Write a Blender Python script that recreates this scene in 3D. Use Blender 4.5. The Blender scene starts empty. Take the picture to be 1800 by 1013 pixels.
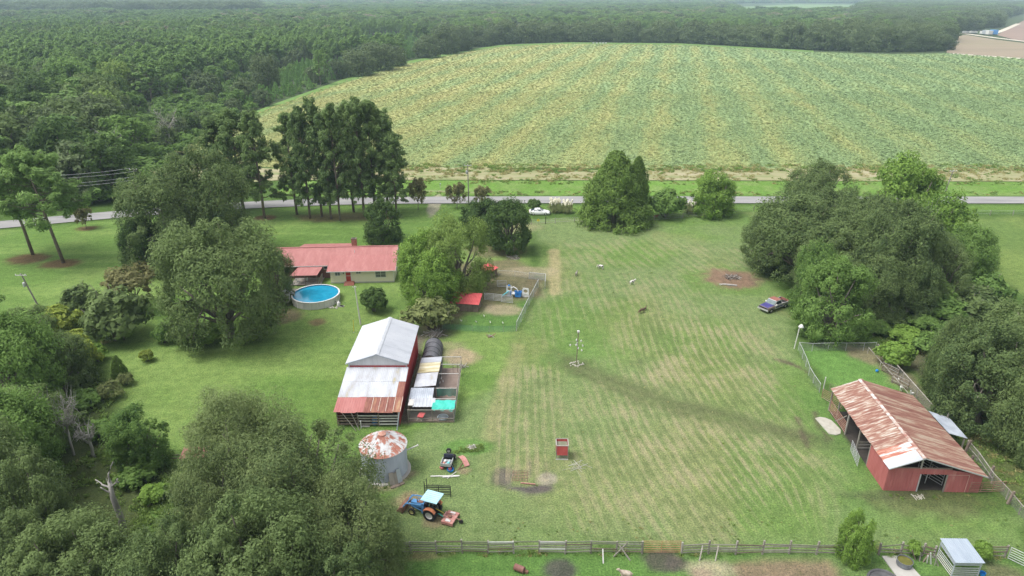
import bpy, bmesh, math, random
import numpy as np
from mathutils import Vector, Matrix
R = math.radians
sc = bpy.context.scene
COL = sc.collection

# ---------------------------------------------------------------- camera, sky, sun, exposure
CAM_H, PITCH, FPX = 46.0, R(23.1), 1216.0
cd = bpy.data.cameras.new('camera'); cam = bpy.data.objects.new('camera', cd); COL.objects.link(cam)
cam.location = (0, 0, CAM_H); cam.rotation_euler = (R(90) - PITCH, 0, 0)
cd.sensor_width = 36.0; cd.lens = 36.0 * FPX / 1800.0; cd.clip_end = 30000.0; cd.clip_start = 0.5
sc.camera = cam

SUN_EL, SUN_AZ = R(62), R(-98)          # soft high sun from the left and a little behind the trees
wd = bpy.data.worlds.new('World'); sc.world = wd; wd.use_nodes = True
nt = wd.node_tree; nt.nodes.clear()
sky = nt.nodes.new('ShaderNodeTexSky'); sky.sky_type = 'NISHITA'; sky.sun_disc = False
sky.sun_elevation = SUN_EL; sky.sun_rotation = SUN_AZ; sky.dust_density = 4.0; sky.air_density = 1.0; sky.ozone_density = 1.0
hs = nt.nodes.new('ShaderNodeHueSaturation'); hs.inputs['Saturation'].default_value = 0.22
bg = nt.nodes.new('ShaderNodeBackground'); bg.inputs['Strength'].default_value = 0.15
wo = nt.nodes.new('ShaderNodeOutputWorld')
nt.links.new(sky.outputs[0], hs.inputs['Color']); nt.links.new(hs.outputs[0], bg.inputs['Color']); nt.links.new(bg.outputs[0], wo.inputs['Surface'])
sl = bpy.data.lights.new('sun', 'SUN'); sl.energy = 1.25; sl.angle = R(24); sl.color = (1.0, 0.97, 0.92)
so = bpy.data.objects.new('sun', sl); COL.objects.link(so)
sdir = Vector((math.sin(SUN_AZ) * math.cos(SUN_EL), math.cos(SUN_AZ) * math.cos(SUN_EL), math.sin(SUN_EL)))
so.rotation_euler = sdir.to_track_quat('Z', 'Y').to_euler(); so.location = (0, 60, 120)
sc.view_settings.view_transform = 'Standard'; sc.view_settings.look = 'None'
sc.view_settings.exposure = 0.80; sc.view_settings.gamma = 1.0; sc.view_settings.use_curve_mapping = False
cy = sc.cycles
cy.max_bounces = 5; cy.diffuse_bounces = 4; cy.glossy_bounces = 2; cy.transmission_bounces = 3; cy.volume_bounces = 1; cy.transparent_max_bounces = 8
cy.use_denoising = True; cy.caustics_reflective = False; cy.caustics_refractive = False
sc.render.filter_size = 1.15
try: cy.denoising_prefilter = 'NONE'
except Exception: pass
try: cy.denoiser = 'OPENIMAGEDENOISE'; cy.denoising_input_passes = 'RGB_ALBEDO_NORMAL'
except Exception: pass

# ---------------------------------------------------------------- pixel <-> place
SP, CP = math.sin(PITCH), math.cos(PITCH)
def G(px, py, z=0.0):
    """where the sight line through a photograph pixel meets the level z"""
    a, b = (px - 900.0) / FPX, (506.5 - py) / FPX
    dx, dy, dz = a, CP + b * SP, -SP + b * CP
    t = (CAM_H - z) / -dz
    return Vector((dx * t, dy * t, z))
def depth(p): return p[1] * CP + (CAM_H - p[2]) * SP
def HT(py, Y):
    """height of the point on row py at distance Y"""
    b = (506.5 - py) / FPX
    return CAM_H + Y * (-SP + b * CP) / (CP + b * SP)
def PXA(X, Y):
    zc = Y * CP + CAM_H * SP
    return 900 + FPX * X / zc, 506.5 - FPX * (Y * SP - CAM_H * CP) / zc

# ---------------------------------------------------------------- mesh helpers
def np_mesh(name, V, F, mats=(), midx=None, smooth=False):
    V = np.asarray(V, np.float32); F = np.asarray(F, np.int32)
    me = bpy.data.meshes.new(name); k = F.shape[1]; n = len(F)
    me.vertices.add(len(V)); me.vertices.foreach_set('co', V.ravel())
    me.loops.add(n * k); me.loops.foreach_set('vertex_index', F.ravel())
    me.polygons.add(n); me.polygons.foreach_set('loop_start', np.arange(0, n * k, k, dtype=np.int32))
    if midx is not None: me.polygons.foreach_set('material_index', np.asarray(midx, np.int32))
    for m in mats: me.materials.append(m)
    me.update(calc_edges=True)
    if smooth: me.polygons.foreach_set('use_smooth', np.ones(n, bool))
    return me

class MB:
    def __init__(s): s.v = []; s.f = []; s.m = []
    def add(s, vs, fs, mi=0):
        o = len(s.v); s.v += [tuple(v) for v in vs]
        for f in fs: s.f.append(tuple(i + o for i in f)); s.m.append(mi)
        return s
    def box(s, c, d, rz=0.0, mi=0, taper=1.0):
        x, y, z = d[0] / 2, d[1] / 2, d[2] / 2; ca, sa = math.cos(rz), math.sin(rz); vs = []
        for k, (i, j) in [(k, ij) for k in (-1, 1) for ij in ((-1, -1), (1, -1), (1, 1), (-1, 1))]:
            t = taper if k > 0 else 1.0; a, b = i * x * t, j * y * t
            vs.append((c[0] + a * ca - b * sa, c[1] + a * sa + b * ca, c[2] + k * z))
        return s.add(vs, [(3, 2, 1, 0), (4, 5, 6, 7), (0, 1, 5, 4), (1, 2, 6, 5), (2, 3, 7, 6), (3, 0, 4, 7)], mi)
    def hexa(s, lo, hi, mi=0):      # eight corners: four low, four high, both counter-clockwise
        return s.add(list(lo) + list(hi), [(3, 2, 1, 0), (4, 5, 6, 7), (0, 1, 5, 4), (1, 2, 6, 5), (2, 3, 7, 6), (3, 0, 4, 7)], mi)
    def tube(s, p0, p1, r0, r1=None, n=8, mi=0, caps=True):
        p0, p1 = Vector(p0), Vector(p1); r1 = r0 if r1 is None else r1; d = (p1 - p0)
        if d.length < 1e-6: return s
        d.normalize(); a = d.orthogonal().normalized(); b = d.cross(a); vs = []
        for p, r in ((p0, r0), (p1, r1)):
            for i in range(n):
                t = 2 * math.pi * i / n; vs.append(p + a * (r * math.cos(t)) + b * (r * math.sin(t)))
        fs = [(i, (i + 1) % n, n + (i + 1) % n, n + i) for i in range(n)]
        if caps: fs += [tuple(range(n - 1, -1, -1)), tuple(range(n, 2 * n))]
        return s.add(vs, fs, mi)
    def path(s, pts, rs, n=6, mi=0):
        pts = [Vector(p) for p in pts]; vs = []; fs = []; m = len(pts)
        if not hasattr(rs, '__len__'): rs = [rs] * m
        ref = Vector((0.31, 0.17, 0.93))
        for i, p in enumerate(pts):
            d = (pts[min(i + 1, m - 1)] - pts[max(i - 1, 0)]).normalized()
            a = d.cross(ref)
            if a.length < 0.05: a = d.orthogonal()
            a.normalize(); b = d.cross(a)
            for j in range(n):
                t = 2 * math.pi * j / n; vs.append(p + (a * math.cos(t) + b * math.sin(t)) * rs[i])
        for i in range(m - 1):
            for j in range(n): fs.append((i * n + j, i * n + (j + 1) % n, (i + 1) * n + (j + 1) % n, (i + 1) * n + j))
        fs += [tuple(range(n - 1, -1, -1)), tuple(range((m - 1) * n, m * n))]
        return s.add(vs, fs, mi)
    def lathe(s, c, prof, n=24, mi=0, a0=0.0, a1=2 * math.pi):
        full = abs(a1 - a0 - 2 * math.pi) < 1e-6; k = n if full else n + 1; vs = []
        for r, z in prof:
            for i in range(k):
                t = a0 + (a1 - a0) * i / n; vs.append((c[0] + r * math.cos(t), c[1] + r * math.sin(t), c[2] + z))
        fs = []
        for q in range(len(prof) - 1):
            for i in range(n):
                j = (i + 1) % k; fs.append((q * k + i, q * k + j, (q + 1) * k + j, (q + 1) * k + i))
        return s.add(vs, fs, mi)
    def sphere(s, c, r, n=10, m=6, mi=0):
        if not hasattr(r, '__len__'): r = (r, r, r)
        vs = [(c[0], c[1], c[2] - r[2])]
        for i in range(1, m):
            ph = -math.pi / 2 + math.pi * i / m
            for j in range(n):
                t = 2 * math.pi * j / n; vs.append((c[0] + r[0] * math.cos(ph) * math.cos(t), c[1] + r[1] * math.cos(ph) * math.sin(t), c[2] + r[2] * math.sin(ph)))
        vs.append((c[0], c[1], c[2] + r[2])); fs = []
        for j in range(n): fs.append((0, 1 + (j + 1) % n, 1 + j)); fs.append((len(vs) - 1, 1 + (m - 2) * n + j, 1 + (m - 2) * n + (j + 1) % n))
        for i in range(m - 2):
            for j in range(n): fs.append((1 + i * n + j, 1 + i * n + (j + 1) % n, 1 + (i + 1) * n + (j + 1) % n, 1 + (i + 1) * n + j))
        return s.add(vs, fs, mi)
    def extrude(s, poly, y0, y1, mi=0, axis='y'):       # poly of (x, z) pairs drawn counter-clockwise seen from -y
        n = len(poly)
        if axis == 'y': vs = [(x, y0, z) for x, z in poly] + [(x, y1, z) for x, z in poly]
        else: vs = [(y0, x, z) for x, z in poly] + [(y1, x, z) for x, z in poly]
        fs = [tuple(range(n)), tuple(range(2 * n - 1, n - 1, -1))] + [(i, n + i, n + (i + 1) % n, (i + 1) % n) for i in range(n)]
        if axis != 'y': fs = [tuple(reversed(f)) for f in fs]
        return s.add(vs, fs, mi)
    def mesh(s, name, mats, smooth=False):
        me = bpy.data.meshes.new(name); me.from_pydata(s.v, [], s.f)
        for m in (mats if isinstance(mats, (list, tuple)) else [mats]): me.materials.append(m)
        me.polygons.foreach_set('material_index', s.m)
        if smooth: me.polygons.foreach_set('use_smooth', [True] * len(s.f))
        me.update(); return me
    def build(s, name, mats, parent=None, smooth=False):
        return put(s.mesh(name, mats, smooth), name, parent)

def put(me, name, parent=None, loc=(0, 0, 0), rot=(0, 0, 0), scale=(1, 1, 1)):
    o = bpy.data.objects.new(name, me); COL.objects.link(o); o.parent = parent
    o.location = loc; o.rotation_euler = rot; o.scale = scale if hasattr(scale, '__len__') else (scale,) * 3
    return o
def tag(o, label=None, cat=None, group=None, kind=None):
    if label: o['label'] = label
    if cat: o['category'] = cat
    if group: o['group'] = group
    if kind: o['kind'] = kind
    return o
def thing(name, label, cat, loc=(0, 0, 0), rz=0.0, group=None):
    o = bpy.data.objects.new(name, None); COL.objects.link(o); o.location = loc; o.rotation_euler = (0, 0, rz); o.empty_display_size = 0.3
    return tag(o, label, cat, group)
_unit = {}
def _ub(mat):
    if ('b', mat.name) not in _unit: _unit['b', mat.name] = MB().box((0, 0, 0), (1, 1, 1)).mesh('board', mat)
    return _unit['b', mat.name]
def _uc(mat):
    if ('c', mat.name) not in _unit: _unit['c', mat.name] = MB().tube((-.5, 0, 0), (.5, 0, 0), 1, n=8).mesh('pipe', mat, False)
    return _unit['c', mat.name]
def bar(name, p0, p1, w, h, mat, parent=None, roll=0.0):
    """a board from p0 to p1, w across, h high"""
    p0, p1 = Vector(p0), Vector(p1); d = p1 - p0
    o = put(_ub(mat), name, parent, (p0 + p1) / 2)
    o.rotation_euler = d.to_track_quat('X', 'Z').to_euler(); o.scale = (d.length, w, h); return o
def pipe(name, p0, p1, r, mat, parent=None):
    p0, p1 = Vector(p0), Vector(p1); d = p1 - p0
    o = put(_uc(mat), name, parent, (p0 + p1) / 2)
    o.rotation_euler = d.to_track_quat('X', 'Z').to_euler(); o.scale = (d.length, r, r); return o
def block(name, c, d, mat, parent=None, rz=0.0):
    o = put(_ub(mat), name, parent, c, (0, 0, rz), d); return o

# ---------------------------------------------------------------- materials
def nodes(m): return m.node_tree.nodes, m.node_tree.links
def base_mat(name, rgb, rough=0.8, metal=0.0, spec=0.3):
    m = bpy.data.materials.new(name); m.use_nodes = True; b = m.node_tree.nodes['Principled BSDF']
    b.inputs['Base Color'].default_value = (*rgb, 1); b.inputs['Roughness'].default_value = rough; b.inputs['Metallic'].default_value = metal
    b.inputs['Specular IOR Level'].default_value = spec
    return m, b
def rampnode(N, stops, inter='LINEAR'):
    r = N.new('ShaderNodeValToRGB'); e = r.color_ramp.elements; r.color_ramp.interpolation = inter
    while len(e) < len(stops): e.new(0.5)
    for i, (p, c) in enumerate(stops): e[i].position = p; e[i].color = (*c, 1) if len(c) == 3 else c
    return r
def noise(N, L, scale, detail=4, rough=0.6, vec=None, dist=0.0):
    n = N.new('ShaderNodeTexNoise'); n.inputs['Scale'].default_value = scale; n.inputs['Detail'].default_value = detail
    n.inputs['Roughness'].default_value = rough; n.inputs['Distortion'].default_value = dist
    if vec is not None: L.new(vec, n.inputs['Vector'])
    return n
def worn(name, stops, scale=1.2, rough=0.85, metal=0.0, stretch=(1, 1, 1), bump=0.0, detail=6, world=True, rand=0.0, spec=0.3, inter='LINEAR', dist=0.0):
    """colour wanders along a ramp with noise; rand shifts it object by object"""
    m, b = base_mat(name, stops[0][1], rough, metal, spec); N, L = nodes(m)
    if world: g = N.new('ShaderNodeNewGeometry'); src = g.outputs['Position']
    else: g = N.new('ShaderNodeTexCoord'); src = g.outputs['Object']
    mp = N.new('ShaderNodeMapping'); mp.inputs['Scale'].default_value = stretch; L.new(src, mp.inputs['Vector'])
    n = noise(N, L, scale, detail, 0.62, mp.outputs[0], dist); fac = n.outputs['Fac']
    if rand:
        oi = N.new('ShaderNodeObjectInfo'); ma = N.new('ShaderNodeMath'); ma.operation = 'MULTIPLY_ADD'
        L.new(oi.outputs['Random'], ma.inputs[0]); ma.inputs[1].default_value = rand; ma.inputs[2].default_value = -rand / 2
        ad = N.new('ShaderNodeMath'); ad.operation = 'ADD'; L.new(fac, ad.inputs[0]); L.new(ma.outputs[0], ad.inputs[1]); fac = ad.outputs[0]
    r = rampnode(N, stops, inter); L.new(fac, r.inputs[0]); L.new(r.outputs[0], b.inputs['Base Color'])
    if bump:
        bp = N.new('ShaderNodeBump'); bp.inputs['Strength'].default_value = bump; bp.inputs['Distance'].default_value = 0.05
        L.new(n.outputs['Fac'], bp.inputs['Height']); L.new(bp.outputs[0], b.inputs['Normal'])
    return m
def leafmat(name, lo, hi, trans=0.40, rand=0.45, scale=0.5, rough=0.6, objr=0.35):
    """leaf colour: differs leaf by leaf, clump by clump and tree by tree"""
    lo = tuple(c * k for c, k in zip(lo, (1.6, 1.6, 1.3))); hi = tuple(c * k for c, k in zip(hi, (1.62, 1.66, 1.28)))
    m = bpy.data.materials.new(name); m.use_nodes = True; N, L = nodes(m); N.clear()
    g = N.new('ShaderNodeNewGeometry'); oi = N.new('ShaderNodeObjectInfo')
    n = noise(N, L, scale, 2, 0.6, g.outputs['Position'])
    a = N.new('ShaderNodeMath'); a.operation = 'MULTIPLY_ADD'; L.new(g.outputs['Random Per Island'], a.inputs[0]); a.inputs[1].default_value = rand; L.new(n.outputs['Fac'], a.inputs[2])
    c = N.new('ShaderNodeMath'); c.operation = 'MULTIPLY_ADD'; L.new(oi.outputs['Random'], c.inputs[0]); c.inputs[1].default_value = objr; L.new(a.outputs[0], c.inputs[2])
    r = rampnode(N, [(0.42, lo), (1.0, hi)]); L.new(c.outputs[0], r.inputs[0])
    d = N.new('ShaderNodeBsdfPrincipled'); d.inputs['Roughness'].default_value = rough; d.inputs['Specular IOR Level'].default_value = 0.08; L.new(r.outputs[0], d.inputs['Base Color'])
    t = N.new('ShaderNodeBsdfTranslucent'); L.new(r.outputs[0], t.inputs['Color'])
    mx = N.new('ShaderNodeMixShader'); mx.inputs[0].default_value = trans; L.new(d.outputs[0], mx.inputs[1]); L.new(t.outputs[0], mx.inputs[2])
    o = N.new('ShaderNodeOutputMaterial'); L.new(mx.outputs[0], o.inputs['Surface'])
    return m
# ---------------------------------------------------------------- numpy noise for laying out the ground
def _hash(ix, iy, seed):
    h = (ix.astype(np.int64) * 374761393 + iy.astype(np.int64) * 668265263 + seed * 1442695041) & 0xffffffff
    h = ((h ^ (h >> 13)) * 1274126177) & 0xffffffff
    return ((h ^ (h >> 16)) & 0xffff) / 65535.0
def vnoise(x, y, seed=0):
    ix, iy = np.floor(x), np.floor(y); fx, fy = x - ix, y - iy
    fx = fx * fx * (3 - 2 * fx); fy = fy * fy * (3 - 2 * fy)
    a, b, c, d = _hash(ix, iy, seed), _hash(ix + 1, iy, seed), _hash(ix, iy + 1, seed), _hash(ix + 1, iy + 1, seed)
    return (a * (1 - fx) + b * fx) * (1 - fy) + (c * (1 - fx) + d * fx) * fy
def fbm(x, y, seed=0, oct=4):
    s = 0; a = 0.5; t = 0
    for k in range(oct): s = s + a * vnoise(x * 2 ** k, y * 2 ** k, seed + k * 17); t += a; a *= 0.55
    return s / t
def sstep(a, b, x): t = np.clip((x - a) / (b - a), 0, 1); return t * t * (3 - 2 * t)
def sdist(X, Y, poly):
    """distance to a polygon, negative inside"""
    d = np.full(X.shape, 1e9); inside = np.zeros(X.shape, bool); n = len(poly)
    for i in range(n):
        ax, ay = poly[i]; bx, by = poly[(i + 1) % n]; ex, ey = bx - ax, by - ay
        t = np.clip(((X - ax) * ex + (Y - ay) * ey) / (ex * ex + ey * ey + 1e-9), 0, 1)
        d = np.minimum(d, np.hypot(X - ax - t * ex, Y - ay - t * ey))
        inside ^= ((ay > Y) != (by > Y)) & (X < (bx - ax) * (Y - ay) / (by - ay + 1e-12) + ax)
    return np.where(inside, -d, d)
def ldist(X, Y, pts):
    d = np.full(X.shape, 1e9)
    for (ax, ay), (bx, by) in zip(pts[:-1], pts[1:]):
        ex, ey = bx - ax, by - ay; t = np.clip(((X - ax) * ex + (Y - ay) * ey) / (ex * ex + ey * ey + 1e-9), 0, 1)
        d = np.minimum(d, np.hypot(X - ax - t * ex, Y - ay - t * ey))
    return d
def W(pts): return [tuple(G(*p)[:2]) for p in pts]

# ---------------------------------------------------------------- the farm's grass: one fine sheet, colour per spot
xs = np.concatenate([np.arange(-190, -75, 1.0), np.arange(-75, 85, 0.42), np.arange(85, 190.1, 1.0)])
ys = [26.0]
while ys[-1] < 205: ys.append(ys[-1] + (0.30 if ys[-1] < 80 else 0.30 + (ys[-1] - 80) * 0.006))
ys = np.array(ys); GX, GY = np.meshgrid(xs, ys); nx, ny = len(xs), len(ys)
n1 = fbm(GX * .08, GY * .08, 1); n2 = fbm(GX * .35, GY * .35, 5); n3 = fbm(GX * 1.6, GY * 1.1, 9, 3); n4 = fbm(GX * .03, GY * .03, 21)
C = np.zeros(GX.shape + (3,))
LAWN = np.array((.115, .200, .048)); LAWN2 = np.array((.165, .245, .070)); PAST = np.array((.152, .212, .082)); STRAW = np.array((.290, .262, .140)); DIRT = np.array((.200, .150, .110)); MUD = np.array((.085, .072, .062)); LUSH = np.array((.098, .190, .048)); ROUGHG = np.array((.070, .125, .030)); DRY = np.array((.235, .220, .105))
def mix(col, m): global C; m = np.clip(m, 0, 1)[..., None]; C = C * (1 - m) + np.asarray(col) * m
def poly_mask(pts, soft=2.0, amp=2.0, nz=None):
    d = sdist(GX, GY, W(pts)) + ((n2 if nz is None else nz) - .5) * 2 * amp
    return 1 - sstep(-soft, soft, d)
def line_mask(pts, w, soft=.5, amp=.6):
    d = ldist(GX, GY, W(pts)) + (n2 - .5) * 2 * amp
    return 1 - sstep(w - soft, w + soft, d)
def spot(px, py, rx, ry, soft=.35, amp=.5):
    c = G(px, py); d = np.hypot((GX - c.x) / rx, (GY - c.y) / ry) + (n3 - .5) * amp + (n2 - .5) * amp
    return 1 - sstep(1 - soft, 1 + soft, d)
C[:] = ROUGHG
# house lawn on the left
lawn = poly_mask([(-150, 420), (110, 396), (230, 384), (500, 366), (780, 362), (935, 385), (900, 640), (880, 760), (700, 760), (690, 900), (330, 830), (230, 760), (170, 640), (150, 560), (0, 560), (-250, 560)], 1.5, 1.0)
mix(LAWN, lawn); mix(LAWN2, lawn * sstep(.36, .68, n1) * .9); mix(LAWN2 * 1.12, lawn * sstep(.5, .7, fbm(GX * .04, GY * .55, 31)) * .55)
mix(np.array((.09, .165, .04)), lawn * sstep(.55, .8, fbm(GX * .05, GY * .4, 37)) * .5)
# the mown pasture
past = poly_mask([(935, 386), (1330, 372), (1320, 440), (1390, 560), (1400, 620), (1480, 760), (1560, 880), (1790, 905), (1790, 960), (690, 955), (690, 890), (730, 760), (900, 660), (905, 570), (960, 500)], 1.2, 1.2)
mix(PAST, past); mix(LAWN, past * sstep(.42, .7, n1) * .8); mix(DRY, past * sstep(.5, .72, fbm(GX * .11 + 40, GY * .07, 13)) * .25)
PH = np.zeros(GX.shape); PM = np.zeros(GX.shape)
def rows(u, width, seed, m, amt):
    """lay a set of mower passes: u counts metres across them"""
    global PH, PM
    ph = u / width + (fbm(GX * .03, GY * .03, seed) - .5) * 2.0; m = m * amt; q = m > PM; PH = np.where(q, ph, PH); PM = np.maximum(PM, m)
# mown rows that swing round, right of the martin pole
cyb = 60.0; cur = lambda y: -.25 * (y - 50) + .0035 * (y - 50) ** 2; cxb = 15.5 + cur(GY) - cur(cyb); bend = np.where(GX > cxb, np.hypot(GX - cxb, np.clip(cyb - GY, 0, 99) * 1.1 * sstep(5, 13, GX - cxb)), GX - cxb)
mA = poly_mask([(1090, 540), (1330, 570), (1395, 690), (1462, 830), (1440, 925), (1250, 940), (1080, 780), (1040, 640)], 4.0, 4.0, n1)
rows(bend, 1.15, 51, mA, 1.0); mix(DRY, mA * .12); mix(LUSH, mA * sstep(.55, .8, n1) * .3)
mB = poly_mask([(885, 650), (990, 640), (992, 760), (960, 850), (860, 850), (872, 740)], 1.2, 1.2)
rows(GX - .01 * GY, 1.05, 71, mB, .8); mix(DRY, mB * .12)
mC = poly_mask([(985, 425), (1150, 415), (1320, 440), (1320, 475), (1150, 478), (990, 470)], 3.0, 3.0)
rows(GX * .9 + GY * .25, 1.5, 81, mC, .6)
mD = poly_mask([(960, 480), (1230, 490), (1300, 560), (1090, 560), (960, 640), (920, 640)], 5.0, 5.0, n1)
rows(GX + .04 * GY + .006 * (GX - 15) ** 2, 1.35, 91, mD, .6)
mE = poly_mask([(1000, 600), (1120, 620), (1090, 700), (1000, 640)], 3.0, 3.0); mix(LUSH * 1.2, mE * .35)
mF = poly_mask([(1040, 700), (1200, 800), (1230, 930), (1000, 930), (1000, 800)], 4.0, 4.0, n1); rows(bend, 1.15, 51, mF, .75)
# the turning lane along the bottom fence and the barn side stay green
mix(LUSH, poly_mask([(1400, 700), (1470, 690), (1560, 860), (1500, 935), (1470, 830)], 2.5, 2.5) * .6)
mix(PAST * .9, poly_mask([(690, 880), (900, 900), (1200, 945), (1780, 930), (1780, 965), (690, 960)], 1.5, 1.5) * .5)
# straw coloured track beside the chain link pen, worn wheel lines
mix(STRAW * 1.05, line_mask([(974, 440), (976, 515)], 1.0, .5, .5) * .9); mix(STRAW, line_mask([(912, 610), (880, 700), (862, 770)], 1.0, .8, .6) * .45)
# wet dark track across the pasture
trk = np.maximum(line_mask([(985, 626), (1060, 662), (1150, 702), (1260, 732), (1370, 756), (1450, 778)], 2.2, 1.6, 2.0), mE * .7); PM *= 1 - .85 * trk; mix((.105, .132, .058), line_mask([(985, 626), (1060, 662), (1150, 702), (1260, 732), (1370, 756), (1450, 778)], 1.6, 1.4, 1.8) * .55)
for off in (0, 14): mix((.085, .098, .048), line_mask([(1000, 632 + off), (1060, 662 + off), (1150, 700 + off), (1260, 728 + off), (1370, 752 + off * .4), (1450, 775)], .5, .6, 1.2) * .75 * sstep(.25, .55, n3))
mix(np.array((.12, .145, .062)), poly_mask([(1000, 630), (1100, 662), (1260, 716), (1400, 750), (1450, 790), (1300, 765), (1130, 722), (1010, 655)], 1.5, 2.5) * .5)
for pts in ([(1400, 735), (1410, 760), (1420, 785)], [(1432, 725), (1440, 755), (1460, 772)], [(1365, 632), (1405, 645)], [(1390, 640), (1420, 655)]): mix((.10, .075, .06), line_mask(pts, .28, .25, .5) * .7)
# lush pen north of the barn, scratched pen by the sheds
mix(LUSH * 1.15, poly_mask([(1405, 612), (1540, 615), (1600, 690), (1470, 690)], 1.0, 1.0)); mix(DIRT * 1.15, poly_mask([(1490, 612), (1545, 612), (1600, 680), (1585, 690), (1545, 640), (1490, 626)], 1.0, 1.5) * .75)
mix(DIRT, poly_mask([(1535, 605), (1560, 605), (1650, 725), (1620, 715)], .8, .8) * .7)
mix(LUSH * .95, poly_mask([(800, 552), (900, 540), (932, 525), (908, 580), (770, 583)], 1.0, 1.0)); mix(DIRT * .8, poly_mask([(770, 470), (900, 455), (950, 490), (945, 520), (850, 545), (770, 560)], 1.5, 2.0) * .75)
mix((.33, .28, .19), spot(880, 545, 3.2, 2.0) * .8); mix((.33, .28, .19), spot(930, 478, 5, 2.2) * .6); mix((.30, .25, .17), spot(905, 400, 5, 4) * .5)
mix(DIRT * .7, spot(870, 440, 6, 4) * .7)
# bare and ashen places
mix((.135, .118, .112), poly_mask([(872, 826), (905, 832), (900, 856), (930, 858), (970, 850), (975, 862), (930, 868), (890, 862), (878, 845)], .5, .8)); mix((.10, .088, .085), poly_mask([(895, 855), (970, 852), (968, 864), (930, 867), (895, 862)], .3, .4)); mix((.31, .275, .23), spot(962, 842, 1.1, 1.0, .3, .4) * .8); mix((.11, .10, .085), spot(882, 838, 1.0, 1.6) * .8)
for px in (932, 957): mix((.13, .12, .09), line_mask([(px - 2, 812), (px + 1, 838)], .22, .2, .3) * .8)
mix((.21, .135, .10), spot(1285, 490, 5.2, 4.4, .3, .5) * .95); mix((.05, .045, .045), spot(1287, 487, 1.3, 1.2) * .8); mix((.13, .09, .07), line_mask([(1315, 487), (1328, 502)], .3, .3, .4) * .8)
for p, r in (((48, 455), 3.6), ((105, 464), 3.2), ((152, 402), 2.0), ((466, 383), 2.5)): mix((.125, .075, .045), spot(*p, r, r * .8, .25, .35) * .9)
mix((.13, .08, .05), poly_mask([(520, 378), (600, 376), (690, 374), (700, 384), (600, 390), (530, 388)], 1.5, 1.5) * .7)
mix((.18, .12, .075), spot(557, 567, 1.4, 1.2) * .8); mix((.17, .11, .09), spot(500, 555, 2.8, 2.5) * .7); mix((.13, .10, .08), spot(520, 520, 6, 4) * .5)
mix(np.array((.15, .13, .11)), poly_mask([(722, 590), (745, 590), (722, 745), (700, 745)], .4, .4) * .9); mix((.34, .27, .18), spot(812, 628, 2.4, 2.4, .3, .4) * .9)
mix((.27, .23, .155), spot(785, 612, 3.0, 2.0) * .5); mix(MUD * 1.3, spot(755, 585, 3.5, 2.2) * .7); mix(DIRT * .8, spot(765, 560, 4, 3) * .6)
mix(LUSH * 1.1, spot(822, 786, 2.9, 1.5, .2, .3) * .9); mix((.27, .21, .13), spot(722, 882, 1.5, 1.3) * .8); mix((.24, .185, .12), spot(767, 915, 1.3, 1.0) * .8); mix((.25, .20, .13), spot(815, 828, .7, .5) * .8); mix((.25, .21, .14), line_mask([(640, 862), (690, 855), (722, 832)], .5, .4, .3) * .8)
mix((.26, .22, .15), spot(832, 787, .9, .7) * .7)
# below the bottom fence
mix(LUSH * .95, poly_mask([(640, 974), (1800, 974), (1900, 1120), (500, 1120)], .6, .6)); mix(PAST, poly_mask([(640, 974), (1800, 974), (1900, 1120), (500, 1120)], .6, .6) * sstep(.5, .7, n1) * .6)
mix((.072, .068, .064), spot(985, 1002, 1.4, 1.3, .3, .3) * .9); mix((.075, .065, .06), spot(1165, 985, 1.8, 1.3, .3, .4) * .85); mix((.075, .065, .06), spot(1188, 990, 1.0, 1.0, .3, .4) * .7)
mix((.20, .135, .105), poly_mask([(1285, 992), (1350, 985), (1450, 985), (1475, 1000), (1470, 1030), (1300, 1030)], .7, .8) * .8); mix((.33, .29, .21), spot(1250, 1003, 2.0, 1.3, .3, .4) * .75); mix((.25, .17, .14), spot(1235, 1008, .9, .7) * .5)
mix((.19, .15, .09), poly_mask([(690, 974), (800, 974), (790, 982), (690, 984)], .4, .6) * .7); mix((.14, .12, .08), poly_mask([(1730, 985), (1800, 1000), (1820, 1060), (1700, 1060)], .6, .6) * .7)
# wild strip round the barn, pond muck, right meadow
mix((.115, .18, .05), poly_mask([(1660, 385), (1900, 380), (2000, 560), (1760, 510), (1730, 440)], 3, 2)); mix((.15, .21, .06), poly_mask([(1660, 385), (1900, 380), (2000, 560), (1760, 510), (1730, 440)], 3, 2) * sstep(.45, .7, n1) * .8)
mix((.085, .155, .036), poly_mask([(1500, 545), (1560, 540), (1700, 580), (1700, 680), (1600, 640), (1520, 600)], 2, 2)); mix((.10, .085, .06), spot(1625, 640, 2.6, 6) * .8)
mix((.075, .062, .05), poly_mask([(1478, 760), (1500, 756), (1520, 790), (1510, 800), (1490, 775)], .4, .6) * .9); mix((.10, .11, .045), poly_mask([(1690, 690), (1760, 760), (1800, 830), (1800, 900), (1720, 830), (1670, 740)], 1.2, 1.5) * .7)
mix((.10, .085, .05), spot(1640, 880, 6, 2.5) * .5); mix((.07, .06, .045), spot(1560, 870, 5, .8) * .35)
# verge by the road
verge = poly_mask([(500, 317), (2000, 320), (2000, 345), (490, 343)], .8, .8); mix((.125, .235, .045), verge * .95); mix((.17, .25, .075), verge * sstep(.4, .7, n2) * .8)
fore = poly_mask([(480, 362), (2000, 361), (2000, 372), (480, 372)], 1.0, .8); mix((.12, .21, .045), fore * .8)
mix((.34, .31, .245), spot(764, 360, 1.5, 9, .2, .35) * .8); mix((.30, .27, .20), line_mask([(690, 338), (760, 336), (840, 339)], .6, .6, 1.2) * .6)
mix((.16, .14, .10), line_mask([(930, 394), (1010, 388), (1140, 388), (1290, 372)], .35, .3, .4) * .35)
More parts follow.
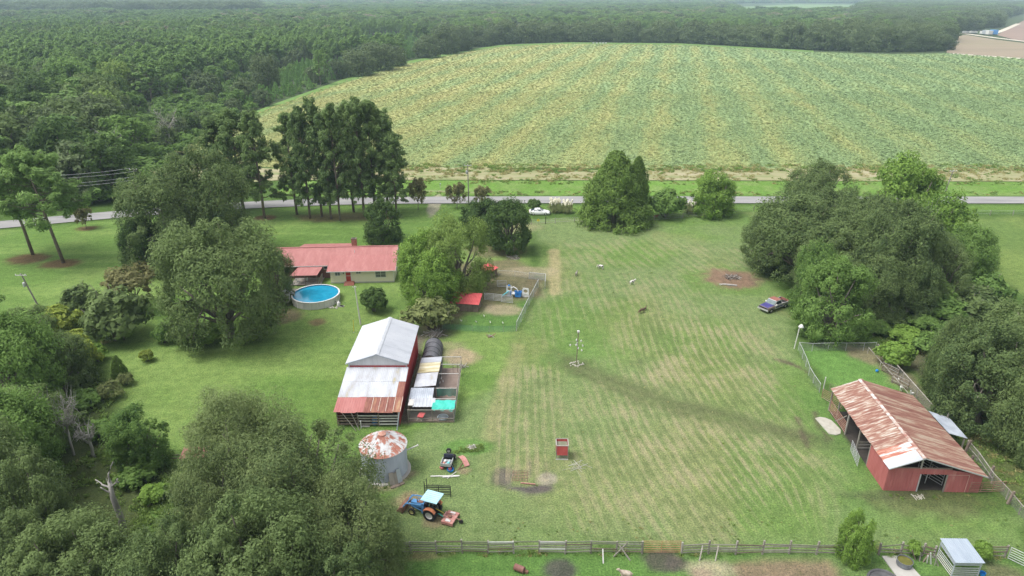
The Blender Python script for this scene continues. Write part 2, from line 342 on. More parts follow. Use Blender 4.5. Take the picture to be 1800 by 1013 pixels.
# dead leaves and litter under the bottom-left trees
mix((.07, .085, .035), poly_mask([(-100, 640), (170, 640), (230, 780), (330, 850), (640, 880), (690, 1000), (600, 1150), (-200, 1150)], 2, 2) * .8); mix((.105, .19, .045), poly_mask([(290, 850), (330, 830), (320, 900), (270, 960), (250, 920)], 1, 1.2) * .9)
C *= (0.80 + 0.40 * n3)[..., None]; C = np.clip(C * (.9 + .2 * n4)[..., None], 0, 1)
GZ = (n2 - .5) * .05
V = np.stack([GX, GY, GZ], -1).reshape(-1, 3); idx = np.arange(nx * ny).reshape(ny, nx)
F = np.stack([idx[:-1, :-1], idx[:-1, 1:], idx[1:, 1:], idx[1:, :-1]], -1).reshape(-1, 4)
def attr_ground(name, grain=6.0, amp=.75):
    m, b = base_mat(name, (.1, .2, .05), .95, 0, .1); N, L = nodes(m)
    at = N.new('ShaderNodeAttribute'); at.attribute_name = 'ground_colour'; g = N.new('ShaderNodeNewGeometry')
    k = noise(N, L, grain, 5, .7, g.outputs['Position']); r = rampnode(N, [(.25, (1 - amp,) * 3), (.5, (.95,) * 3), (.78, (1 + amp, 1 + amp * .95, 1 + amp * .7))])
    L.new(k.outputs['Fac'], r.inputs[0]); mx = N.new('ShaderNodeMix'); mx.data_type = 'RGBA'; mx.blend_type = 'MULTIPLY'; mx.inputs[0].default_value = 1
    aw = N.new('ShaderNodeAttribute'); aw.attribute_name = 'mow'; sp = N.new('ShaderNodeSeparateColor'); L.new(aw.outputs['Color'], sp.inputs[0]); sg = N.new('ShaderNodeSeparateXYZ'); L.new(g.outputs['Position'], sg.inputs[0])
    def M(op, *v):
        q = N.new('ShaderNodeMath'); q.operation = op
        for i, x in enumerate(v):
            if isinstance(x, (int, float)): q.inputs[i].default_value = x
            else: L.new(x, q.inputs[i])
        return q.outputs[0]
    cv = N.new('ShaderNodeCombineXYZ'); L.new(M('MULTIPLY', sp.outputs[0], 3.2), cv.inputs[0]); L.new(M('MULTIPLY', sg.outputs['Y'], .16), cv.inputs[1]); kn = noise(N, L, 1.0, 5, .7, cv.outputs[0]); kp = noise(N, L, .16, 4, .6, g.outputs['Position'])
    st = M('ADD', M('MULTIPLY', M('SINE', M('MULTIPLY', sp.outputs[0], 2 * math.pi)), .11), M('ADD', kn.outputs['Fac'], M('MULTIPLY', M('SUBTRACT', kp.outputs['Fac'], .5), 1.1)))
    r1 = rampnode(N, [(.44, (0, 0, 0)), (.70, (1, 1, 1))]); L.new(st, r1.inputs[0]); r2 = rampnode(N, [(.26, (1, 1, 1)), (.44, (0, 0, 0))]); L.new(st, r2.inputs[0])
    s1 = N.new('ShaderNodeMix'); s1.data_type = 'RGBA'; L.new(M('MULTIPLY', M('MULTIPLY', r1.outputs[0], sp.outputs[1]), .64), s1.inputs[0]); L.new(at.outputs['Color'], s1.inputs[6]); s1.inputs[7].default_value = (.315, .275, .175, 1)
    s2 = N.new('ShaderNodeMix'); s2.data_type = 'RGBA'; L.new(M('MULTIPLY', M('MULTIPLY', r2.outputs[0], sp.outputs[1]), .42), s2.inputs[0]); L.new(s1.outputs[2], s2.inputs[6]); s2.inputs[7].default_value = (.085, .105, .05, 1)
    L.new(s2.outputs[2], mx.inputs[6]); L.new(r.outputs[0], mx.inputs[7]); L.new(mx.outputs[2], b.inputs['Base Color'])
    k3 = noise(N, L, 1.1, 7, .78, g.outputs['Position']); r3 = rampnode(N, [(.30, (.66, .74, .60)), (.5, (1, 1, 1)), (.70, (1.30, 1.22, 1.12))]); L.new(k3.outputs['Fac'], r3.inputs[0]); m3 = N.new('ShaderNodeMix'); m3.data_type = 'RGBA'; m3.blend_type = 'MULTIPLY'; m3.inputs[0].default_value = 1; L.new(mx.outputs[2], m3.inputs[6]); L.new(r3.outputs[0], m3.inputs[7]); L.new(m3.outputs[2], b.inputs['Base Color'])
    k2 = noise(N, L, 2.2, 6, .75, g.outputs['Position']); bp = N.new('ShaderNodeBump'); bp.inputs['Strength'].default_value = .7; bp.inputs['Distance'].default_value = .18
    L.new(k2.outputs['Fac'], bp.inputs['Height']); L.new(bp.outputs[0], b.inputs['Normal']); return m
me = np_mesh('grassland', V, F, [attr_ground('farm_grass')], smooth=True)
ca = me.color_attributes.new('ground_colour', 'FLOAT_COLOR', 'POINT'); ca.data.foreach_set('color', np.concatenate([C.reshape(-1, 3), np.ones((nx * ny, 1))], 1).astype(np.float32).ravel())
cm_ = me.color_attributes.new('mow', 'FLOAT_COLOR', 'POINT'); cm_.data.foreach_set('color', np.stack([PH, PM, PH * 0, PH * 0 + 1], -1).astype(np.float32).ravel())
tag(put(me, 'grassland'), 'mown grass of the farmyard and pasture with straw rows and bare patches', kind='structure')

# ---------------------------------------------------------------- the land to the horizon
gm = worn('forest_floor', [(.3, (.030, .045, .018)), (.55, (.055, .085, .028)), (.75, (.085, .12, .04))], .05, .95, detail=8)
tag(put(np_mesh('ground', [(-9000, -500, -.25), (9000, -500, -.25), (9000, 16000, -.25), (-9000, 16000, -.25)], [(0, 1, 2, 3)], [gm]), 'ground'), 'dark green wooded ground reaching to the horizon', kind='structure')
def sheet(name, pts, z, mat, label, world=False, step=None):
    P = [tuple(p) for p in pts] if world else W(pts)
    bm = bmesh.new(); bm.faces.new([bm.verts.new((x, y, z)) for x, y in P]); bmesh.ops.triangulate(bm, faces=bm.faces[:]); bmesh.ops.recalc_face_normals(bm, faces=bm.faces[:])
    for f in bm.faces:
        if f.normal.z < 0: f.normal_flip()
    me = bpy.data.meshes.new(name); bm.to_mesh(me); bm.free(); me.materials.append(mat)
    return tag(put(me, name), label, kind='structure')
FIELD = [(290, 262), (345, 240), (430, 208), (480, 188), (600, 145), (700, 115), (820, 91), (880, 82), (1000, 77), (1200, 79), (1430, 92), (1570, 96), (1670, 94), (1810, 104), (2100, 128), (2500, 200), (2600, 300), (1800, 298), (1300, 298), (1000, 296), (760, 296), (500, 296), (400, 290)]
def crop_mat(name, leaf=False):
    m, b = base_mat(name, (.12, .19, .08), .8, 0, .2); N, L = nodes(m); g = N.new('ShaderNodeNewGeometry')
    mp = N.new('ShaderNodeMapping'); mp.vector_type = 'TEXTURE'; mp.inputs['Rotation'].default_value = (0, 0, R(-12.8)); L.new(g.outputs['Position'], mp.inputs['Vector'])
    sx = N.new('ShaderNodeSeparateXYZ'); L.new(mp.outputs[0], sx.inputs[0])
    st = N.new('ShaderNodeMapping'); st.inputs['Scale'].default_value = (1, .14, 1); L.new(mp.outputs[0], st.inputs['Vector'])
    w1 = noise(N, L, .055, 3, .6, st.outputs[0])
    def M(op, a, bb, c=None):
        q = N.new('ShaderNodeMath'); q.operation = op
        for i, v in enumerate((a, bb, c)):
            if v is None: continue
            if isinstance(v, (int, float)): q.inputs[i].default_value = v
            else: L.new(v, q.inputs[i])
        return q.outputs[0]
    ph = M('MULTIPLY_ADD', w1.outputs['Fac'], 22.0, sx.outputs['X']); s = M('SINE', M('MULTIPLY', ph, 2 * math.pi / 21.0), 0)
    w2 = noise(N, L, .02, 5, .65, g.outputs['Position']); w3 = noise(N, L, .16, 4, .7, st.outputs[0]); w4 = noise(N, L, .9 if not leaf else 1.7, 5, .8, g.outputs['Position'])
    gx = M('MULTIPLY', M('MAXIMUM', M('MINIMUM', M('SUBTRACT', 40.0, sx.outputs['X']), 160.0), -80.0), .0009)
    f = M('ADD', M('MULTIPLY', s, .075), M('ADD', M('MULTIPLY_ADD', w2.outputs['Fac'], .34, gx), M('MULTIPLY', w3.outputs['Fac'], .40)))
    f = M('ADD', f, M('MULTIPLY', M('SUBTRACT', w4.outputs['Fac'], .5), .16))
    if leaf: f = M('ADD', f, M('MULTIPLY', M('SUBTRACT', g.outputs['Random Per Island'], .5), .10))
    r = rampnode(N, [(.26, (.200, .290, .125)), (.38, (.240, .320, .130)), (.47, (.290, .340, .130)), (.57, (.340, .355, .135)), (.75, (.38, .365, .145))]); L.new(f, r.inputs[0])
    sp = noise(N, L, .55, 6, .85, g.outputs['Position']); rs = rampnode(N, [(.28, (.72, .80, .74)), (.40, (1, 1, 1)), (.62, (1, 1, 1)), (.74, (1.1, 1.08, 1.04))]); L.new(sp.outputs['Fac'], rs.inputs[0])
    mx = N.new('ShaderNodeMix'); mx.data_type = 'RGBA'; mx.blend_type = 'MULTIPLY'; mx.inputs[0].default_value = 1.0; L.new(r.outputs[0], mx.inputs[6]); L.new(rs.outputs[0], mx.inputs[7]); L.new(mx.outputs[2], b.inputs['Base Color'])
    bp = N.new('ShaderNodeBump'); bp.inputs['Strength'].default_value = .35; bp.inputs['Distance'].default_value = .4; L.new(sp.outputs['Fac'], bp.inputs['Height']); L.new(bp.outputs[0], b.inputs['Normal'])
    return m
sheet('crop_field', FIELD, .08, crop_mat('crop_ground'), 'large field of low leafy crop with yellowed stripes beyond the road')
tanm = worn('dry_margin', [(.34, (.17, .215, .08)), (.46, (.24, .245, .115)), (.58, (.31, .285, .17)), (.76, (.38, .345, .23))], .30, .95, stretch=(.25, 1, 1), detail=8)
P0 = [(240, 303), (330, 285), (420, 294), (500, 298)] + [(x, 298 + 2.2 * math.sin(x * .021) + 3.2 * math.sin(x * .0073) + 2.0 * math.sin(x * .071 + 1) + 1.5 * math.sin(x * .13)) for x in range(560, 2400, 12)] + [(2400, 318), (1800, 320), (1300, 318), (760, 317), (500, 317), (380, 325)]
sheet('field_margin', P0, .11, tanm, 'dry tan strip of dead grass between crop and green verge')
grn = worn('edge_grass', [(.3, (.10, .19, .04)), (.7, (.15, .25, .06))], .1, .95)
sheet('field_edge_strip', [(430, 204), (480, 184), (600, 141), (700, 111), (820, 88), (880, 79.5), (1000, 75), (1200, 77), (1430, 89.5), (1430, 92), (1200, 79.5), (1000, 77.7), (880, 82.8), (820, 92), (700, 117), (600, 148), (480, 194), (430, 215)], .12, grn, 'bright green grass strip along the far edge of the crop')
brown = worn('tilled_soil', [(.3, (.20, .165, .11)), (.5, (.27, .215, .155)), (.7, (.22, .20, .11))], .012, .95, stretch=(.2, 1, 1), detail=6)
reds = worn('red_soil', [(.3, (.22, .155, .125)), (.7, (.28, .20, .16))], .01, .95, stretch=(.2, 1, 1))
sheet('tilled_field', [(1664, 93), (1667, 74), (1660, 61), (1700, 62), (1750, 70), (1850, 82), (2200, 110), (2200, 140), (1800, 103)], .10, brown, 'harvested brown field beyond the crop')
sheet('red_field', [(1752, 62), (1800, 36), (1800, 24), (2100, 16), (2300, 60), (2300, 118), (1850, 80), (1790, 72)], .10, reds, 'reddish tilled field far beyond the crop')
sheet('far_field', [(1285, 13), (1320, 22.5), (1420, 23.5), (1500, 21.5), (1518, 9), (1400, 8)], .5, worn('far_green', [(.3, (.13, .21, .08)), (.7, (.17, .25, .10))], .01), 'pale green field enclosed by distant woods')
sheet('far_meadow', [(1720, 3.5), (1725, 7), (1790, 7), (1800, 3)], .5, worn('far_green2', [(.3, (.15, .22, .10)), (.7, (.18, .26, .12))], .01), 'thin pale meadow at the horizon')
sheet('far_sand', [(520, -4.5), (690, 1.5), (800, 5.5), (850, 4), (800, -4)], .5, worn('far_sand', [(.3, (.75, .72, .66)), (.7, (.85, .83, .78))], .005), 'bright sandy clearing at the horizon')
sand = worn('sand_track', [(.3, (.50, .45, .36)), (.7, (.62, .57, .48))], .05)
def ribbon(name, pts, w, z, mat, label, kind='structure', h=0.0, world=False):
    P = [Vector((*p, 0)) for p in pts] if world else [G(*p) for p in pts]; vs = []; fs = []
    for i, p in enumerate(P):
        d = (P[min(i + 1, len(P) - 1)] - P[max(i - 1, 0)]).normalized(); nn = Vector((-d.y, d.x, 0)) * w / 2
        vs += [(p.x + nn.x, p.y + nn.y, z), (p.x - nn.x, p.y - nn.y, z)]
    for i in range(len(P) - 1): fs.append((2 * i + 1, 2 * i + 3, 2 * i + 2, 2 * i))
    me = bpy.data.meshes.new(name); me.from_pydata(vs, [], fs); me.materials.append(mat); me.update(); return tag(put(me, name), label, kind=kind)
ribbon('sand_track', [(1672, 94.5), (1720, 98), (1800, 103.5), (1900, 110)], 7, .14, sand, 'pale sandy edge along the brown field')
ribbon('farm_track', [(1670, 58), (1700, 60), (1750, 67), (1800, 73), (1900, 84)], 7, .16, sand, 'sandy farm track past the parked trailers')
ribbon('pale_track', [(1745, 60), (1760, 55), (1790, 42)], 7, .15, sand, 'sandy track turning along the wood')
# the road: long gentle sweep, bending toward the camera on the left
rc = Vector((0, 0, 0)); RP = []
ctrl = [(-260, 117), (-200, 122), (-160, 127.5), (-120, 139), (-90, 149.5), (-70, 155.5), (-50, 159.3), (-30, 161.2), (0, 161.8), (60, 161.8), (140, 161.6), (300, 161.5), (700, 161)]
def cat(P, k=8):
    out = []
    for i in range(len(P) - 1):
        p0, p1, p2, p3 = [np.array(P[min(max(j, 0), len(P) - 1)], float) for j in (i - 1, i, i + 1, i + 2)]
        for t in np.linspace(0, 1, k, endpoint=False): out.append(tuple(.5 * (2 * p1 + (p2 - p0) * t + (2 * p0 - 5 * p1 + 4 * p2 - p3) * t * t + (3 * p1 - p0 - 3 * p2 + p3) * t ** 3)))
    return out + [tuple(P[-1])]
ROADP = cat(ctrl)
asph = worn('pale_asphalt', [(.3, (.215, .21, .212)), (.5, (.27, .265, .262)), (.72, (.33, .32, .31))], .5, .9, stretch=(.15, 1, 1), detail=9)
ribbon('road', ROADP, 5.9, .14, asph, 'pale grey country road crossing behind the farm', world=True)
# ---------------------------------------------------------------- foliage
def unit(v): return v / np.maximum(np.linalg.norm(v, axis=-1, keepdims=True), 1e-9)
def leaves(rng, cen, rad, n, size, aspect=.45, out=None, up=.25, flat=1.0, shell=.5, jit=.75, droop=0.0):
    """n kite-shaped leaves round each of the cluster centres"""
    K = len(cen); d = unit(rng.normal(size=(K * n, 3))); c = np.repeat(cen, n, 0); r = np.repeat(rad, n)[:, None]
    q = (shell + (1 - shell) * rng.random((K * n, 1))) ** .7; off = d * r * q; off[:, 2] *= flat; p = c + off
    nr = d * .8 + jit * rng.normal(size=d.shape) * .6 + np.array((0, 0, up))
    if out is not None: nr = nr + np.repeat(out, n, 0) * .6
    nr = unit(nr); t = unit(np.cross(nr, rng.normal(size=d.shape)))
    if droop: t = unit(t + np.array((0, 0, -droop))); nr = unit(nr - t * (nr * t).sum(1, keepdims=True))
    b = np.cross(nr, t); s = size * (.55 + 1.0 * rng.random((K * n, 1)) ** 1.5)
    V = np.stack([p - t * s, p + b * s * aspect + nr * s * .12, p + t * s, p - b * s * aspect + nr * s * .12], 1).reshape(-1, 3)
    return V
def quads(V): return np.arange(len(V)).reshape(-1, 4)
def limb(mb, rng, p0, p1, r0, r1, seg=4, wob=.12):
    p0, p1 = np.array(p0, float), np.array(p1, float); L = np.linalg.norm(p1 - p0); pts = []
    for i in range(seg + 1):
        t = i / seg; o = rng.normal(size=3) * wob * L * (t * (1 - t)) * 1.2; pts.append(p0 + (p1 - p0) * t + o)
    mb.path(pts, [r0 + (r1 - r0) * i / seg for i in range(seg + 1)], 6)
def broad(seed, lobes=14, cl=14, n=60, size=.030, lobe_r=.34, rz=.62, low=.06, trunk=.045, twigs=0, gaps=.0, aspect=.45, droop=0.0, csz=.42, shell=.5, dome=1.0, skirt=8):
    """spreading crown, 1 unit wide, 1 unit high; returns crown vertices, trunk builder"""
    rng = np.random.default_rng(seed); mb = MB(); cz = low + (1 - low) * .52; hz = (1 - low) * .5
    d = unit(rng.normal(size=(lobes * 3, 3))); d[:, 2] = d[:, 2] * .9 + .12; keep = []
    for v in d:
        if all(np.linalg.norm(v - k) > .55 for k in keep): keep.append(v)
        if len(keep) >= lobes: break
    lob = np.array(keep); fl = np.clip(.25 - lob[:, 2], 0, 1)[:, None] * dome; hx = np.maximum(np.hypot(lob[:, 0], lob[:, 1]), .05)[:, None]; lob[:, :2] = lob[:, :2] * (1 - fl) + lob[:, :2] / hx * fl
    lr = lobe_r * .5 * (.6 + .85 * rng.random(len(lob)))
    rw = .82 + .3 * rng.random(len(lob))
    lc = np.stack([lob[:, 0] * (.5 - lr * .8) * rw, lob[:, 1] * (.5 - lr * .8) * rw, cz + lob[:, 2] * (hz - lr * .75)], 1)
    lc = np.concatenate([lc, np.stack([rng.normal(size=4) * .12, rng.normal(size=4) * .12, cz + rng.random(4) * hz * .5], 1)]); lr = np.concatenate([lr, np.full(4, lobe_r * .5)])
    if skirt:
        sa = np.arange(skirt) / skirt * 6.283 + rng.random(skirt) * .6; sr = lobe_r * .5 * (.7 + .5 * rng.random(skirt)); lc = np.concatenate([lc, np.stack([np.cos(sa) * (.47 - sr * .8), np.sin(sa) * (.47 - sr * .8), low + .10 + .10 * rng.random(skirt)], 1)]); lr = np.concatenate([lr, sr])
    cen = []; out = []; rad = []
    for c, r in zip(lc, lr):
        m = max(4, int(cl * (r / lr.mean()) ** 2)); dd = unit(rng.normal(size=(m, 3)) + (c - np.array((0, 0, cz - .15)))[None] * 2.0)
        pp = c + dd * r * (.55 + .5 * rng.random((m, 1)))
        if gaps: pp = pp[rng.random(m) > gaps]; dd = dd[:len(pp)]
        cen.append(pp); out.append(unit(pp - np.array((0, 0, cz - .2)))); rad.append(np.full(len(pp), r * csz) * (.6 + .8 * rng.random(len(pp))))
    cen, out, rad = np.concatenate(cen), np.concatenate(out), np.concatenate(rad); cen[:, 2] = np.maximum(cen[:, 2], .05)
    V = leaves(rng, cen, rad, n, size, aspect, out, droop=droop, shell=shell)
    fk = low * .8 + .08; limb(mb, rng, (0, 0, -.01), (rng.normal() * .02, rng.normal() * .02, fk), trunk, trunk * .75)
    for c in lc[:len(lob)]: limb(mb, rng, (0, 0, fk * .95), c, trunk * .5, trunk * .1)
    for _ in range(twigs):
        c = cen[rng.integers(len(cen))]; e = c + unit(c - np.array((0, 0, cz - .3))) * .07 + rng.normal(size=3) * .02; limb(mb, rng, c * .6 + np.array((0, 0, cz)) * .4, e, trunk * .16, trunk * .04, 3, .3)
    return V, mb
def pine(seed, bare=.42, n=26, size=.035, width=.42, br=46, tuft=3, trunk=.016, lean=0.0, aspect=.22):
    """tall pine, 1 unit high; tufted whorls above a bare stem"""
    rng = np.random.default_rng(seed); mb = MB(); cen = []; out = []; rad = []
    top = np.array((lean, rng.normal() * .01, 1.0)); base = np.array((0, 0, -.01))
    mb.path([base, base + (top - base) * .35 + rng.normal(size=3) * .006, base + (top - base) * .7 + rng.normal(size=3) * .008, top * np.array((1, 1, .97))], [trunk, trunk * .8, trunk * .5, trunk * .12], 7)
    for i in range(br):
        h = bare + (1 - bare) * ((i + .5) / br) ** .85; t = (h - bare) / (1 - bare); prof = (math.sin(math.pi * min(1, .24 + t * .72)) ** .8) * (1 - .35 * t)
        a = rng.random() * 2 * math.pi; L = width * .5 * prof * (.55 + .6 * rng.random()); o = base + (top - base) * h; e = o + np.array((math.cos(a) * L, math.sin(a) * L, L * (.12 + .35 * t) + .01))
        limb(mb, rng, o, e, trunk * .28 * (1.2 - t), trunk * .06, 3, .15)
        for k in range(tuft):
            f = .5 + .55 * (k + rng.random() * .6) / tuft; c = o + (e - o) * f + rng.normal(size=3) * .014 * (1 + width); cen.append(c); out.append(np.array((math.cos(a) * .5, math.sin(a) * .5, .7))); rad.append(.030 * (.7 + .6 * rng.random()) * (.5 + width))
    for k in range(5): cen.append(top - np.array((0, 0, .02 * k)) + rng.normal(size=3) * .01); out.append(np.array((0, 0, 1.))); rad.append(.02)
    V = leaves(rng, np.array(cen), np.array(rad), n, size, aspect, np.array(out), up=.35, flat=.75, shell=.3); return V, mb
def conical(seed, n=34, size=.028, cl=330, power=.8, droop=0.2, aspect=.3, lop=.14, base=.03):
    """dense cedar, 1 unit wide, 1 unit high, ragged plumes"""
    rng = np.random.default_rng(seed); mb = MB(); t = rng.random(cl) ** 1.25; a = rng.random(cl) * 2 * math.pi
    lob = 1 + lop * np.sin(a * 3 + seed) * np.sin(t * 9 + a * 2) + lop * rng.normal(size=cl) * .5
    r = .5 * (1 - t) ** power * lob * (.72 + .3 * rng.random(cl)) + .01
    cen = np.stack([np.cos(a) * r, np.sin(a) * r, base + t * (1 - base) * .97], 1); out = np.stack([np.cos(a), np.sin(a), np.full(cl, .45)], 1)
    V = leaves(rng, cen, .055 + .05 * (1 - t) * rng.random(cl), n, size, aspect, out, up=.3, droop=-.5, shell=.3); mb.path([(0, 0, -.01), (0, 0, .5), (0, 0, .93)], [.03, .02, .005], 6); return V, mb
def shrub(seed, cl=120, n=40, size=.05, aspect=.5, rough=.2, twig=0):
    rng = np.random.default_rng(seed); mb = MB(); d = unit(rng.normal(size=(cl, 3))); d[:, 2] = np.abs(d[:, 2]) * 1.15 - .3
    k = 1 + rough * np.sin(d[:, 0] * 4 + seed) * np.sin(d[:, 1] * 5 + seed * 2) + rough * .4 * rng.normal(size=cl); cen = d * (.40 * k * (.75 + .25 * rng.random(cl)))[:, None]; cen[:, 2] = np.maximum(.40 + cen[:, 2] * .95, .06)
    V = leaves(rng, cen, np.full(cl, .11), n, size, aspect, unit(d + (0, 0, .2)), shell=.35)
    for i in range(6): limb(mb, rng, (rng.normal() * .04, rng.normal() * .04, -.01), cen[i * 7 % cl] * .85, .018, .006, 3)
    for i in range(twig): c = cen[rng.integers(cl)]; limb(mb, rng, c * .7, c * 1.22 + (0, 0, .03), .008, .003, 3)
    return V, mb
def bare(seed, lobes=9, twigs=7, trunk=.05, spread=.5, snag=False):
    rng = np.random.default_rng(seed); mb = MB(); top = np.array((rng.normal() * .04, rng.normal() * .04, .55)); limb(mb, rng, (0, 0, -.01), top, trunk, trunk * .6, 5, .1)
    for i in range(lobes):
        a = rng.random() * 6.28; s = top * (.55 + .45 * rng.random()); e = s + np.array((math.cos(a) * spread * (.4 + .6 * rng.random()), math.sin(a) * spread * (.4 + .6 * rng.random()), .12 + .4 * rng.random())); limb(mb, rng, s, e, trunk * .4, trunk * .12, 4, .25)
        for k in range(twigs):
            q = s + (e - s) * (.35 + .65 * rng.random()); e2 = q + rng.normal(size=3) * spread * .22 + (0, 0, .06); limb(mb, rng, q, e2, trunk * .14, trunk * .03, 3, .3)
    return mb

BARK = worn('bark', [(.3, (.12, .10, .085)), (.7, (.24, .21, .18))], 3.0, .95, stretch=(1, 1, .25), bump=.4)
BARKP = worn('pine_bark', [(.3, (.13, .10, .085)), (.7, (.24, .195, .165))], 3.0, .95, stretch=(1, 1, .3), bump=.4)
GREY = worn('dead_wood', [(.3, (.25, .235, .215)), (.7, (.48, .46, .43))], 2.0, .95, stretch=(1, 1, .3))
LM = dict(oak=leafmat('oak_leaf', (.046, .076, .036), (.118, .158, .076)), willow=leafmat('willow_leaf', (.054, .084, .040), (.138, .172, .088), rand=.5), dark=leafmat('dark_leaf', (.022, .045, .020), (.075, .118, .045)),
          bright=leafmat('bright_leaf', (.055, .110, .026), (.155, .235, .065)), pine=leafmat('pine_needle', (.052, .090, .044), (.132, .185, .086)), cedar=leafmat('cedar_leaf', (.045, .085, .026), (.125, .185, .058)), feather=leafmat('feather_leaf', (.062, .105, .034), (.165, .225, .080)),
          myrtle=leafmat('myrtle_leaf', (.075, .070, .045), (.155, .150, .085)), dry=leafmat('dry_leaf', (.065, .090, .038), (.165, .185, .095)), yellow=leafmat('yellow_leaf', (.10, .14, .035), (.24, .28, .075)), live=leafmat('live_oak_leaf', (.022, .036, .024), (.088, .115, .068), trans=.2, objr=.75), grey=leafmat('grey_twig', (.11, .10, .085), (.22, .20, .17)),
          forest=leafmat('forest_pine', (.062, .115, .050), (.150, .225, .090), scale=.05, objr=.6), young=leafmat('young_pine', (.070, .140, .055), (.135, .225, .085)), scrub=leafmat('scrub_leaf', (.050, .098, .034), (.125, .195, .068)))
_var = {}
def variant(key, kind, leaf, seed, **kw):
    V, mb = dict(broad=broad, pine=pine, conical=conical, shrub=shrub)[kind](seed, **kw)
    cm = np_mesh('crown', V, quads(V), [LM[leaf]]); tm = mb.mesh('trunk', BARKP if kind == 'pine' else BARK, True); _var[key] = (cm, tm); return _var[key]
# near trees (fine leaves), middle trees, shrubs
for i in range(3): variant(('willow', i), 'broad', 'willow', 100 + i, lobes=20, cl=20, n=150, size=.0108, lobe_r=.36, twigs=10, aspect=.30, csz=.5)
for i in range(2): variant(('nearoak', i), 'broad', 'oak', 120 + i, lobes=18, cl=17, n=150, size=.0115, lobe_r=.38, twigs=12)
for i in range(2): variant(('neardark', i), 'broad', 'scrub', 130 + i, lobes=15, cl=15, n=110, size=.0150, lobe_r=.38, twigs=8)
for i in range(3): variant(('oak', i), 'broad', 'oak', 140 + i, lobes=17, cl=15, n=130, size=.0120, twigs=16)
for i in range(2): variant(('dark', i), 'broad', 'dark', 150 + i, lobes=13, cl=15, n=70, size=.020, low=.08)
for i in range(2): variant(('bright', i), 'broad', 'bright', 160 + i, lobes=15, cl=14, n=70, size=.019, low=.08, twigs=4)
for i in range(2): variant(('feather', i), 'broad', 'feather', 170 + i, lobes=16, cl=16, n=75, size=.019, low=.05, aspect=.25, droop=-.6)
for i in range(3): variant(('pine', i), 'pine', 'pine', 180 + i, bare=.13 + .04 * i, width=.52, br=66, n=50, size=.018, tuft=5)
variant(('umbrella', 0), 'pine', 'forest', 190, bare=.45, width=.85, br=56, n=46, size=.022, tuft=6, lean=-.06); variant(('umbrella', 1), 'pine', 'forest', 191, bare=.40, width=.80, br=56, n=46, size=.022, tuft=6, lean=-.10)
variant(('cedar', 0), 'conical', 'cedar', 200, cl=560, n=56, size=.022, power=.62); variant(('cedar', 1), 'conical', 'cedar', 203, cl=300, n=50, size=.03, power=.6)
variant(('myrtle', 0), 'broad', 'myrtle', 210, lobes=12, cl=8, n=34, size=.038, low=.25, trunk=.02, skirt=0)
variant(('shrub', 0), 'shrub', 'dark', 220); variant(('shrub', 1), 'shrub', 'scrub', 221, cl=140, rough=.35, twig=10); variant(('shrub', 2), 'shrub', 'bright', 222, cl=110, rough=.3); variant(('shrub', 3), 'shrub', 'dry', 223, cl=90, n=30, rough=.4, twig=14); variant(('shrub', 4), 'shrub', 'yellow', 224, cl=90, rough=.3); variant(('shrub', 5), 'shrub', 'oak', 225, cl=150, rough=.4, twig=12)
BW = {'broad': 1.06, 'pine': .5}
def tree_px(name, key, px, base, top, wpx, label, cat='tree', group=None, rz=None, sy=1.0, hmin=0):
    """a tree rooted on pixel row base, reaching row top, wpx wide in the photograph"""
    p = G(px, base); w = wpx * depth((p.x, p.y, 2)) / FPX
    Yt = p.y; h = max(HT(top, Yt), hmin, .4)
    o = thing(name, label, cat, (p.x, p.y, 0), 0, group); cm, tm = _var[key]; kw = {'pine': .52, 'umbrella': .86}.get(key[0], 1.12)
    rz = (hash((px, base)) % 628) / 100 if rz is None else rz
    for me, nm in ((cm, 'crown'), (tm, 'trunk')):
        c = put(me, nm, o, (0, 0, 0), (0, 0, rz), (w / kw, w / kw * sy, h / 1.03))
    return o
# ---------------------------------------------------------------- trees and shrubs of the farm
T = tree_px
GW = 'willow oaks crowding the corner by the grain bin'
for px, b, t, w, k, lb in ((440, 905, 694, 215, 0, 'grey-green willow oak standing out tallest against the open lawn'), (560, 975, 752, 250, 1, 'broad grey-green willow oak whose crown covers one side of the grain bin'), (630, 1035, 855, 200, 2, 'grey-green willow oak overhanging the start of the rail fence by the tractor'), (405, 985, 800, 165, 2, 'grey-green willow oak between the weedy gap and the tallest willow oak')):
    T('willow_oak', ('willow', k), px, b, t, w, lb, group=GW)
GB = 'leafy oaks filling the thicket below the dead snag'
for px, b, t, w, k in ((480, 1120, 880, 250, 0), (320, 1110, 930, 190, 1), (150, 1100, 925, 230, 0), (80, 985, 805, 150, 1), (30, 1080, 900, 200, 0), (610, 1130, 960, 170, 1)):
    T('oak', ('nearoak', k), px, b, t, w, 'dense green oak in the thicket around the broken dead snag', group=GB)
T('oak', ('neardark', 0), 255, 822, 722, 105, 'compact dark green tree at the lawn edge beside the pale dead tree')
GL = 'trees of the wood at the left edge of the lawn'
for px, b, t, w, k in ((30, 860, 700, 180, 0), (70, 800, 680, 120, 1), (40, 730, 560, 170, 0), (115, 690, 590, 120, 1), (-40, 640, 520, 200, 0), (60, 640, 545, 120, 1), (-30, 960, 740, 220, 1)):
    T('oak', ('nearoak' if k else 'neardark', 0), px, b, t, w, {30: 'broad green tree behind the pale dead tree of the left wood', 70: 'grey-green oak right against the pale dead tree of the left wood', 40: 'leafy tree in the left wood below the vine thicket', 115: 'grey-green oak between vine thicket and upright conifer', -40: 'wide green tree behind the leaning utility pole', 60: 'grey-green oak beside the yellow-green vine thicket', -30: 'large grey-green oak deep in the left wood beside the dead snag'}[px], group=GL)
T('vine_thicket', ('shrub', 4), 105, 590, 528, 95, 'yellow-green vine thicket climbing beside the leaning utility pole', 'shrub')
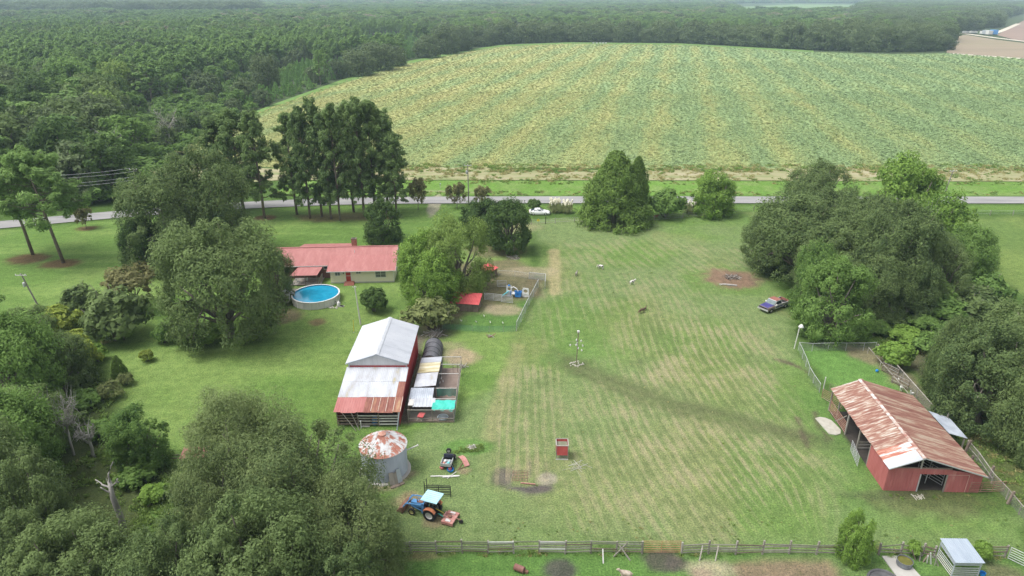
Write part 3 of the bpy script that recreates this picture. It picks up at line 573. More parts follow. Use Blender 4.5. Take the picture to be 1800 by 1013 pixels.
T('vine_thicket', ('shrub', 4), 150, 655, 575, 70, 'yellowish vine mass below the thicket at the lawn corner', 'shrub')
T('shrub', ('shrub', 2), 172, 635, 598, 45, 'bright green weedy shrub at the lawn corner below the vines', 'shrub')
# between lawn and house
T('live_oak', ('oak', 0), 405, 592, 386, 215, 'large oak with bare pale limbs beside the pool deck')
T('live_oak', ('oak', 1), 300, 470, 300, 165, 'tall dark oak towering behind the oak by the pool'); T('live_oak', ('oak', 2), 372, 445, 262, 165, 'grey-green oak with dead twigs between road and house'); T('oak', ('dark', 0), 262, 480, 385, 80, 'dark evergreen tree under the tall oak beside the house lawn')
T('oak', ('oak', 2), 490, 532, 438, 66, 'small reddish-green oak between the large oak and the pool deck')
T('shrub', ('shrub', 5), 212, 596, 492, 125, 'broad tangled shrub on the lawn edge with leaf litter beneath', 'shrub'); T('crape_myrtle', ('myrtle', 0), 240, 545, 468, 100, 'crape myrtle with reddish blossom behind the tangled shrub'); T('shrub', ('shrub', 5), 150, 560, 490, 80, 'grey-green shrub between utility pole and tangled shrub', 'shrub')
T('shrub', ('shrub', 1), 291, 602, 562, 42, 'small round shrub between tangled shrub and large oak', 'shrub'); T('hydrangea', ('shrub', 2), 360, 606, 572, 62, 'low broad-leaved bush at the foot of the large oak, left side', 'shrub'); T('hydrangea', ('shrub', 2), 438, 600, 574, 46, 'low broad-leaved bush at the foot of the large oak, pool side', 'shrub')
T('shrub', ('shrub', 4), 260, 635, 610, 30, 'small yellowish shrub alone on the lawn', 'shrub'); T('conifer_shrub', ('cedar', 1), 211, 660, 624, 30, 'small dark upright conifer on the lawn edge', 'shrub'); T('shrub', ('shrub', 3), 222, 676, 652, 34, 'brownish low shrub beside the upright conifer', 'shrub')
T('holly', ('dark', 1), 673, 426, 357, 74, 'round dark holly standing behind the brick chimney'); T('camellia', ('shrub', 0), 659, 547, 494, 60, 'dense round camellia bush on the lawn by the red door', 'shrub')
# pines along the road
GP = 'pines standing together between house and road'
for px, b, t, w, k in ((522, 377, 200, 76, 0), (545, 384, 190, 70, 1), (566, 381, 178, 72, 2), (582, 385, 200, 66, 0), (598, 388, 184, 66, 1), (622, 373, 184, 78, 2), (640, 381, 174, 74, 1), (660, 376, 178, 80, 0), (682, 372, 196, 80, 2), (697, 378, 235, 66, 1)):
    T('pine_tree', ('pine', k), px, b, t, w, 'tall pine in the close grove between house and road', group=GP)
GQ = 'pines left of the grove, crowns touching'
for px, b, t, w, k, lb in ((395, 372, 205, 92, 0, 'pine rising directly behind the grey-green oak with dead twigs'), (430, 376, 192, 96, 1, 'middle pine of the trio between grove and grey-green oak'), (465, 384, 200, 80, 2, 'pine with bare trunk in a mulch ring nearest the grove')): T('pine_tree', ('pine', k), px, b, t, w, lb, group=GQ)
T('pine_tree', ('umbrella', 0), 58, 448, 285, 160, 'wide-crowned pine in a mulch ring on the side lawn', rz=0.3); T('pine_tree', ('umbrella', 1), 112, 462, 268, 170, 'leaning wide-crowned pine in the nearer mulch ring by the road', rz=0.2)
T('crape_myrtle', ('myrtle', 0), 152, 402, 362, 34, 'tiny crape myrtle in its own mulch ring by the road bend')
GM_ = 'small crape myrtles along the drive'
for px, b, t, w, lb in ((735, 369, 314, 38, 'brownish crape myrtle between the pine grove and the sandy drive'), (803, 366, 321, 36, 'brownish crape myrtle between the sandy drive and the utility pole'), (848, 364, 326, 35, 'brownish crape myrtle between utility pole and dark glossy trees')): T('crape_myrtle', ('myrtle', 0), px, b, t, w, lb, group=GM_)
# the clump in the middle
T('cypress', ('feather', 0), 808, 512, 380, 132, 'feathery light green cypress over the red-roofed sheds'); T('bright_tree', ('bright', 0), 765, 535, 440, 112, 'leafy bright green tree in front of the feathery cypress'); T('bright_tree', ('bright', 1), 745, 520, 410, 90, 'bright green tree nearest the house gable in the middle clump')
T('shrub', ('shrub', 3), 755, 580, 508, 100, 'straggly shrub with pale dry flower heads behind the shed roof', 'shrub'); T('bright_tree', ('bright', 1), 752, 560, 470, 70, 'young green tree growing through the straggly dry shrub')
T('dark_tree', ('dark', 0), 895, 442, 352, 88, 'dark glossy tree above the white hanging feeder'); T('dark_tree', ('dark', 1), 845, 420, 352, 86, 'dark glossy tree behind the feathery cypress'); T('round_bush', ('shrub', 0), 939, 369, 345, 33, 'round dark bush beside the white car', 'shrub'); T('round_bush', ('shrub', 0), 884, 372, 346, 32, 'round dark bush at the roadside behind the dark glossy trees', 'shrub')
T('cedar', ('cedar', 0), 1078, 392, 262, 142, 'broad pointed cedar beside the pampas grass', sy=1.0); T('cedar', ('cedar', 0), 1116, 385, 272, 60, 'narrow cedar tip rising beside the broad cedar'); T('cedar_hedge', ('shrub', 1), 1170, 382, 320, 72, 'low spreading cedar beside the broad pointed cedar', 'shrub'); T('chinaberry', ('bright', 0), 1250, 378, 303, 86, 'round bright green tree at the roadside end of the hedge')
# the great clump on the right
T('live_oak', ('oak', 0), 1405, 490, 345, 190, 'huge spreading grey-green oak above the old pickup', sy=.9); T('live_oak', ('oak', 1), 1560, 540, 360, 160, 'huge spreading grey-green oak next to the bright glossy tree', sy=.9); T('live_oak', ('oak', 2), 1480, 515, 385, 150, 'spreading oak between the two huge grey-green oaks'); GO = 'further oaks merged into the great clump'
for px, b, t, w, k in ((1352, 470, 375, 110, 1), (1500, 455, 345, 150, 2), (1600, 515, 395, 130, 0), (1530, 555, 440, 120, 2), (1465, 480, 350, 140, 1), (1440, 440, 335, 130, 0), (1540, 470, 350, 120, 2), (1370, 440, 360, 100, 2), (1440, 530, 420, 110, 0), (1590, 555, 450, 110, 1), (1640, 540, 430, 100, 2), (1500, 545, 440, 100, 1)): T('live_oak', ('oak', k), px, b, t, w, 'grey-green oak merged into the great clump beside the meadow', group=GO)
T('oak', ('neardark', 1), 1420, 552, 430, 80, 'small oak over the bed of the old pickup'); T('oak', ('neardark', 0), 1457, 592, 462, 135, 'bushy green tree behind the barn lamp pole', hmin=6)
T('bright_tree', ('bright', 0), 1575, 420, 276, 135, 'tall glossy green tree rising behind the huge oaks'); T('bright_tree', ('bright', 1), 1640, 470, 345, 110, 'glossy green tree at the outer edge of the huge oaks'); T('oak', ('oak', 2), 1430, 395, 286, 115, 'brownish-green tree standing behind the huge oaks'); T('oak', ('neardark', 1), 1690, 500, 400, 90, 'dark reddish-green tree at the meadow edge of the clump')
GS = 'brambles below the huge oaks'
for px, b, t, w, k in ((1640, 545, 480, 100, 1), (1700, 555, 492, 110, 5), (1735, 535, 470, 80, 1), (1655, 560, 510, 90, 1)): T('bramble', ('shrub', k), px, b, t, w, 'tangled bramble thicket between huge oaks and meadow', 'shrub', GS)
T('shrub', ('shrub', 2), 1573, 645, 592, 72, 'spreading shrub outside the pen fence corner', 'shrub')
GR = 'oaks along the right edge of the farm'
for px, b, t, w, k, lb in ((1720, 745, 575, 190, 0, 'broad oak leaning toward the galvanised lean-to of the barn'), (1800, 700, 530, 190, 1, 'tall oak behind the broad oak at the meadow brambles'), (1660, 700, 560, 95, 1, 'narrow oak nearest the spreading shrub at the pen corner'), (1810, 800, 620, 160, 0, 'oak beyond the timber posts of the pipe fence')): T('oak', ('nearoak', k), px, b, t, w, lb, group=GR)
T('young_tree', ('bright', 0), 1496, 984, 906, 64, 'young bright green tree growing at the bottom rail fence', rz=1); T('weed_clump', ('shrub', 2), 1604, 975, 946, 30, 'small leafy weed at the fence above the trough', 'shrub'); T('weed_clump', ('shrub', 2), 1722, 985, 945, 40, 'leafy green weed behind the tin shelter', 'shrub')
GD = 'bushes in the rough ground between pen and brambles'
for px, b, t, w, k in ((1540, 585, 560, 60, 1), (1590, 600, 570, 70, 2), (1640, 620, 580, 80, 1), (1620, 575, 548, 60, 1), (1675, 600, 560, 70, 1), (1560, 565, 540, 70, 5)): T('bush', ('shrub', k), px, b, t, w, 'leafy bush in the rough ground between pen corner and brambles', 'shrub', GD)
GT = 'undergrowth at the foot of the left wood'
for px, b, t, w, k in ((150, 715, 680, 70, 1), (195, 700, 665, 50, 3), (120, 760, 715, 70, 5), (175, 770, 735, 60, 1), (240, 850, 815, 70, 1), (270, 880, 850, 60, 2), (330, 880, 850, 60, 5), (60, 620, 575, 90, 5), (130, 620, 575, 80, 4)): T('bush', ('shrub', k), px, b, t, w, 'low bush in the undergrowth along the left wood', 'shrub', GT)
# dead trees
def dead(px, b, t, w, label, seed, **kw):
    p = G(px, b); o = thing('dead_tree', label, 'tree', (p.x, p.y, 0)); h = HT(t, p.y); s = w * depth((p.x, p.y, 2)) / FPX; m = bare(seed, **kw); put(m.mesh('branches', GREY, True), 'branches', o, scale=(s, s, h)); return o
dead(130, 800, 683, 60, 'pale dead tree with fine bare twigs in the left wood', 11, lobes=12, twigs=14, trunk=.04); dead(165, 803, 735, 54, 'small bleached dead tree at the lawn edge', 12, lobes=10, twigs=10, trunk=.06); p = G(222, 955); o = thing('dead_tree', 'broken dead snag rising from the thicket', 'tree', (p.x, p.y, 0)); hh = HT(846, p.y); m = MB(); rg9 = np.random.default_rng(5)
m.path([(0, 0, 0), (.12, .05, hh * .4), (-.05, 0, hh * .75), (.05, 0, hh)], [.34, .28, .22, .15], 8)
for e, z in (((-1.3, .2, hh * 1.0), .86), ((.9, -.1, hh * 1.05), .9), ((.75, .1, hh * 1.28), .96), ((-.6, -.4, hh * .95), .8)): limb(m, rg9, (0, 0, hh * z), e, .11, .04, 4, .2)
for _ in range(7): q = np.array((rg9.uniform(-1.1, .9), 0, hh * .98)); limb(m, rg9, q, q + rg9.normal(size=3) * .3 + (0, 0, .25), .035, .012, 3, .2)
m.build('branches', GREY, o, True)
dead(1592, 470, 350, 60, 'bare grey dead tree showing between the huge oaks', 14, lobes=10, twigs=10, trunk=.03); dead(210, 300, 225, 50, 'dead tree with pale limbs among the roadside wood', 16, lobes=9, twigs=6, trunk=.03); dead(300, 262, 190, 60, 'dead crown with white branches at the field corner', 17, lobes=10, twigs=8, trunk=.03)
# pampas grass
PG = leafmat('pampas_blade', (.10, .125, .065), (.20, .225, .12)); PL = worn('pampas_plume', [(.3, (.62, .58, .44)), (.7, (.75, .72, .60))], 3)
def pampas(px, b, r, h, n, label):
    p = G(px, b); o = thing('pampas_grass', label, 'grass clump', (p.x, p.y, 0)); rng = np.random.default_rng(px); K = 900
    a = rng.random(K) * 6.28; l = r * (.5 + .6 * rng.random(K)); s0 = np.stack([np.cos(a) * .25 * r, np.sin(a) * .25 * r, np.zeros(K)], 1); md = np.stack([np.cos(a) * l * .6, np.sin(a) * l * .6, h * (.45 + .3 * rng.random(K))], 1); e = np.stack([np.cos(a) * l, np.sin(a) * l, h * .35 * rng.random(K)], 1)
    w = np.stack([-np.sin(a), np.cos(a), np.zeros(K)], 1) * .035; V = np.stack([s0, md + w, e, md - w], 1).reshape(-1, 3); put(np_mesh('blades', V, quads(V), [PG]), 'blades', o)
    for i in range(n):
        q = rng.random() * 6.28; rr = r * .6 * math.sqrt(rng.random()); x, y = math.cos(q) * rr, math.sin(q) * rr; m = MB(); hh = h * (.7 + .35 * rng.random()); m.path([(x * .5, y * .5, .3), (x, y, hh * .75), (x * 1.1, y * 1.1, hh * .85), (x * 1.22, y * 1.22, hh), (x * 1.3, y * 1.3, hh * 1.08)], [.015, .02, .15, .17, .03], 6); m.build('plume', PL, o, True)
pampas(975, 373, 2.0, 3.0, 46, 'pampas grass with cream plumes in front of the road beside the round bush'); pampas(996, 374, 1.8, 2.8, 36, 'pampas grass with cream plumes touching the broad cedar'); pampas(1212, 375, 1.9, 2.8, 16, 'pampas grass between low cedar and round bright tree')

# ---------------------------------------------------------------- the woods beyond road and field
def far_variant(key, kind, leaf, seed, **kw):
    V, mb = dict(broad=broad, pine=pine, conical=conical, shrub=shrub)[kind](seed, **kw); tv = np.array([tuple(v) for v in mb.v]); tf = [f for f in mb.f if len(f) == 4]
    Q = np.concatenate([quads(V), np.array(tf) + len(V)]); me = np_mesh(key[0], np.concatenate([V, tv]), Q, [LM[leaf], BARK], np.concatenate([np.zeros(len(V) // 4), np.ones(len(tf))])); _var[key] = me; return me
for i in range(4): far_variant(('fpine', i), 'pine', 'forest', 300 + i, bare=.30, width=.62, br=38, n=16, size=.034, tuft=4, aspect=.45)
for i in range(4): far_variant(('foak', i), 'broad', ('live', 'dark', 'scrub', 'oak')[i], 310 + i, lobes=16, cl=10, n=26, size=.032, low=.08)
for i in range(3): far_variant(('flive', i), 'broad', 'live', 320 + i, lobes=18, cl=14, n=34, size=.022, low=.04, lobe_r=.4)
for i in range(2): far_variant(('fyoung', i), 'conical', 'young', 330 + i, cl=80, n=14, size=.055, aspect=.45)
for i in range(2): far_variant(('fscrub', i), 'shrub', 'scrub', 340 + i, cl=60, n=14, size=.075, rough=.4)
far_variant(('fgrey', 0), 'broad', 'grey', 350, lobes=13, cl=8, n=14, size=.035, low=.1); far_variant(('fyel', 0), 'broad', 'feather', 351, lobes=13, cl=8, n=16, size=.036, low=.1)
rngF = np.random.default_rng(7)
EDGE = [(-400, 385), (0, 369), (110, 366), (215, 352), (300, 300), (330, 258), (420, 205), (470, 184), (600, 138), (700, 108), (820, 86), (880, 77), (1000, 73), (1200, 75), (1430, 88), (1570, 92), (1664, 89), (1662, 57), (1740, 50), (1752, 33), (1800, 21), (2600, 8)]
ex, ey = np.array([e[0] for e in EDGE]), np.array([e[1] for e in EDGE])
YOUNG = [(420, 205), (470, 150), (560, 104), (650, 66), (760, 58), (810, 84), (700, 108), (600, 138), (480, 184)]
def inpoly(x, y, P): return sdist(x, y, P) < 0
pts = []
bands = [(150, 320, 5.2), (320, 620, 6.4), (620, 1000, 8.5), (1000, 1900, 13.0), (1900, 4200, 24.0)]
for y0, y1, s in bands:
    xm = .95 * y1 + 60; X, Y = np.meshgrid(np.arange(-xm, xm, s), np.arange(y0, y1, s)); X = X.ravel() + rngF.uniform(-.42, .42, X.size) * s; Y = Y.ravel() + rngF.uniform(-.42, .42, Y.size) * s
    k = np.abs(X) < .86 * Y + 40; X, Y = X[k], Y[k]; px, py = PXA(X, Y); lim = np.interp(px, ex, ey); k = (py < lim) & (py > -9.5)
    hole = inpoly(px, py, [(1268, 7), (1310, 24.5), (1420, 25.5), (1512, 22.5), (1530, 6.5), (1400, 5.5)]) | inpoly(px, py, [(1715, 2), (1720, 8.5), (1900, 8.5), (1900, 2)]) | inpoly(px, py, [(520, -5), (690, 2.5), (800, 6.5), (850, 4.5), (800, -5)])
    X, Y, px, py = [q[k & ~hole] for q in (X, Y, px, py)]
    rd = ldist(X, Y, ROADP); fd = sdist(X, Y, W(FIELD)); yg = inpoly(px, py, YOUNG) & (fbm(X * .02, Y * .02, 3) < .66)
    for i in range(len(X)):
        if rd[i] < 7: continue
        x, y, d = X[i], Y[i], fd[i]; r = rngF.random(); nb = fbm(np.array([x * .008]), np.array([y * .008]), 41)[0]
        if px[i] < 445 and 15 < py[i] < 27.5: kind = 'flive'; h = rngF.uniform(20, 27); w = h * .8
        elif yg[i] and d > 6: kind = 'fyoung'; h = rngF.uniform(4, 7); w = h * .85
        elif (px[i] > 830 and d < 60) or (d < 26 and px[i] > 560 and nb > .42): kind = 'flive'; h = rngF.uniform(13, 21); w = h * rngF.uniform(1.0, 1.5)
        elif 235 < px[i] < 460 and py[i] > 182: kind = 'fscrub' if r < .85 else 'foak'; h = rngF.uniform(2.5, 5) if kind == 'fscrub' else rngF.uniform(5, 9); w = h * 1.25
        elif px[i] < 330 and py[i] > 175: kind = 'foak' if r < .66 else ('fyel' if r < .72 else ('fscrub' if r < .92 else 'fpine')); h = rngF.uniform(9, 19); w = h * rngF.uniform(.85, 1.25)
        elif d < 75 and px[i] < 560: kind = 'fscrub' if r < .7 else 'foak'; h = rngF.uniform(2.5, 5) if kind == 'fscrub' else rngF.uniform(6, 11); w = h * 1.2
        elif px[i] > 1500: kind = 'flive' if r < .7 else 'foak'; h = rngF.uniform(13, 20); w = h
        elif nb > .58: kind = 'foak' if r < .55 else ('fgrey' if r < .64 else ('fyel' if r < .74 else 'fpine')); h = rngF.uniform(8, 18); w = h * rngF.uniform(.8, 1.2)
        else: kind = 'fpine' if r < .95 else 'foak'; h = rngF.uniform(11, 18) if py[i] > 60 else rngF.uniform(9, 15); w = h * rngF.uniform(.5, .8)
        if kind == 'fscrub': h = min(h, 5)
        if kind in ('flive', 'foak') and s > 7: w *= 1.25
        if kind in ('flive', 'foak', 'fgrey', 'fyel') and s < 7 and rngF.random() < .60 and d > 8: continue
        if px[i] > 840 and px[i] < 1675 and d < 34: continue
        if s > 7 and kind == 'flive' and rngF.random() < .35: continue
        if s > 10: w *= s / 7.0
        if px[i] > 840 and 30 < d < 150 and px[i] < 1680: h *= .62; w *= .7
        pts.append((x, y, h, w, kind, px[i], py[i]))
# the big oaks that line the crop, set out one by one
for px, py, hm, wm in [(846 + 26.5 * i + 6 * math.sin(i * 2.3), None, 11 + 9 * abs(math.sin(i * 1.7)) + (3 if i > 20 else 0), 18 + 14 * abs(math.sin(i * 1.7 + .3))) for i in range(31)] + [(622, 137, 15, 22), (655, 128, 17, 26), (690, 119, 13, 18), (748, 104, 16, 22), (780, 97, 20, 26), (808, 91, 15, 20), (455, 168, 18, 15), (545, 150, 9, 12), (585, 140, 10, 13)]:
    yb = np.interp(px, ex, ey) if py is None else py; q = G(px, yb + .6); pts.append((q.x, q.y + (wm * .42 if py is None else wm * .5 + 4), hm, wm, 'flive', px, yb))
    if py is None: q2 = G(px + 12, yb); pts.append((q2.x, q2.y + wm * 1.1, hm * 1.05, wm * .9, 'flive', px, yb - 2))
vis = [p for p in pts if -60 < p[5] < 1860]
INFO = dict(fpine=('pine_tree', 'pine of the tall wood beyond the road and field', 'tree', 'pines of the far wood'), foak=('broadleaf_tree', 'broadleaf tree of the mixed wood beyond the road', 'tree', 'broadleaf trees of the mixed wood'), flive=('live_oak', 'dark rounded live oak along the far edge of the crop', 'tree', 'live oaks bordering the crop'), fyoung=('young_pine', 'young bright pine planted along the left edge of the crop', 'tree', 'young pines of the plantation'), fscrub=('scrub_bush', 'green scrub bush at the left field corner beyond the road', 'shrub', 'scrub at the field corner'), fgrey=('grey_tree', 'grey half-bare tree among the far pines', 'tree', 'grey trees in the far wood'), fyel=('pale_tree', 'pale yellowish tree of the mixed wood beyond the road', 'tree', 'pale trees of the mixed wood'))
KW = dict(fpine=.64, fyoung=1.12, fscrub=1.05); NV = dict(fpine=4, foak=4, flive=3, fyoung=2, fscrub=2, fgrey=1, fyel=1); CAP = dict(fpine=290, foak=260, flive=230, fyoung=280, fscrub=200, fgrey=60, fyel=60)
rest = []; cnt = {}
for p in sorted(vis, key=lambda q: q[1]):
    k = p[4]; c = cnt.get(k, 0)
    if c >= CAP[k]: rest.append(p); continue
    cnt[k] = c + 1; nm, lb, ct, gr = INFO[k]; w = p[3] / KW.get(k, 1.12)
    o = put(_var[k, int(rngF.integers(NV[k]))], nm, None, (p[0], p[1], -.1), (0, 0, rngF.random() * 6.28), (w, w, p[2] / 1.03)); tag(o, lb, ct, gr)
rest += [p for p in pts if not (-60 < p[5] < 1860)]
def scatter(name, label, P, sources, zoff=-.2):
    """one object: geometry nodes set copies of the source meshes on points"""
    V = np.array([(p[0], p[1], zoff) for p in P]); me = bpy.data.meshes.new(name); me.vertices.add(len(V)); me.vertices.foreach_set('co', V.astype(np.float32).ravel()); rg = np.random.default_rng(len(P))
    a = me.attributes.new('size', 'FLOAT_VECTOR', 'POINT'); a.data.foreach_set('vector', np.array([(p[3] , p[3], p[2]) for p in P], np.float32).ravel())
    a = me.attributes.new('turn', 'FLOAT_VECTOR', 'POINT'); a.data.foreach_set('vector', np.array([(0, 0, q) for q in rg.random(len(P)) * 6.28], np.float32).ravel())
    a = me.attributes.new('pick', 'INT', 'POINT'); a.data.foreach_set('value', np.array([p[4] for p in P], np.int32))
    cl = bpy.data.collections.new(name + '_kinds')
    for i, s in enumerate(sources): q = bpy.data.objects.new('%02d_%s' % (i, name), s); cl.objects.link(q)
    ng = bpy.data.node_groups.new(name, 'GeometryNodeTree'); ng.interface.new_socket('Geometry', in_out='INPUT', socket_type='NodeSocketGeometry'); ng.interface.new_socket('Geometry', in_out='OUTPUT', socket_type='NodeSocketGeometry')
    N, L = ng.nodes, ng.links; gi = N.new('NodeGroupInput'); go = N.new('NodeGroupOutput'); ip = N.new('GeometryNodeInstanceOnPoints'); ci = N.new('GeometryNodeCollectionInfo'); ci.inputs['Collection'].default_value = cl; ci.inputs['Separate Children'].default_value = True; ci.inputs['Reset Children'].default_value = True
    def at(n, t):
        q = N.new('GeometryNodeInputNamedAttribute'); q.data_type = t; q.inputs['Name'].default_value = n; return q.outputs['Attribute']
    L.new(gi.outputs[0], ip.inputs['Points']); L.new(ci.outputs[0], ip.inputs['Instance']); ip.inputs['Pick Instance'].default_value = True; L.new(at('pick', 'INT'), ip.inputs['Instance Index']); L.new(at('size', 'FLOAT_VECTOR'), ip.inputs['Scale']); L.new(at('turn', 'FLOAT_VECTOR'), ip.inputs['Rotation']); L.new(ip.outputs[0], go.inputs[0])
    o = put(me, name); md = o.modifiers.new('scatter', 'NODES'); md.node_group = ng; return tag(o, label, kind='stuff')
order = []; src = []
for k in NV:
    for i in range(NV[k]): order.append((k, i)); src.append(_var[k, i])
look = {ki: n for n, ki in enumerate(order)}
scatter('distant_forest', 'far woods of pine and oak fading toward the horizon', [(p[0], p[1], p[2] / 1.03, p[3] / KW.get(p[4], 1.12), look[p[4], int(rngF.integers(NV[p[4]]))]) for p in rest], src)

# crop plants: low leafy clumps, thick near the road, thinning where they can no longer be told apart
CM = crop_mat('crop_leaf', True); csrc = []
for i in range(4):
    rg = np.random.default_rng(400 + i); d = unit(rg.normal(size=(7, 3))); d[:, 2] = np.abs(d[:, 2]); V = leaves(rg, d * (.32, .32, .22) + (0, 0, .15), np.full(7, .22), 4, .26, .5, d, up=.5); V[:, 2] = np.maximum(V[:, 2], -.05); csrc.append(np_mesh('crop_plant', V, quads(V), [CM]))
CW = W(FIELD); CP_ = []
for y0, y1, s, k in ((175, 260, .95, 1.0), (260, 360, 1.3, 1.05), (360, 520, 2.0, 1.2), (520, 740, 3.2, 1.5)):
    xm = .86 * y1; X, Y = np.meshgrid(np.arange(-xm * .62, xm, s), np.arange(y0, y1, s * 1.15)); X = X.ravel() + rngF.uniform(-.5, .5, X.size) * s; Y = Y.ravel() + rngF.uniform(-.5, .5, Y.size) * s
    q = (sdist(X, Y, CW) < -.5 + 2.5 * (fbm(X * .2, Y * .2, 77) - .5)) & (np.abs(X) < .84 * Y + 5); X, Y = X[q], Y[q]; h = k * (.65 + .7 * rngF.random(len(X)))
    for i in range(len(X)): CP_.append((X[i], Y[i], h[i] * .45, h[i] * 1.2, i % 4))
scatter('crop_plants', 'low leafy crop plants with yellowed stripes covering the big field', CP_, csrc, .05)
# weeds and long grass where nobody mows
WC = leafmat('weed_leaf', (.06, .105, .035), (.15, .21, .075), rand=.6); WD = leafmat('dry_weed', (.16, .15, .08), (.30, .27, .16), rand=.6); wsrc = []
for i in range(4):
    rg = np.random.default_rng(500 + i); c_ = rg.normal(size=(9, 3)) * (.22, .22, 0) + (0, 0, .22); V = leaves(rg, c_, np.full(9, .26), 7, .20, .16 if i > 1 else .35, None, up=.2, flat=1.1, droop=-.9); V[:, 2] = np.maximum(V[:, 2], -.02); wsrc.append(np_mesh('weed', V, quads(V), [WD if i == 3 else WC]))
WP_ = []
def weeds(poly, dens, k, dry=.1, clump=.5):
    P = W(poly); x0, x1 = min(p[0] for p in P), max(p[0] for p in P); y0, y1 = min(p[1] for p in P), max(p[1] for p in P); n = int((x1 - x0) * (y1 - y0) * dens); X = rngF.uniform(x0, x1, n); Y = rngF.uniform(y0, y1, n); q = (sdist(X, Y, P) < 0) & (fbm(X * .5, Y * .5, 9) > clump); X, Y = X[q], Y[q]
    for i in range(len(X)): h = k * rngF.uniform(.5, 1.3); WP_.append((X[i], Y[i], h, h * rngF.uniform(.9, 1.4), 3 if rngF.random() < dry else int(rngF.integers(3))))
weeds([(1500, 545), (1700, 560), (1770, 640), (1700, 700), (1610, 640), (1540, 600)], 2.0, .7, .1, .42); weeds([(1690, 690), (1760, 760), (1830, 900), (1780, 890), (1700, 800), (1665, 745)], 3.0, .55, .25, .4)
weeds([(-50, 640), (170, 640), (230, 790), (330, 850), (300, 1020), (-50, 1020)], 1.6, .8, .05, .4); weeds([(270, 840), (340, 830), (330, 900), (270, 970), (230, 940)], 5.0, .6, .0, .3); weeds([(690, 965), (1470, 967), (1470, 978), (690, 978)], 7.0, .35, .3, .5); weeds([(1530, 965), (1790, 960), (1790, 985), (1530, 982)], 5.0, .45, .2, .45)
weeds([(560, 301), (2000, 304), (2000, 320), (560, 318)], .9, .9, .75, .5); weeds([(560, 290), (2000, 292), (2000, 305), (560, 302)], 1.2, 1.1, .45, .46); weeds([(560, 316), (2000, 318), (2000, 326), (560, 324)], 1.2, .6, .3, .5); weeds([(480, 337), (2000, 338), (2000, 344), (480, 344)], 1.4, .6, .35, .5); weeds([(1500, 868), (1730, 870), (1730, 880), (1500, 878)], 4.0, .3, .3, .5); weeds([(795, 785), (850, 783), (850, 795), (800, 797)], 8.0, .4, .0, .3); weeds([(640, 850), (720, 832), (722, 845), (650, 868)], 5.0, .4, .2, .5); weeds([(60, 560), (170, 560), (200, 600), (150, 620), (60, 600)], 2.0, .7, .1, .4)
weeds([(930, 386), (1330, 372), (1480, 760), (1560, 880), (1560, 950), (700, 950), (740, 760), (900, 660), (905, 580)], .35, .16, .45, .55); weeds([(700, 905), (1790, 905), (1790, 960), (700, 960)], 1.0, .18, .3, .55)
scatter('tall_weeds', 'rough weeds and long dry grass along fences, verges and wood edges', WP_, wsrc, 0.0)
# the air between here and the horizon
hz = bpy.data.materials.new('haze_air'); hz.use_nodes = True; N, L = nodes(hz); N.clear(); pv = N.new('ShaderNodeVolumePrincipled'); pv.inputs['Color'].default_value = (.64, .83, 1.0, 1); pv.inputs['Density'].default_value = .00016; pv.inputs['Anisotropy'].default_value = 0.0; ho = N.new('ShaderNodeOutputMaterial'); L.new(pv.outputs[0], ho.inputs['Volume'])
tag(MB().box((0, 5000 - 700, 26), (18400, 24000 - 1000, 56)).build('haze', hz), 'thin pale haze', kind='stuff')
# ---------------------------------------------------------------- building materials
RUST = worn('rusty_tin', [(.36, (.195, .085, .066)), (.47, (.25, .12, .09)), (.54, (.32, .20, .15)), (.60, (.42, .35, .29)), (.68, (.50, .48, .45))], 1.7, .75, stretch=(.22, 2.4, 1), rand=.10, detail=9, spec=.4)
RUST2 = worn('mixed_rust', [(.30, (.185, .078, .062)), (.45, (.24, .115, .088)), (.54, (.30, .18, .13)), (.63, (.38, .30, .23)), (.74, (.34, .24, .18))], 1.1, .75, stretch=(.22, 2.4, 1), rand=.14, detail=9, spec=.4)
RUSTW = worn('flaking_white_tin', [(.36, (.36, .13, .09)), (.44, (.48, .27, .20)), (.47, (.54, .54, .56)), (.7, (.60, .60, .62))], .9, .6, stretch=(.25, 3, 1), rand=.12, detail=8)
RUSTY = worn('rusty_tin_down', [(.28, (.19, .07, .055)), (.5, (.25, .105, .08)), (.66, (.32, .16, .10)), (.76, (.40, .27, .16))], 1.3, .75, stretch=(2.2, .4, 1), rand=.25, detail=7)
PINKT = worn('faded_red_tin', [(.3, (.36, .13, .12)), (.7, (.44, .19, .175))], 1.2, .6, stretch=(2, .4, 1), rand=.1)
TIN = worn('white_tin', [(.30, (.38, .40, .44)), (.5, (.46, .48, .52)), (.7, (.52, .54, .57))], .5, .45, metal=.15, stretch=(.5, 1.5, 1), rand=.08)
TINS = worn('stained_tin', [(.28, (.42, .38, .26)), (.36, (.42, .42, .44)), (.5, (.50, .52, .56)), (.72, (.60, .61, .64))], .6, .45, metal=.15, stretch=(1.6, .5, 1), rand=.10, detail=8)
TINM = worn('mossy_tin', [(.30, (.16, .12, .05)), (.42, (.42, .36, .2)), (.6, (.58, .54, .38)), (.72, (.70, .68, .60))], .8, .6, stretch=(.4, 2, 1), detail=7)
GALV = worn('galvanised', [(.3, (.36, .40, .46)), (.5, (.48, .52, .58)), (.7, (.60, .64, .70))], .7, .42, metal=.35, rand=.1)
BINW = worn('bin_steel', [(.3, (.34, .38, .43)), (.55, (.46, .50, .55)), (.7, (.54, .56, .60)), (.8, (.42, .36, .30))], .6, .45, metal=.35, stretch=(1, 1, .3))
REDW = worn('red_siding', [(.3, (.33, .095, .092)), (.6, (.40, .130, .122)), (.78, (.45, .20, .18))], 1.0, .7, stretch=(2, 2, .4), rand=.10)
REDD = worn('dark_red_siding', [(.3, (.32, .035, .04)), (.7, (.42, .065, .065))], 1.0, .65, stretch=(2, 2, .4), rand=.1)
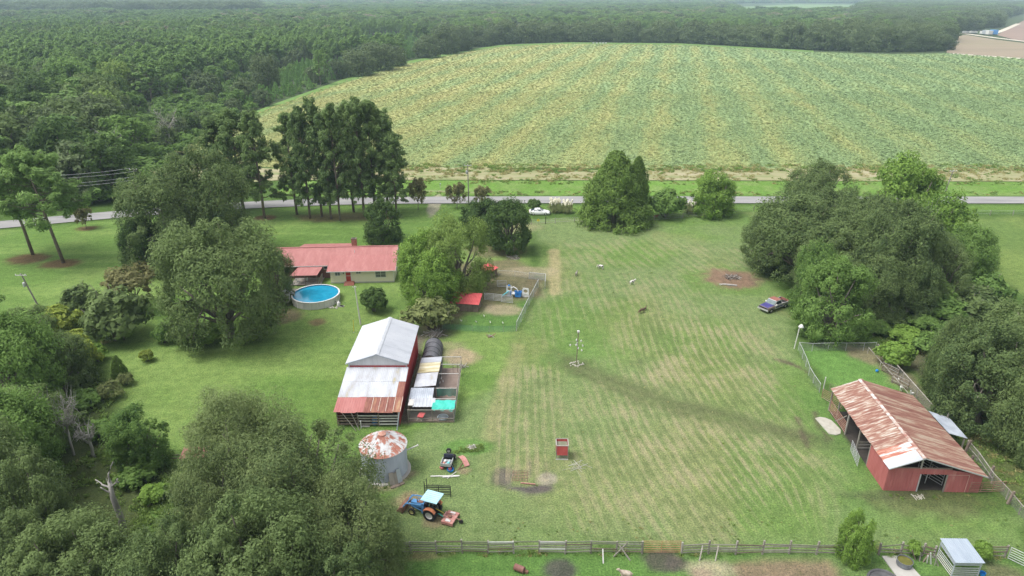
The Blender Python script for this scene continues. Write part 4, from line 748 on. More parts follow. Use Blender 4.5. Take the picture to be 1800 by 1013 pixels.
REDR = worn('red_steel_roof', [(.3, (.35, .135, .125)), (.5, (.39, .160, .150)), (.72, (.44, .20, .185))], .9, .55, stretch=(1.6, .4, 1), rand=.14)
REDB = worn('bright_red_tin', [(.3, (.50, .07, .08)), (.7, (.60, .12, .12))], 1.2, .5, rand=.1)
CREAM = worn('cream_siding', [(.3, (.70, .66, .50)), (.7, (.76, .72, .57))], 1.0, .7)
WHT, _ = base_mat('white_paint', (.66, .65, .63), .55); BLK, _ = base_mat('black', (.018, .018, .02), .6); DARKI, _ = base_mat('dark_opening', (.02, .018, .017), .95)
BRICK = worn('brown_brick', [(.35, (.115, .055, .045)), (.6, (.19, .10, .08))], 5, .9, stretch=(1, 1, 2.5)); BRICKR = worn('red_brick', [(.35, (.24, .09, .065)), (.6, (.34, .15, .11))], 6, .9)
GLASS, gb = base_mat('window_glass', (.05, .065, .085), .08, 0, .7)
WOOD = worn('grey_wood', [(.3, (.20, .18, .155)), (.55, (.30, .275, .24)), (.75, (.38, .36, .33))], 1.5, .95, stretch=(1, 1, .3), rand=.25); WOODB = worn('brown_wood', [(.3, (.13, .10, .08)), (.6, (.22, .175, .14))], 1.5, .95, rand=.25); WOODM = worn('mossy_wood', [(.3, (.17, .18, .12)), (.6, (.28, .27, .22))], 1.2, .95, rand=.3)
WOODW = worn('pale_board', [(.3, (.48, .47, .45)), (.7, (.62, .61, .58))], 1.5, .9, rand=.2)
STEELP = worn('grey_pipe', [(.3, (.42, .43, .44)), (.7, (.56, .57, .58))], 1, .5, metal=.3, rand=.1); RUSTP = worn('rusty_pipe', [(.3, (.20, .10, .075)), (.6, (.32, .18, .13)), (.8, (.45, .36, .30))], 1.5, .85, rand=.3); ORANGE = worn('orange_gate', [(.3, (.42, .17, .09)), (.7, (.55, .27, .16))], 1.5, .8)
CONC = worn('concrete', [(.3, (.36, .345, .32)), (.6, (.43, .415, .385)), (.75, (.48, .465, .44))], 1.0, .9); STONE = worn('pale_stone', [(.3, (.34, .32, .27)), (.7, (.46, .44, .38))], 2, .9)
def mesh_wire(name, rgb, a):
    m = bpy.data.materials.new(name); m.use_nodes = True; N, L = nodes(m); N.clear(); d = N.new('ShaderNodeBsdfDiffuse'); d.inputs[0].default_value = (*rgb, 1); t = N.new('ShaderNodeBsdfTransparent'); x = N.new('ShaderNodeMixShader'); x.inputs[0].default_value = a; o = N.new('ShaderNodeOutputMaterial'); L.new(t.outputs[0], x.inputs[1]); L.new(d.outputs[0], x.inputs[2]); L.new(x.outputs[0], o.inputs[0]); return m
WIRE = mesh_wire('chain_link', (.42, .45, .46), .42); GNET = mesh_wire('green_net', (.10, .30, .22), .55); PNET = mesh_wire('poultry_wire', (.45, .46, .45), .16); SHADE = mesh_wire('shade_net', (.06, .24, .19), .72); DNET = mesh_wire('dark_net', (.11, .11, .12), .86)
TEAL = worn('teal_tarp', [(.3, (.03, .42, .33)), (.7, (.08, .52, .42))], 2, .5)

def ribbed(parent, name, A, B, C, D, mat, ribs=4, h=.022, lift=0.0):
    """one metal sheet: A-B along the eave, D-C along the ridge, ribs running up the slope"""
    A, B, C, D = [Vector(p) for p in (A, B, C, D)]; n = (B - A).cross(D - A).normalized(); fr = [0]; hh = [0]
    for i in range(ribs):
        c = (i + .5) / ribs; w = .13 / ribs
        fr += [c - 2 * w, c - w, c + w, c + 2 * w]; hh += [0, h, h, 0]
    fr.append(1); hh.append(0); k = len(fr); vs = [A + (B - A) * f + n * (z + lift) for f, z in zip(fr, hh)] + [D + (C - D) * f + n * (z + lift) for f, z in zip(fr, hh)]; th = .012
    vs += [v - n * th for v in vs[:]]
    fs = [(i, i + 1, k + i + 1, k + i) for i in range(k - 1)] + [(2 * k + i, 3 * k + i, 3 * k + i + 1, 2 * k + i + 1) for i in range(k - 1)]
    fs += [(0, k, 3 * k, 2 * k), (k - 1, 3 * k - 1, 4 * k - 1, 2 * k - 1)] + [(i, 2 * k + i, 2 * k + i + 1, i + 1) for i in range(k - 1)] + [(k + i, k + i + 1, 3 * k + i + 1, 3 * k + i) for i in range(k - 1)]
    return MB().add(vs, fs).build(name, mat, parent)
def roof(parent, A, B, C, D, n, mat, name='roof_sheet', ribs=4, h=.022, ragged=0.0, seed=1):
    A, B, C, D = [Vector(p) for p in (A, B, C, D)]; rg = random.Random(seed); out = []
    for i in range(n):
        f0, f1 = i / n, (i + 1) / n; e = (A - D).normalized() * ragged * rg.uniform(-.5, 1); m = mat(i, n) if callable(mat) else mat; g = .004
        out.append(ribbed(parent, name, A + (B - A) * (f0 + g / n) + e, A + (B - A) * f1 + e, D + (C - D) * f1, D + (C - D) * (f0 + g / n), m, ribs, h, .006 * (i % 2)))
    return out
def panel_wall(parent, p0, p1, z0, z1, mat, n, name='wall_panel', t=.05, z1b=None, ribs=3):
    """n upright panels from p0 to p1; z1 to z1b is the slope of the top edge"""
    p0, p1 = Vector((*p0, 0)), Vector((*p1, 0)); z1b = z1 if z1b is None else z1b
    for i in range(n):
        a, b = p0 + (p1 - p0) * (i / n), p0 + (p1 - p0) * ((i + 1) / n - .003); za, zb = z1 + (z1b - z1) * i / n, z1 + (z1b - z1) * (i + 1) / n
        ribbed(parent, name, (a.x, a.y, z0), (b.x, b.y, z0), (b.x, b.y, zb), (a.x, a.y, za), mat, ribs, .02, .004 * (i % 2))
def window(parent, x, z, w, h, y, mull=1, cross=0):
    """window in a wall that faces -y"""
    f = MB()
    for dx in (-1, 1): f.box((x + dx * (w / 2 + .03), y - .03, z), (.08, .07, h + .14))
    for dz in (-1, 1): f.box((x, y - .032, z + dz * (h / 2 + .03)), (w, .07, .08))
    o = f.build('window', WHT, parent); MB().box((x, y - .012, z), (w, .02, h)).build('pane', GLASS, o); m = MB()
    for i in range(mull): m.box((x - w / 2 + w * (i + 1) / (mull + 1), y - .028, z), (.05, .03, h))
    for i in range(cross): m.box((x, y - .03, z - h / 2 + h * (i + 1) / (cross + 1)), (w, .025, .04))
    if m.v: m.build('mullion', WHT, o)
    return o

# ---------------------------------------------------------------- the house
hs_ = thing('house', 'long house with red metal roof, brick part and cream-sided wing', 'house', (-20.35, 110.45, 0), R(3.2))
w = MB().box((-5.4, 2.2, 1.15), (10.8, 4.3, 2.3)); w.extrude([(-.05, 2.3), (4.2, 2.3), (4.2, 3.40), (-.05, 2.36)], -.001, -10.79, axis='x'); w.build('wall', CREAM, hs_)
for i in range(11): block('siding_board', (-5.4, .035, .35 + .18 * i), (10.8, .03, .015), CREAM, hs_)
MB().box((-16.7, 6.3, 1.22), (11.75, 7.4, 2.44)).build('brick_wall', BRICK, hs_); MB().box((-5.4, 7.2, 1.22), (10.75, 5.6, 2.44)).build('rear_wall', CREAM, hs_)
for x0 in (-22.6, .02):
    g = MB(); g.extrude([(2.7, 2.44), (9.9, 2.44), (6.1, 4.38)], x0, x0 + .08, axis='x'); g.build('gable', WHT, hs_)
roof(hs_, (-22.9, 2.1, 2.5), (-10.95, 2.1, 2.5), (-10.95, 6.1, 4.5), (-22.9, 6.1, 4.5), 13, REDR, ribs=4)
roof(hs_, (-10.95, 4.1, 3.5), (.35, 4.1, 3.5), (.35, 6.1, 4.5), (-10.95, 6.1, 4.5), 12, REDR, ribs=4)
roof(hs_, (-11.3, -.45, 2.34), (.4, -.45, 2.34), (.4, 4.2, 3.57), (-11.3, 4.2, 3.57), 12, REDR, ribs=4)
roof(hs_, (.35, 10.3, 2.4), (-22.9, 10.3, 2.4), (-22.9, 6.1, 4.5), (.35, 6.1, 4.5), 24, REDR, ribs=3)
roof(hs_, (-8.2, 12.2, 3.0), (-17.6, 12.2, 3.0), (-17.6, 7.2, 4.08), (-8.2, 7.2, 4.08), 10, REDR, ribs=3)
MB().box((-12.9, 10.9, 1.5), (9.2, 2.0, 2.9)).build('rear_porch_wall', BRICK, hs_)
bar('ridge_cap', (-22.9, 6.1, 4.54), (.36, 6.1, 4.54), .3, .03, REDR, hs_)
bar('fascia', (-11.3, -.47, 2.27), (.4, -.47, 2.27), .03, .13, WHT, hs_); bar('fascia', (-22.9, 2.08, 2.43), (-11.32, 2.08, 2.43), .03, .13, WHT, hs_); bar('rake_board', (.40, -.45, 2.29), (.40, 4.1, 3.47), .03, .12, WHT, hs_); bar('rake_board', (.37, 4.1, 3.42), (.37, 6.1, 4.42), .03, .12, WHT, hs_)
pipe('downspout', (-.05, -.08, .1), (-.05, -.08, 2.3), .05, WHT, hs_); pipe('vent_pipe', (-7.2, 4.8, 3.8), (-7.2, 4.8, 4.3), .05, WHT, hs_)
ch = MB().box((-7.55, 7.3, 4.7), (.85, .75, 1.7)).build('chimney', BRICKR, hs_); MB().box((-7.55, 7.3, 5.6), (.95, .85, .12)).build('chimney_cap', WOODB, ch); MB().box((-7.55, 7.3, 5.69), (.5, .4, .06)).build('flue', BLK, ch)
window(hs_, -9.55, 1.72, .8, .62, .05); window(hs_, -6.0, 1.9, .75, .36, .05); window(hs_, -2.25, 1.55, 1.75, 1.15, .05, 1, 1); window(hs_, -12.0, 2.0, .6, .6, 2.58, 0); window(hs_, -18.9, 1.9, .7, .8, 2.58, 0)
d = MB().box((-7.75, .02, 1.32), (.82, .06, 1.9)).build('door', worn('red_door', [(.3, (.36, .035, .03)), (.7, (.45, .06, .045))], 2, .5), hs_); f = MB()
for dx in (-1, 1): f.box((-7.75 + dx * .46, -.01, 1.35), (.1, .1, 2.06))
f.box((-7.75, -.012, 2.33), (1.0, .1, .1)); f.box((-7.75, -.025, 1.35), (.82, .04, .07)); f.build('door_frame', WHT, d); MB().box((-7.42, -.04, 1.2), (.05, .05, .12)).build('handle', BLK, d); MB().box((-8.55, -.03, 1.85), (.14, .12, .24)).build('wall_lamp', BLK, hs_)
for i in range(4): block('step', (-7.6, -.2 - .3 * i, .34 - .1 * i - .02), (1.7 - (.0 if i else .1), .3, .14), BRICKR, hs_)
MB().box((-5.4, .02, .1), (10.84, .06, .2)).build('foundation', CONC, hs_)
# the patio roof on the brick side
pt = thing('patio_roof', 'lean-to patio roof of faded red tin beside the brick wall', 'patio roof', (-20.35, 110.45, 0), R(3.2))
roof(pt, (-17.3, -1.0, 1.95), (-12.8, -1.0, 1.95), (-12.4, 2.0, 2.3), (-16.6, 2.0, 2.3), 6, REDR, ribs=3)
for x in (-17.1, -14.9, -12.9): pipe('post', (x, -.9, 0), (x, -.9, 1.93), .06, WOODB, pt)
bar('beam', (-17.2, -.9, 1.9), (-12.8, -.9, 1.9), .08, .12, WOODB, pt)
for i in range(9): bar('floor_plank', (-17.4, -.8 + .36 * i, .22), (-12.3, -.8 + .36 * i, .22), .33, .05, WOOD, pt)
for i in range(8): bar('screen_board', (-12.6, -.9 + .4 * i, .25), (-12.6, -.9 + .4 * i, 1.15), .33, .04, WOOD, pt)
def chair(x, y, rz, label, mat):
    c = thing('patio_chair', label, 'chair', Matrix.Rotation(R(3.2), 3, 'Z') @ Vector((x, y, .25)) + Vector((-20.35, 110.45, 0)), rz)
    MB().box((0, 0, .4), (.5, .5, .05)).build('seat', mat, c); MB().hexa([(-.25, .22, .42), (.25, .22, .42), (.25, .26, .42), (-.25, .26, .42)], [(-.25, .32, .95), (.25, .32, .95), (.25, .36, .95), (-.25, .36, .95)]).build('backrest', mat, c)
    for sx in (-1, 1):
        for sy in (-1, 1): pipe('leg', (sx * .23, sy * .22, 0), (sx * .23, sy * .22, .4), .025, mat, c)
chair(-16.2, -.3, 2.2, 'pale metal chair under the patio roof near the air conditioner', STEELP); chair(-15.0, .2, 3.6, 'pale metal chair further in under the patio roof', STEELP)
ac = thing('air_conditioner', 'grey air conditioner with round top fan beside the brick wall', 'air conditioner', Matrix.Rotation(R(3.2), 3, 'Z') @ Vector((-18.1, -.2, 0)) + Vector((-20.35, 110.45, 0)), R(3.2))
MB().box((0, 0, .5), (1.1, 1.0, 1.0)).build('cabinet', STEELP, ac); MB().lathe((0, 0, 1.0), [(.46, 0), (.46, .04), (.40, .05), (.0, .03)], 20).build('fan_grille', BLK, ac)
for i in range(7): block('louvre', (0, -.51, .14 + .12 * i), (1.0, .03, .05), TIN, ac)
# ---------------------------------------------------------------- the pool
pc = Vector((-31.8, 102.75, 0)); pl = thing('swimming_pool', 'round above-ground pool with white wall and blue water', 'pool', pc); PR, PH, NP = 3.72, 1.25, 20
PW = worn('pool_panel', [(.3, (.56, .55, .52)), (.7, (.68, .67, .64))], 1.2, .5, stretch=(1, 1, .4), rand=.12); LINER = worn('pool_liner', [(.3, (.02, .22, .38)), (.7, (.03, .28, .46))], 2, .5)
for i in range(NP):
    a0, a1 = 2 * math.pi * i / NP, 2 * math.pi * (i + 1) / NP; m = MB(); m.lathe((0, 0, 0), [(PR, 0), (PR, PH - .06)], 3, 0, a0 + .02, a1 - .02); m.lathe((0, 0, 0), [(PR - .03, PH - .06), (PR - .03, 0)], 3, 0, a0 + .02, a1 - .02); m.build('wall_panel', PW, pl)
    a = a0; block('upright', (math.cos(a) * (PR + .02), math.sin(a) * (PR + .02), PH / 2 - .02), (.1, .14, PH - .06), WHT, pl, a)
    m = MB(); m.lathe((0, 0, 0), [(PR + .10, PH - .05), (PR + .10, PH), (PR - .12, PH + .01), (PR - .12, PH - .05)], 3, 0, a0 + .006, a1 - .006); m.build('rim_cap', WHT, pl)
MB().lathe((0, 0, 0), [(PR - .05, PH - .05), (PR - .05, .03), (0, .03)], 40).build('liner', LINER, pl)
wm, wb = base_mat('pool_water', (.015, .30, .50), .04, 0, .6); N, L = nodes(wm); g = N.new('ShaderNodeNewGeometry'); nn = noise(N, L, 1.1, 5, .6, g.outputs['Position']); rr = rampnode(N, [(.25, (.012, .22, .36)), (.55, (.015, .28, .45)), (.8, (.03, .34, .50))]); L.new(nn.outputs['Fac'], rr.inputs[0]); L.new(rr.outputs[0], wb.inputs['Base Color']); n5 = noise(N, L, 3, 4, .6, g.outputs['Position']); bp = N.new('ShaderNodeBump'); bp.inputs['Strength'].default_value = .08; L.new(n5.outputs['Fac'], bp.inputs['Height']); L.new(bp.outputs[0], wb.inputs['Normal'])
MB().lathe((0, 0, PH - .18), [(PR - .052, 0), (0, 0)], 40).build('water', wm, pl); bpy.data.meshes['water'].flip_normals()
ld = thing('pool_ladder', 'white ladder over the pool rim at the deck', 'ladder', pc + Vector((-3.4, -1.4, 0)), R(22))
for s in (-.28, .28): m = MB(); m.path([(-.5, s, .75), (-.4, s, 1.9), (0, s, 2.0), (.35, s, 1.8), (.4, s, 1.15)], .04, 6); m.build('handrail', WHT, ld)
for z in (1.0, 1.3, 1.6): pipe('rung', (-.45, -.28, z), (-.45, .28, z), .035, WHT, ld)
dk = thing('pool_deck', 'weathered wooden deck on posts left of the pool', 'deck', (-37.2, 102.9, 0), R(3))
for i in range(13): bar('plank', (-1.9, -2.4 + .40 * i, .80), (1.55 - .35 * max(0, (3 - abs(i - 6))), -2.4 + .40 * i, .80), .37, .05, WOOD, dk)
for x in (-1.8, .2, 1.3):
    for y in (-2.4, 2.3): bar('post', (x, y, 0), (x, y, 1.75 if x < 1 else .8), .1, .1, WOODB, dk)
for z in (1.25, 1.7): bar('rail', (-1.8, -2.42, z), (1.3, -2.42, z), .05, .1, WOOD, dk)
bar('skirt_beam', (-1.9, -2.46, .62), (1.5, -2.46, .62), .05, .22, WOODM, dk)
for i in range(3): block('step', (1.9, 2.7 + .35 * i, .65 - .2 * i), (1.4, .34, .06), WOOD, dk)
def cooler(p, d, label, rz=0): o = thing('cooler', label, 'cooler', p, rz); MB().box((0, 0, d[2] * .4), (d[0], d[1], d[2] * .8)).build('box', WHT, o); MB().box((0, 0, d[2] * .9), (d[0] * 1.05, d[1] * 1.05, d[2] * .2)).build('lid', WHT, o)
cooler((-37.6, 105.4, .83), (.9, .6, .65), 'white cooler standing on the pool deck', .1)
tb = thing('patio_table', 'round white table on the pool deck beside the rim', 'table', (-36.6, 103.0, .83)); MB().lathe((0, 0, .68), [(0, 0), (.55, 0), (.55, .05), (0, .05)], 20).build('tabletop', WHT, tb); pipe('leg', (0, 0, 0), (0, 0, .68), .05, WHT, tb); MB().lathe((0, 0, 0), [(.3, 0), (.25, .05), (0, .05)], 12).build('base', WHT, tb)
pf = thing('pool_pump', 'white pool filter and pump on rubble beside the pool', 'pump', (-27.6, 100.35, 0)); MB().lathe((0, 0, 0), [(.26, 0), (.28, .1), (.28, .65), (.18, .82), (.08, .85), (.08, 1.0), (0, 1.0)], 16).build('tank', WHT, pf, True); MB().tube((.3, -.1, .2), (.75, -.25, .2), .13).build('motor', BLK, pf); pipe('hose', (-.1, .1, .5), (-.75, .8, .55), .05, BLK, pf); MB().box((.45, -.1, .06), (.8, .5, .1)).build('base', CONC, pf)
rub = thing('rubble', 'pale stones piled at the foot of the pool pump', 'stones', (-28.3, 99.9, 0)); rg = random.Random(4)
for i in range(9): m = MB(); m.sphere((rg.uniform(-.7, .7), rg.uniform(-.4, .4), .06), (rg.uniform(.12, .28), rg.uniform(.1, .2), .13), 7, 4); m.build('stone', STONE, rub)

# ---------------------------------------------------------------- white-roofed shed with its lean-to
sh = thing('shed', 'tall red shed with white tin roof and rust-edged lean-to', 'shed', (-20.3, 67.0, 0)); L0, L1 = 7.7, 17.75
panel_wall(sh, (7.3, L0), (7.3, L1), 0, 4.05, REDD, 11); panel_wall(sh, (.15, L1), (.15, L0), 0, 4.05, REDD, 11); panel_wall(sh, (7.3, L1 - .02), (.15, L1 - .02), 0, 4.05, REDD, 8); panel_wall(sh, (7.32, .35), (7.32, L0 - .02), 0, 2.15, REDD, 8, z1b=3.45); panel_wall(sh, (.13, L0 - .02), (.13, .35), 0, 3.4, REDD, 8, z1b=2.1)
g = MB(); g.extrude([(.1, 3.45), (7.35, 3.45), (7.35, 4.05), (3.72, 5.2), (.1, 4.05)], L0 + .02, L0 + .1); g.build('gable', worn('pale_gable', [(.3, (.55, .56, .58)), (.7, (.66, .67, .69))], 1, .6, stretch=(3, 1, .3)), sh)
g = MB(); g.extrude([(.1, 4.05), (7.35, 4.05), (3.72, 5.2)], L1 - .12, L1 - .05); g.build('gable', TIN, sh); bar('trim_board', (.3, L0 - .02, 3.62), (7.2, L0 - .02, 3.62), .06, .28, REDD, sh)
roof(sh, (-.15, L1 + .2, 4.15), (-.15, L0 - .25, 4.15), (3.72, L0 - .25, 5.42), (3.72, L1 + .2, 5.42), 11, TIN, ribs=4); roof(sh, (7.6, L0 - .25, 4.15), (7.6, L1 + .2, 4.15), (3.72, L1 + .2, 5.42), (3.72, L0 - .25, 5.42), 11, TIN, ribs=4)
rc_ = MB(); rc_.hexa([(3.42, L0 - .28, 5.34), (3.72, L0 - .28, 5.44), (3.72, L1 + .22, 5.44), (3.42, L1 + .22, 5.34)], [(3.42, L0 - .28, 5.40), (3.72, L0 - .28, 5.50), (3.72, L1 + .22, 5.50), (3.42, L1 + .22, 5.40)]); rc_.hexa([(3.72, L0 - .28, 5.44), (4.02, L0 - .28, 5.34), (4.02, L1 + .22, 5.34), (3.72, L1 + .22, 5.44)], [(3.72, L0 - .28, 5.50), (4.02, L0 - .28, 5.40), (4.02, L1 + .22, 5.40), (3.72, L1 + .22, 5.50)]); rc_.build('ridge_cap', worn('grey_tin', [(.3, (.46, .48, .51)), (.7, (.56, .58, .61))], 1, .5, metal=.2), sh)
bar('verge_trim', (-.15, L0 - .27, 4.10), (3.72, L0 - .27, 5.37), .03, .14, GALV, sh); bar('verge_trim', (3.72, L0 - .27, 5.37), (7.6, L0 - .27, 4.10), .03, .14, GALV, sh)
def lz(y): return 2.12 + (3.52 - 2.12) * (y - 0) / 7.6
def lean(y0, y1, n, mat, lift, x0=-.05, x1=7.55, rag=0.0, ribs=4): roof(sh, (x0, y0, lz(y0) + lift), (x1, y0, lz(y0) + lift), (x1, y1, lz(y1) + lift), (x0, y1, lz(y1) + lift), n, mat, ribs=ribs, ragged=rag, seed=int(y0 * 10))
lean(5.0, 7.62, 9, TINS, .05); lean(2.35, 5.15, 9, lambda i, n: RUSTY if i == n - 1 else TINS, .025, rag=.05); lean(-.15, 2.55, 9, lambda i, n: PINKT if i < 4 else RUSTY, 0.0, rag=.12, ribs=3)
for i in range(5, 10): bar('sheet_seam', (i * .8447 - .05, .0, lz(0) + .04), (i * .8447 - .05, 2.4, lz(2.4) + .04), .05, .02, worn('pale_seam', [(.4, (.55, .42, .34)), (.7, (.70, .66, .60))], 2) if i == 5 else bpy.data.materials['pale_seam'], sh)
for x in (.25, 2.6, 5.0, 7.2): bar('post', (x, .2, 0), (x, .2, 2.1), .13, .13, WOODB, sh)
for k, z in enumerate((.35, .75, 1.12, 1.48)):
    bar('rail', (.25, .1, z), (2.55, .1, z + .04), .05, .14, WOODB, sh); bar('rail', (2.65, .1, z), (4.95, .1, z), .05, .14, WOODW if k == 3 else WOOD, sh); bar('rail', (5.05, .1, z - .02), (7.2, .1, z), .05, .15, WOODW, sh)
bar('leaning_pole', (1.0, -.25, 2.05), (2.55, -.9, .1), .06, .06, WOOD, sh); bar('leaning_pole', (2.0, -.2, 2.1), (2.9, -.8, .1), .06, .06, WOOD, sh); pipe('corner_pipe', (7.15, -.6, 0), (7.45, .0, 2.1), .07, GALV, sh)
MB().box((3.7, 4, .03), (7.0, 7.2, .05)).build('floor', worn('shed_dirt', [(.3, (.07, .055, .04)), (.7, (.11, .085, .065))], 2), sh)
mt = thing('utility_meter', 'dark meter box on the left wall of the white-roofed shed', 'meter', (-20.3, 76.6, 1.2)); MB().box((-.05, 0, 0), (.3, .5, .9)).build('box', BLK, mt); MB().box((-.05, 0, .65), (.12, .12, .5)).build('conduit', BLK, mt)
tub = thing('blue_drum', 'blue plastic drum behind the lean-to rails', 'drum', (-15.9, 67.6, 0)); MB().lathe((0, 0, 0), [(0, 0), (.28, 0), (.3, .3), (.28, .35), (.3, .6), (.28, .88), (0, .88)], 16).build('body', worn('blue_plastic', [(.3, (.03, .12, .34)), (.7, (.04, .18, .45))], 2, .5), tub); MB().lathe((0, 0, .88), [(.285, 0), (.285, .03), (0, .03)], 16).build('lid', bpy.data.materials['blue_plastic'], tub)
pst = thing('post', 'short white post standing before the lean-to rails', 'post', tuple(G(635, 753))); bar('shaft', (0, 0, 0), (0, 0, .95), .1, .1, WHT, pst); MB().box((0, 0, .98), (.14, .14, .05)).build('cap', WHT, pst)
sl_ = thing('concrete_slab', 'small broken concrete slab beside the short white post', 'slab', tuple(G(643, 748))); MB().box((0, 0, .05), (1.0, .7, .1)).build('slab_piece', CONC, sl_); MB().box((.4, .1, .11), (.5, .3, .04)).build('slab_chip', CONC, sl_)

# ---------------------------------------------------------------- poultry coop beside the shed
cp = thing('poultry_coop', 'long poultry coop with patched tin roofs and netted runs', 'coop', (-12.05, 68.0, 0))
def tinroof(x0, x1, y0, y1, z0, z1, n, mat, along='y', name='roof_sheet'):
    if along == 'y': roof(cp, (x0, y1, z0), (x0, y0, z0), (x1, y0, z1), (x1, y1, z1), n, mat, name, ribs=3, h=.03, ragged=.04, seed=int(y0 * 7))
    else: roof(cp, (x0, y0, z0), (x1, y0, z0), (x1, y1, z1), (x0, y1, z1), n, mat, name, ribs=3, h=.03, ragged=.04, seed=int(y0 * 7))
tinroof(.15, 2.85, 10.9, 12.3, 1.75, 1.95, 2, TIN); tinroof(.12, 2.8, 8.3, 10.85, 1.75, 1.95, 4, TINM); tinroof(.1, 2.75, 4.9, 8.15, 1.75, 2.0, 5, TINS); tinroof(-.2, 2.6, 2.2, 4.5, 1.62, 1.9, 4, GALV, 'x'); tinroof(.45, 3.0, .75, 2.25, 1.62, 1.85, 2, TIN, 'x')
MB().box((.2, 1.5, 1.72), (.6, 1.3, .1)).build('roof_scrap', WOODW, cp)
for x in (0, 2.8, 5.3):
    for y in (0, 2.3, 4.7, 8.2, 10.6, 12.6): bar('post', (x, y, 0), (x, y, 1.75), .09, .09, WOOD, cp)
for z in (.55, 1.7):
    bar('rail', (0, -.06, z), (5.3, -.06, z), .05, .1, WOOD, cp); bar('rail', (5.36, 0, z), (5.36, 12.6, z), .05, .09, WOOD, cp)
for y in (2.3, 4.7, 8.2, 10.6, 12.6): bar('top_rail', (2.8, y, 1.72), (5.3, y, 1.72), .06, .07, WOODW, cp)
bar('sill_board', (0, -.05, .12), (5.3, -.05, .12), .05, .2, WOODB, cp); panel_wall(cp, (0, 12.6), (0, .1), 0, 1.7, WOODB, 16, 'wall_board', ribs=1); panel_wall(cp, (2.75, 4.7), (2.75, 12.5), 0, 1.5, DNET, 6, 'side_net', ribs=1); panel_wall(cp, (2.7, 2.6), (2.7, 4.6), 0, 1.55, worn('black_tarp', [(.3, (.05, .05, .06)), (.7, (.11, .11, .13))], 2), 2, 'tarp_wall', ribs=1)
m = MB(); nx_ = 10
vs = [(2.8 + 2.5 * i / nx_, 4.72 - .1 * math.sin(i * 1.1), 1.72 - .0 - (1.1 + .1 * math.sin(i * 2.2)) * j / 4) for j in range(5) for i in range(nx_ + 1)]; m.add(vs, [(j * 11 + i, j * 11 + i + 1, (j + 1) * 11 + i + 1, (j + 1) * 11 + i) for j in range(4) for i in range(nx_)]); m.build('hanging_net', SHADE, cp)
m = MB(); vs = [(2.75 + 2.65 * i / 8, .05 + 1.9 * j / 5, 1.78 + .05 * math.sin(i * 1.7 + j) - .12 * math.sin(math.pi * i / 8) * math.sin(math.pi * j / 5) - (.35 if j == 0 else 0) * (.6 + .4 * math.sin(i * 2.1))) for j in range(6) for i in range(9)]; m.add(vs, [(j * 9 + i, j * 9 + i + 1, (j + 1) * 9 + i + 1, (j + 1) * 9 + i) for j in range(5) for i in range(8)]); m.build('tarp', TEAL, cp)
def net(parent, pts, z0, z1, mat, name='net'):
    for a, b in zip(pts[:-1], pts[1:]): MB().add([(*a[:2], z0), (*b[:2], z0), (*b[:2], z1), (*a[:2], z1)], [(0, 1, 2, 3)]).build(name, mat, parent)
net(cp, [(5.33, 0), (5.33, 6.5)], .05, 1.7, GNET); net(cp, [(5.33, 6.5), (5.33, 12.6), (2.8, 12.6)], .05, 1.7, PNET); net(cp, [(0, -.02), (5.3, -.02)], .1, 1.7, PNET); MB().box((2.65, 6.3, .03), (5.2, 12.5, .04)).build('run_floor', worn('scratched_dirt', [(.3, (.16, .12, .10)), (.7, (.25, .195, .165))], 1.2, detail=7), cp)
fr = MB(); [fr.box((4.6 + dx, 11.4, .8), (.05, .05, 1.5)) for dx in (-.3, .3)]; fr.box((4.6, 11.4, 1.5), (.6, .05, .05)); fr.box((4.6, 11.4, .8), (.6, .05, .05)); fr.build('roost', WOODB, cp)
hp = thing('hoop_house', 'dark tarp-covered hoop house at the end of the poultry coop', 'hoop house', (-10.95, 80.9, 0)); r_ = 1.28
for j in range(4):
    m = MB(); y0, y1 = j * 1.3, (j + 1) * 1.3; vs = []
    for y in (y0, y1 - .02):
        for i in range(13): a = math.pi * i / 12; vs.append((-r_ * math.cos(a), y, 1.75 * math.sin(a) ** .85))
    m.add(vs, [(i, 13 + i, 14 + i, i + 1) for i in range(12)]); m.build('cover', worn('grey_tarp', [(.3, (.085, .085, .095)), (.7, (.16, .16, .175))], 1.5, .7, stretch=(1, .3, 1)) if j == 0 else bpy.data.materials['grey_tarp'], hp, True)
m = MB(); m.add([(0, 5.18, 0)] + [(-r_ * math.cos(math.pi * i / 12), 5.18, 1.75 * math.sin(math.pi * i / 12) ** .85) for i in range(13)], [(0, i + 1, i + 2) for i in range(12)]); m.add([(0, .02, 0)] + [(-r_ * math.cos(math.pi * i / 12), .02, 1.75 * math.sin(math.pi * i / 12) ** .85) for i in range(13)], [(0, i + 2, i + 1) for i in range(12)]); m.build('end_wall', WOODB, hp)
for j in range(5): m = MB(); m.path([(-r_ * 1.01 * math.cos(math.pi * i / 12), j * 1.29 + .02, 1.77 * math.sin(math.pi * i / 12) ** .85) for i in range(13)], .025, 5); m.build('hoop', BLK, hp)
wb_ = thing('wheelbarrow', 'red wheelbarrow inside the front run of the coop', 'wheelbarrow', (-10.6, 68.35, 0), R(80)); MB().hexa([(-.25, -.2, .4), (.35, -.2, .4), (.35, .2, .4), (-.25, .2, .4)], [(-.45, -.36, .78), (.6, -.36, .72), (.6, .36, .72), (-.45, .36, .78)]).build('tray', REDB, wb_)
for s in (-.2, .2): pipe('handle', (.6, s * .6, .25), (-1.0, s * 1.5, .6), .02, WOOD, wb_); pipe('leg', (-.3, s, 0), (-.25, s, .42), .02, BLK, wb_)
MB().tube((.62, -.05, .2), (.62, .05, .2), .2, n=14).build('wheel', BLK, wb_)
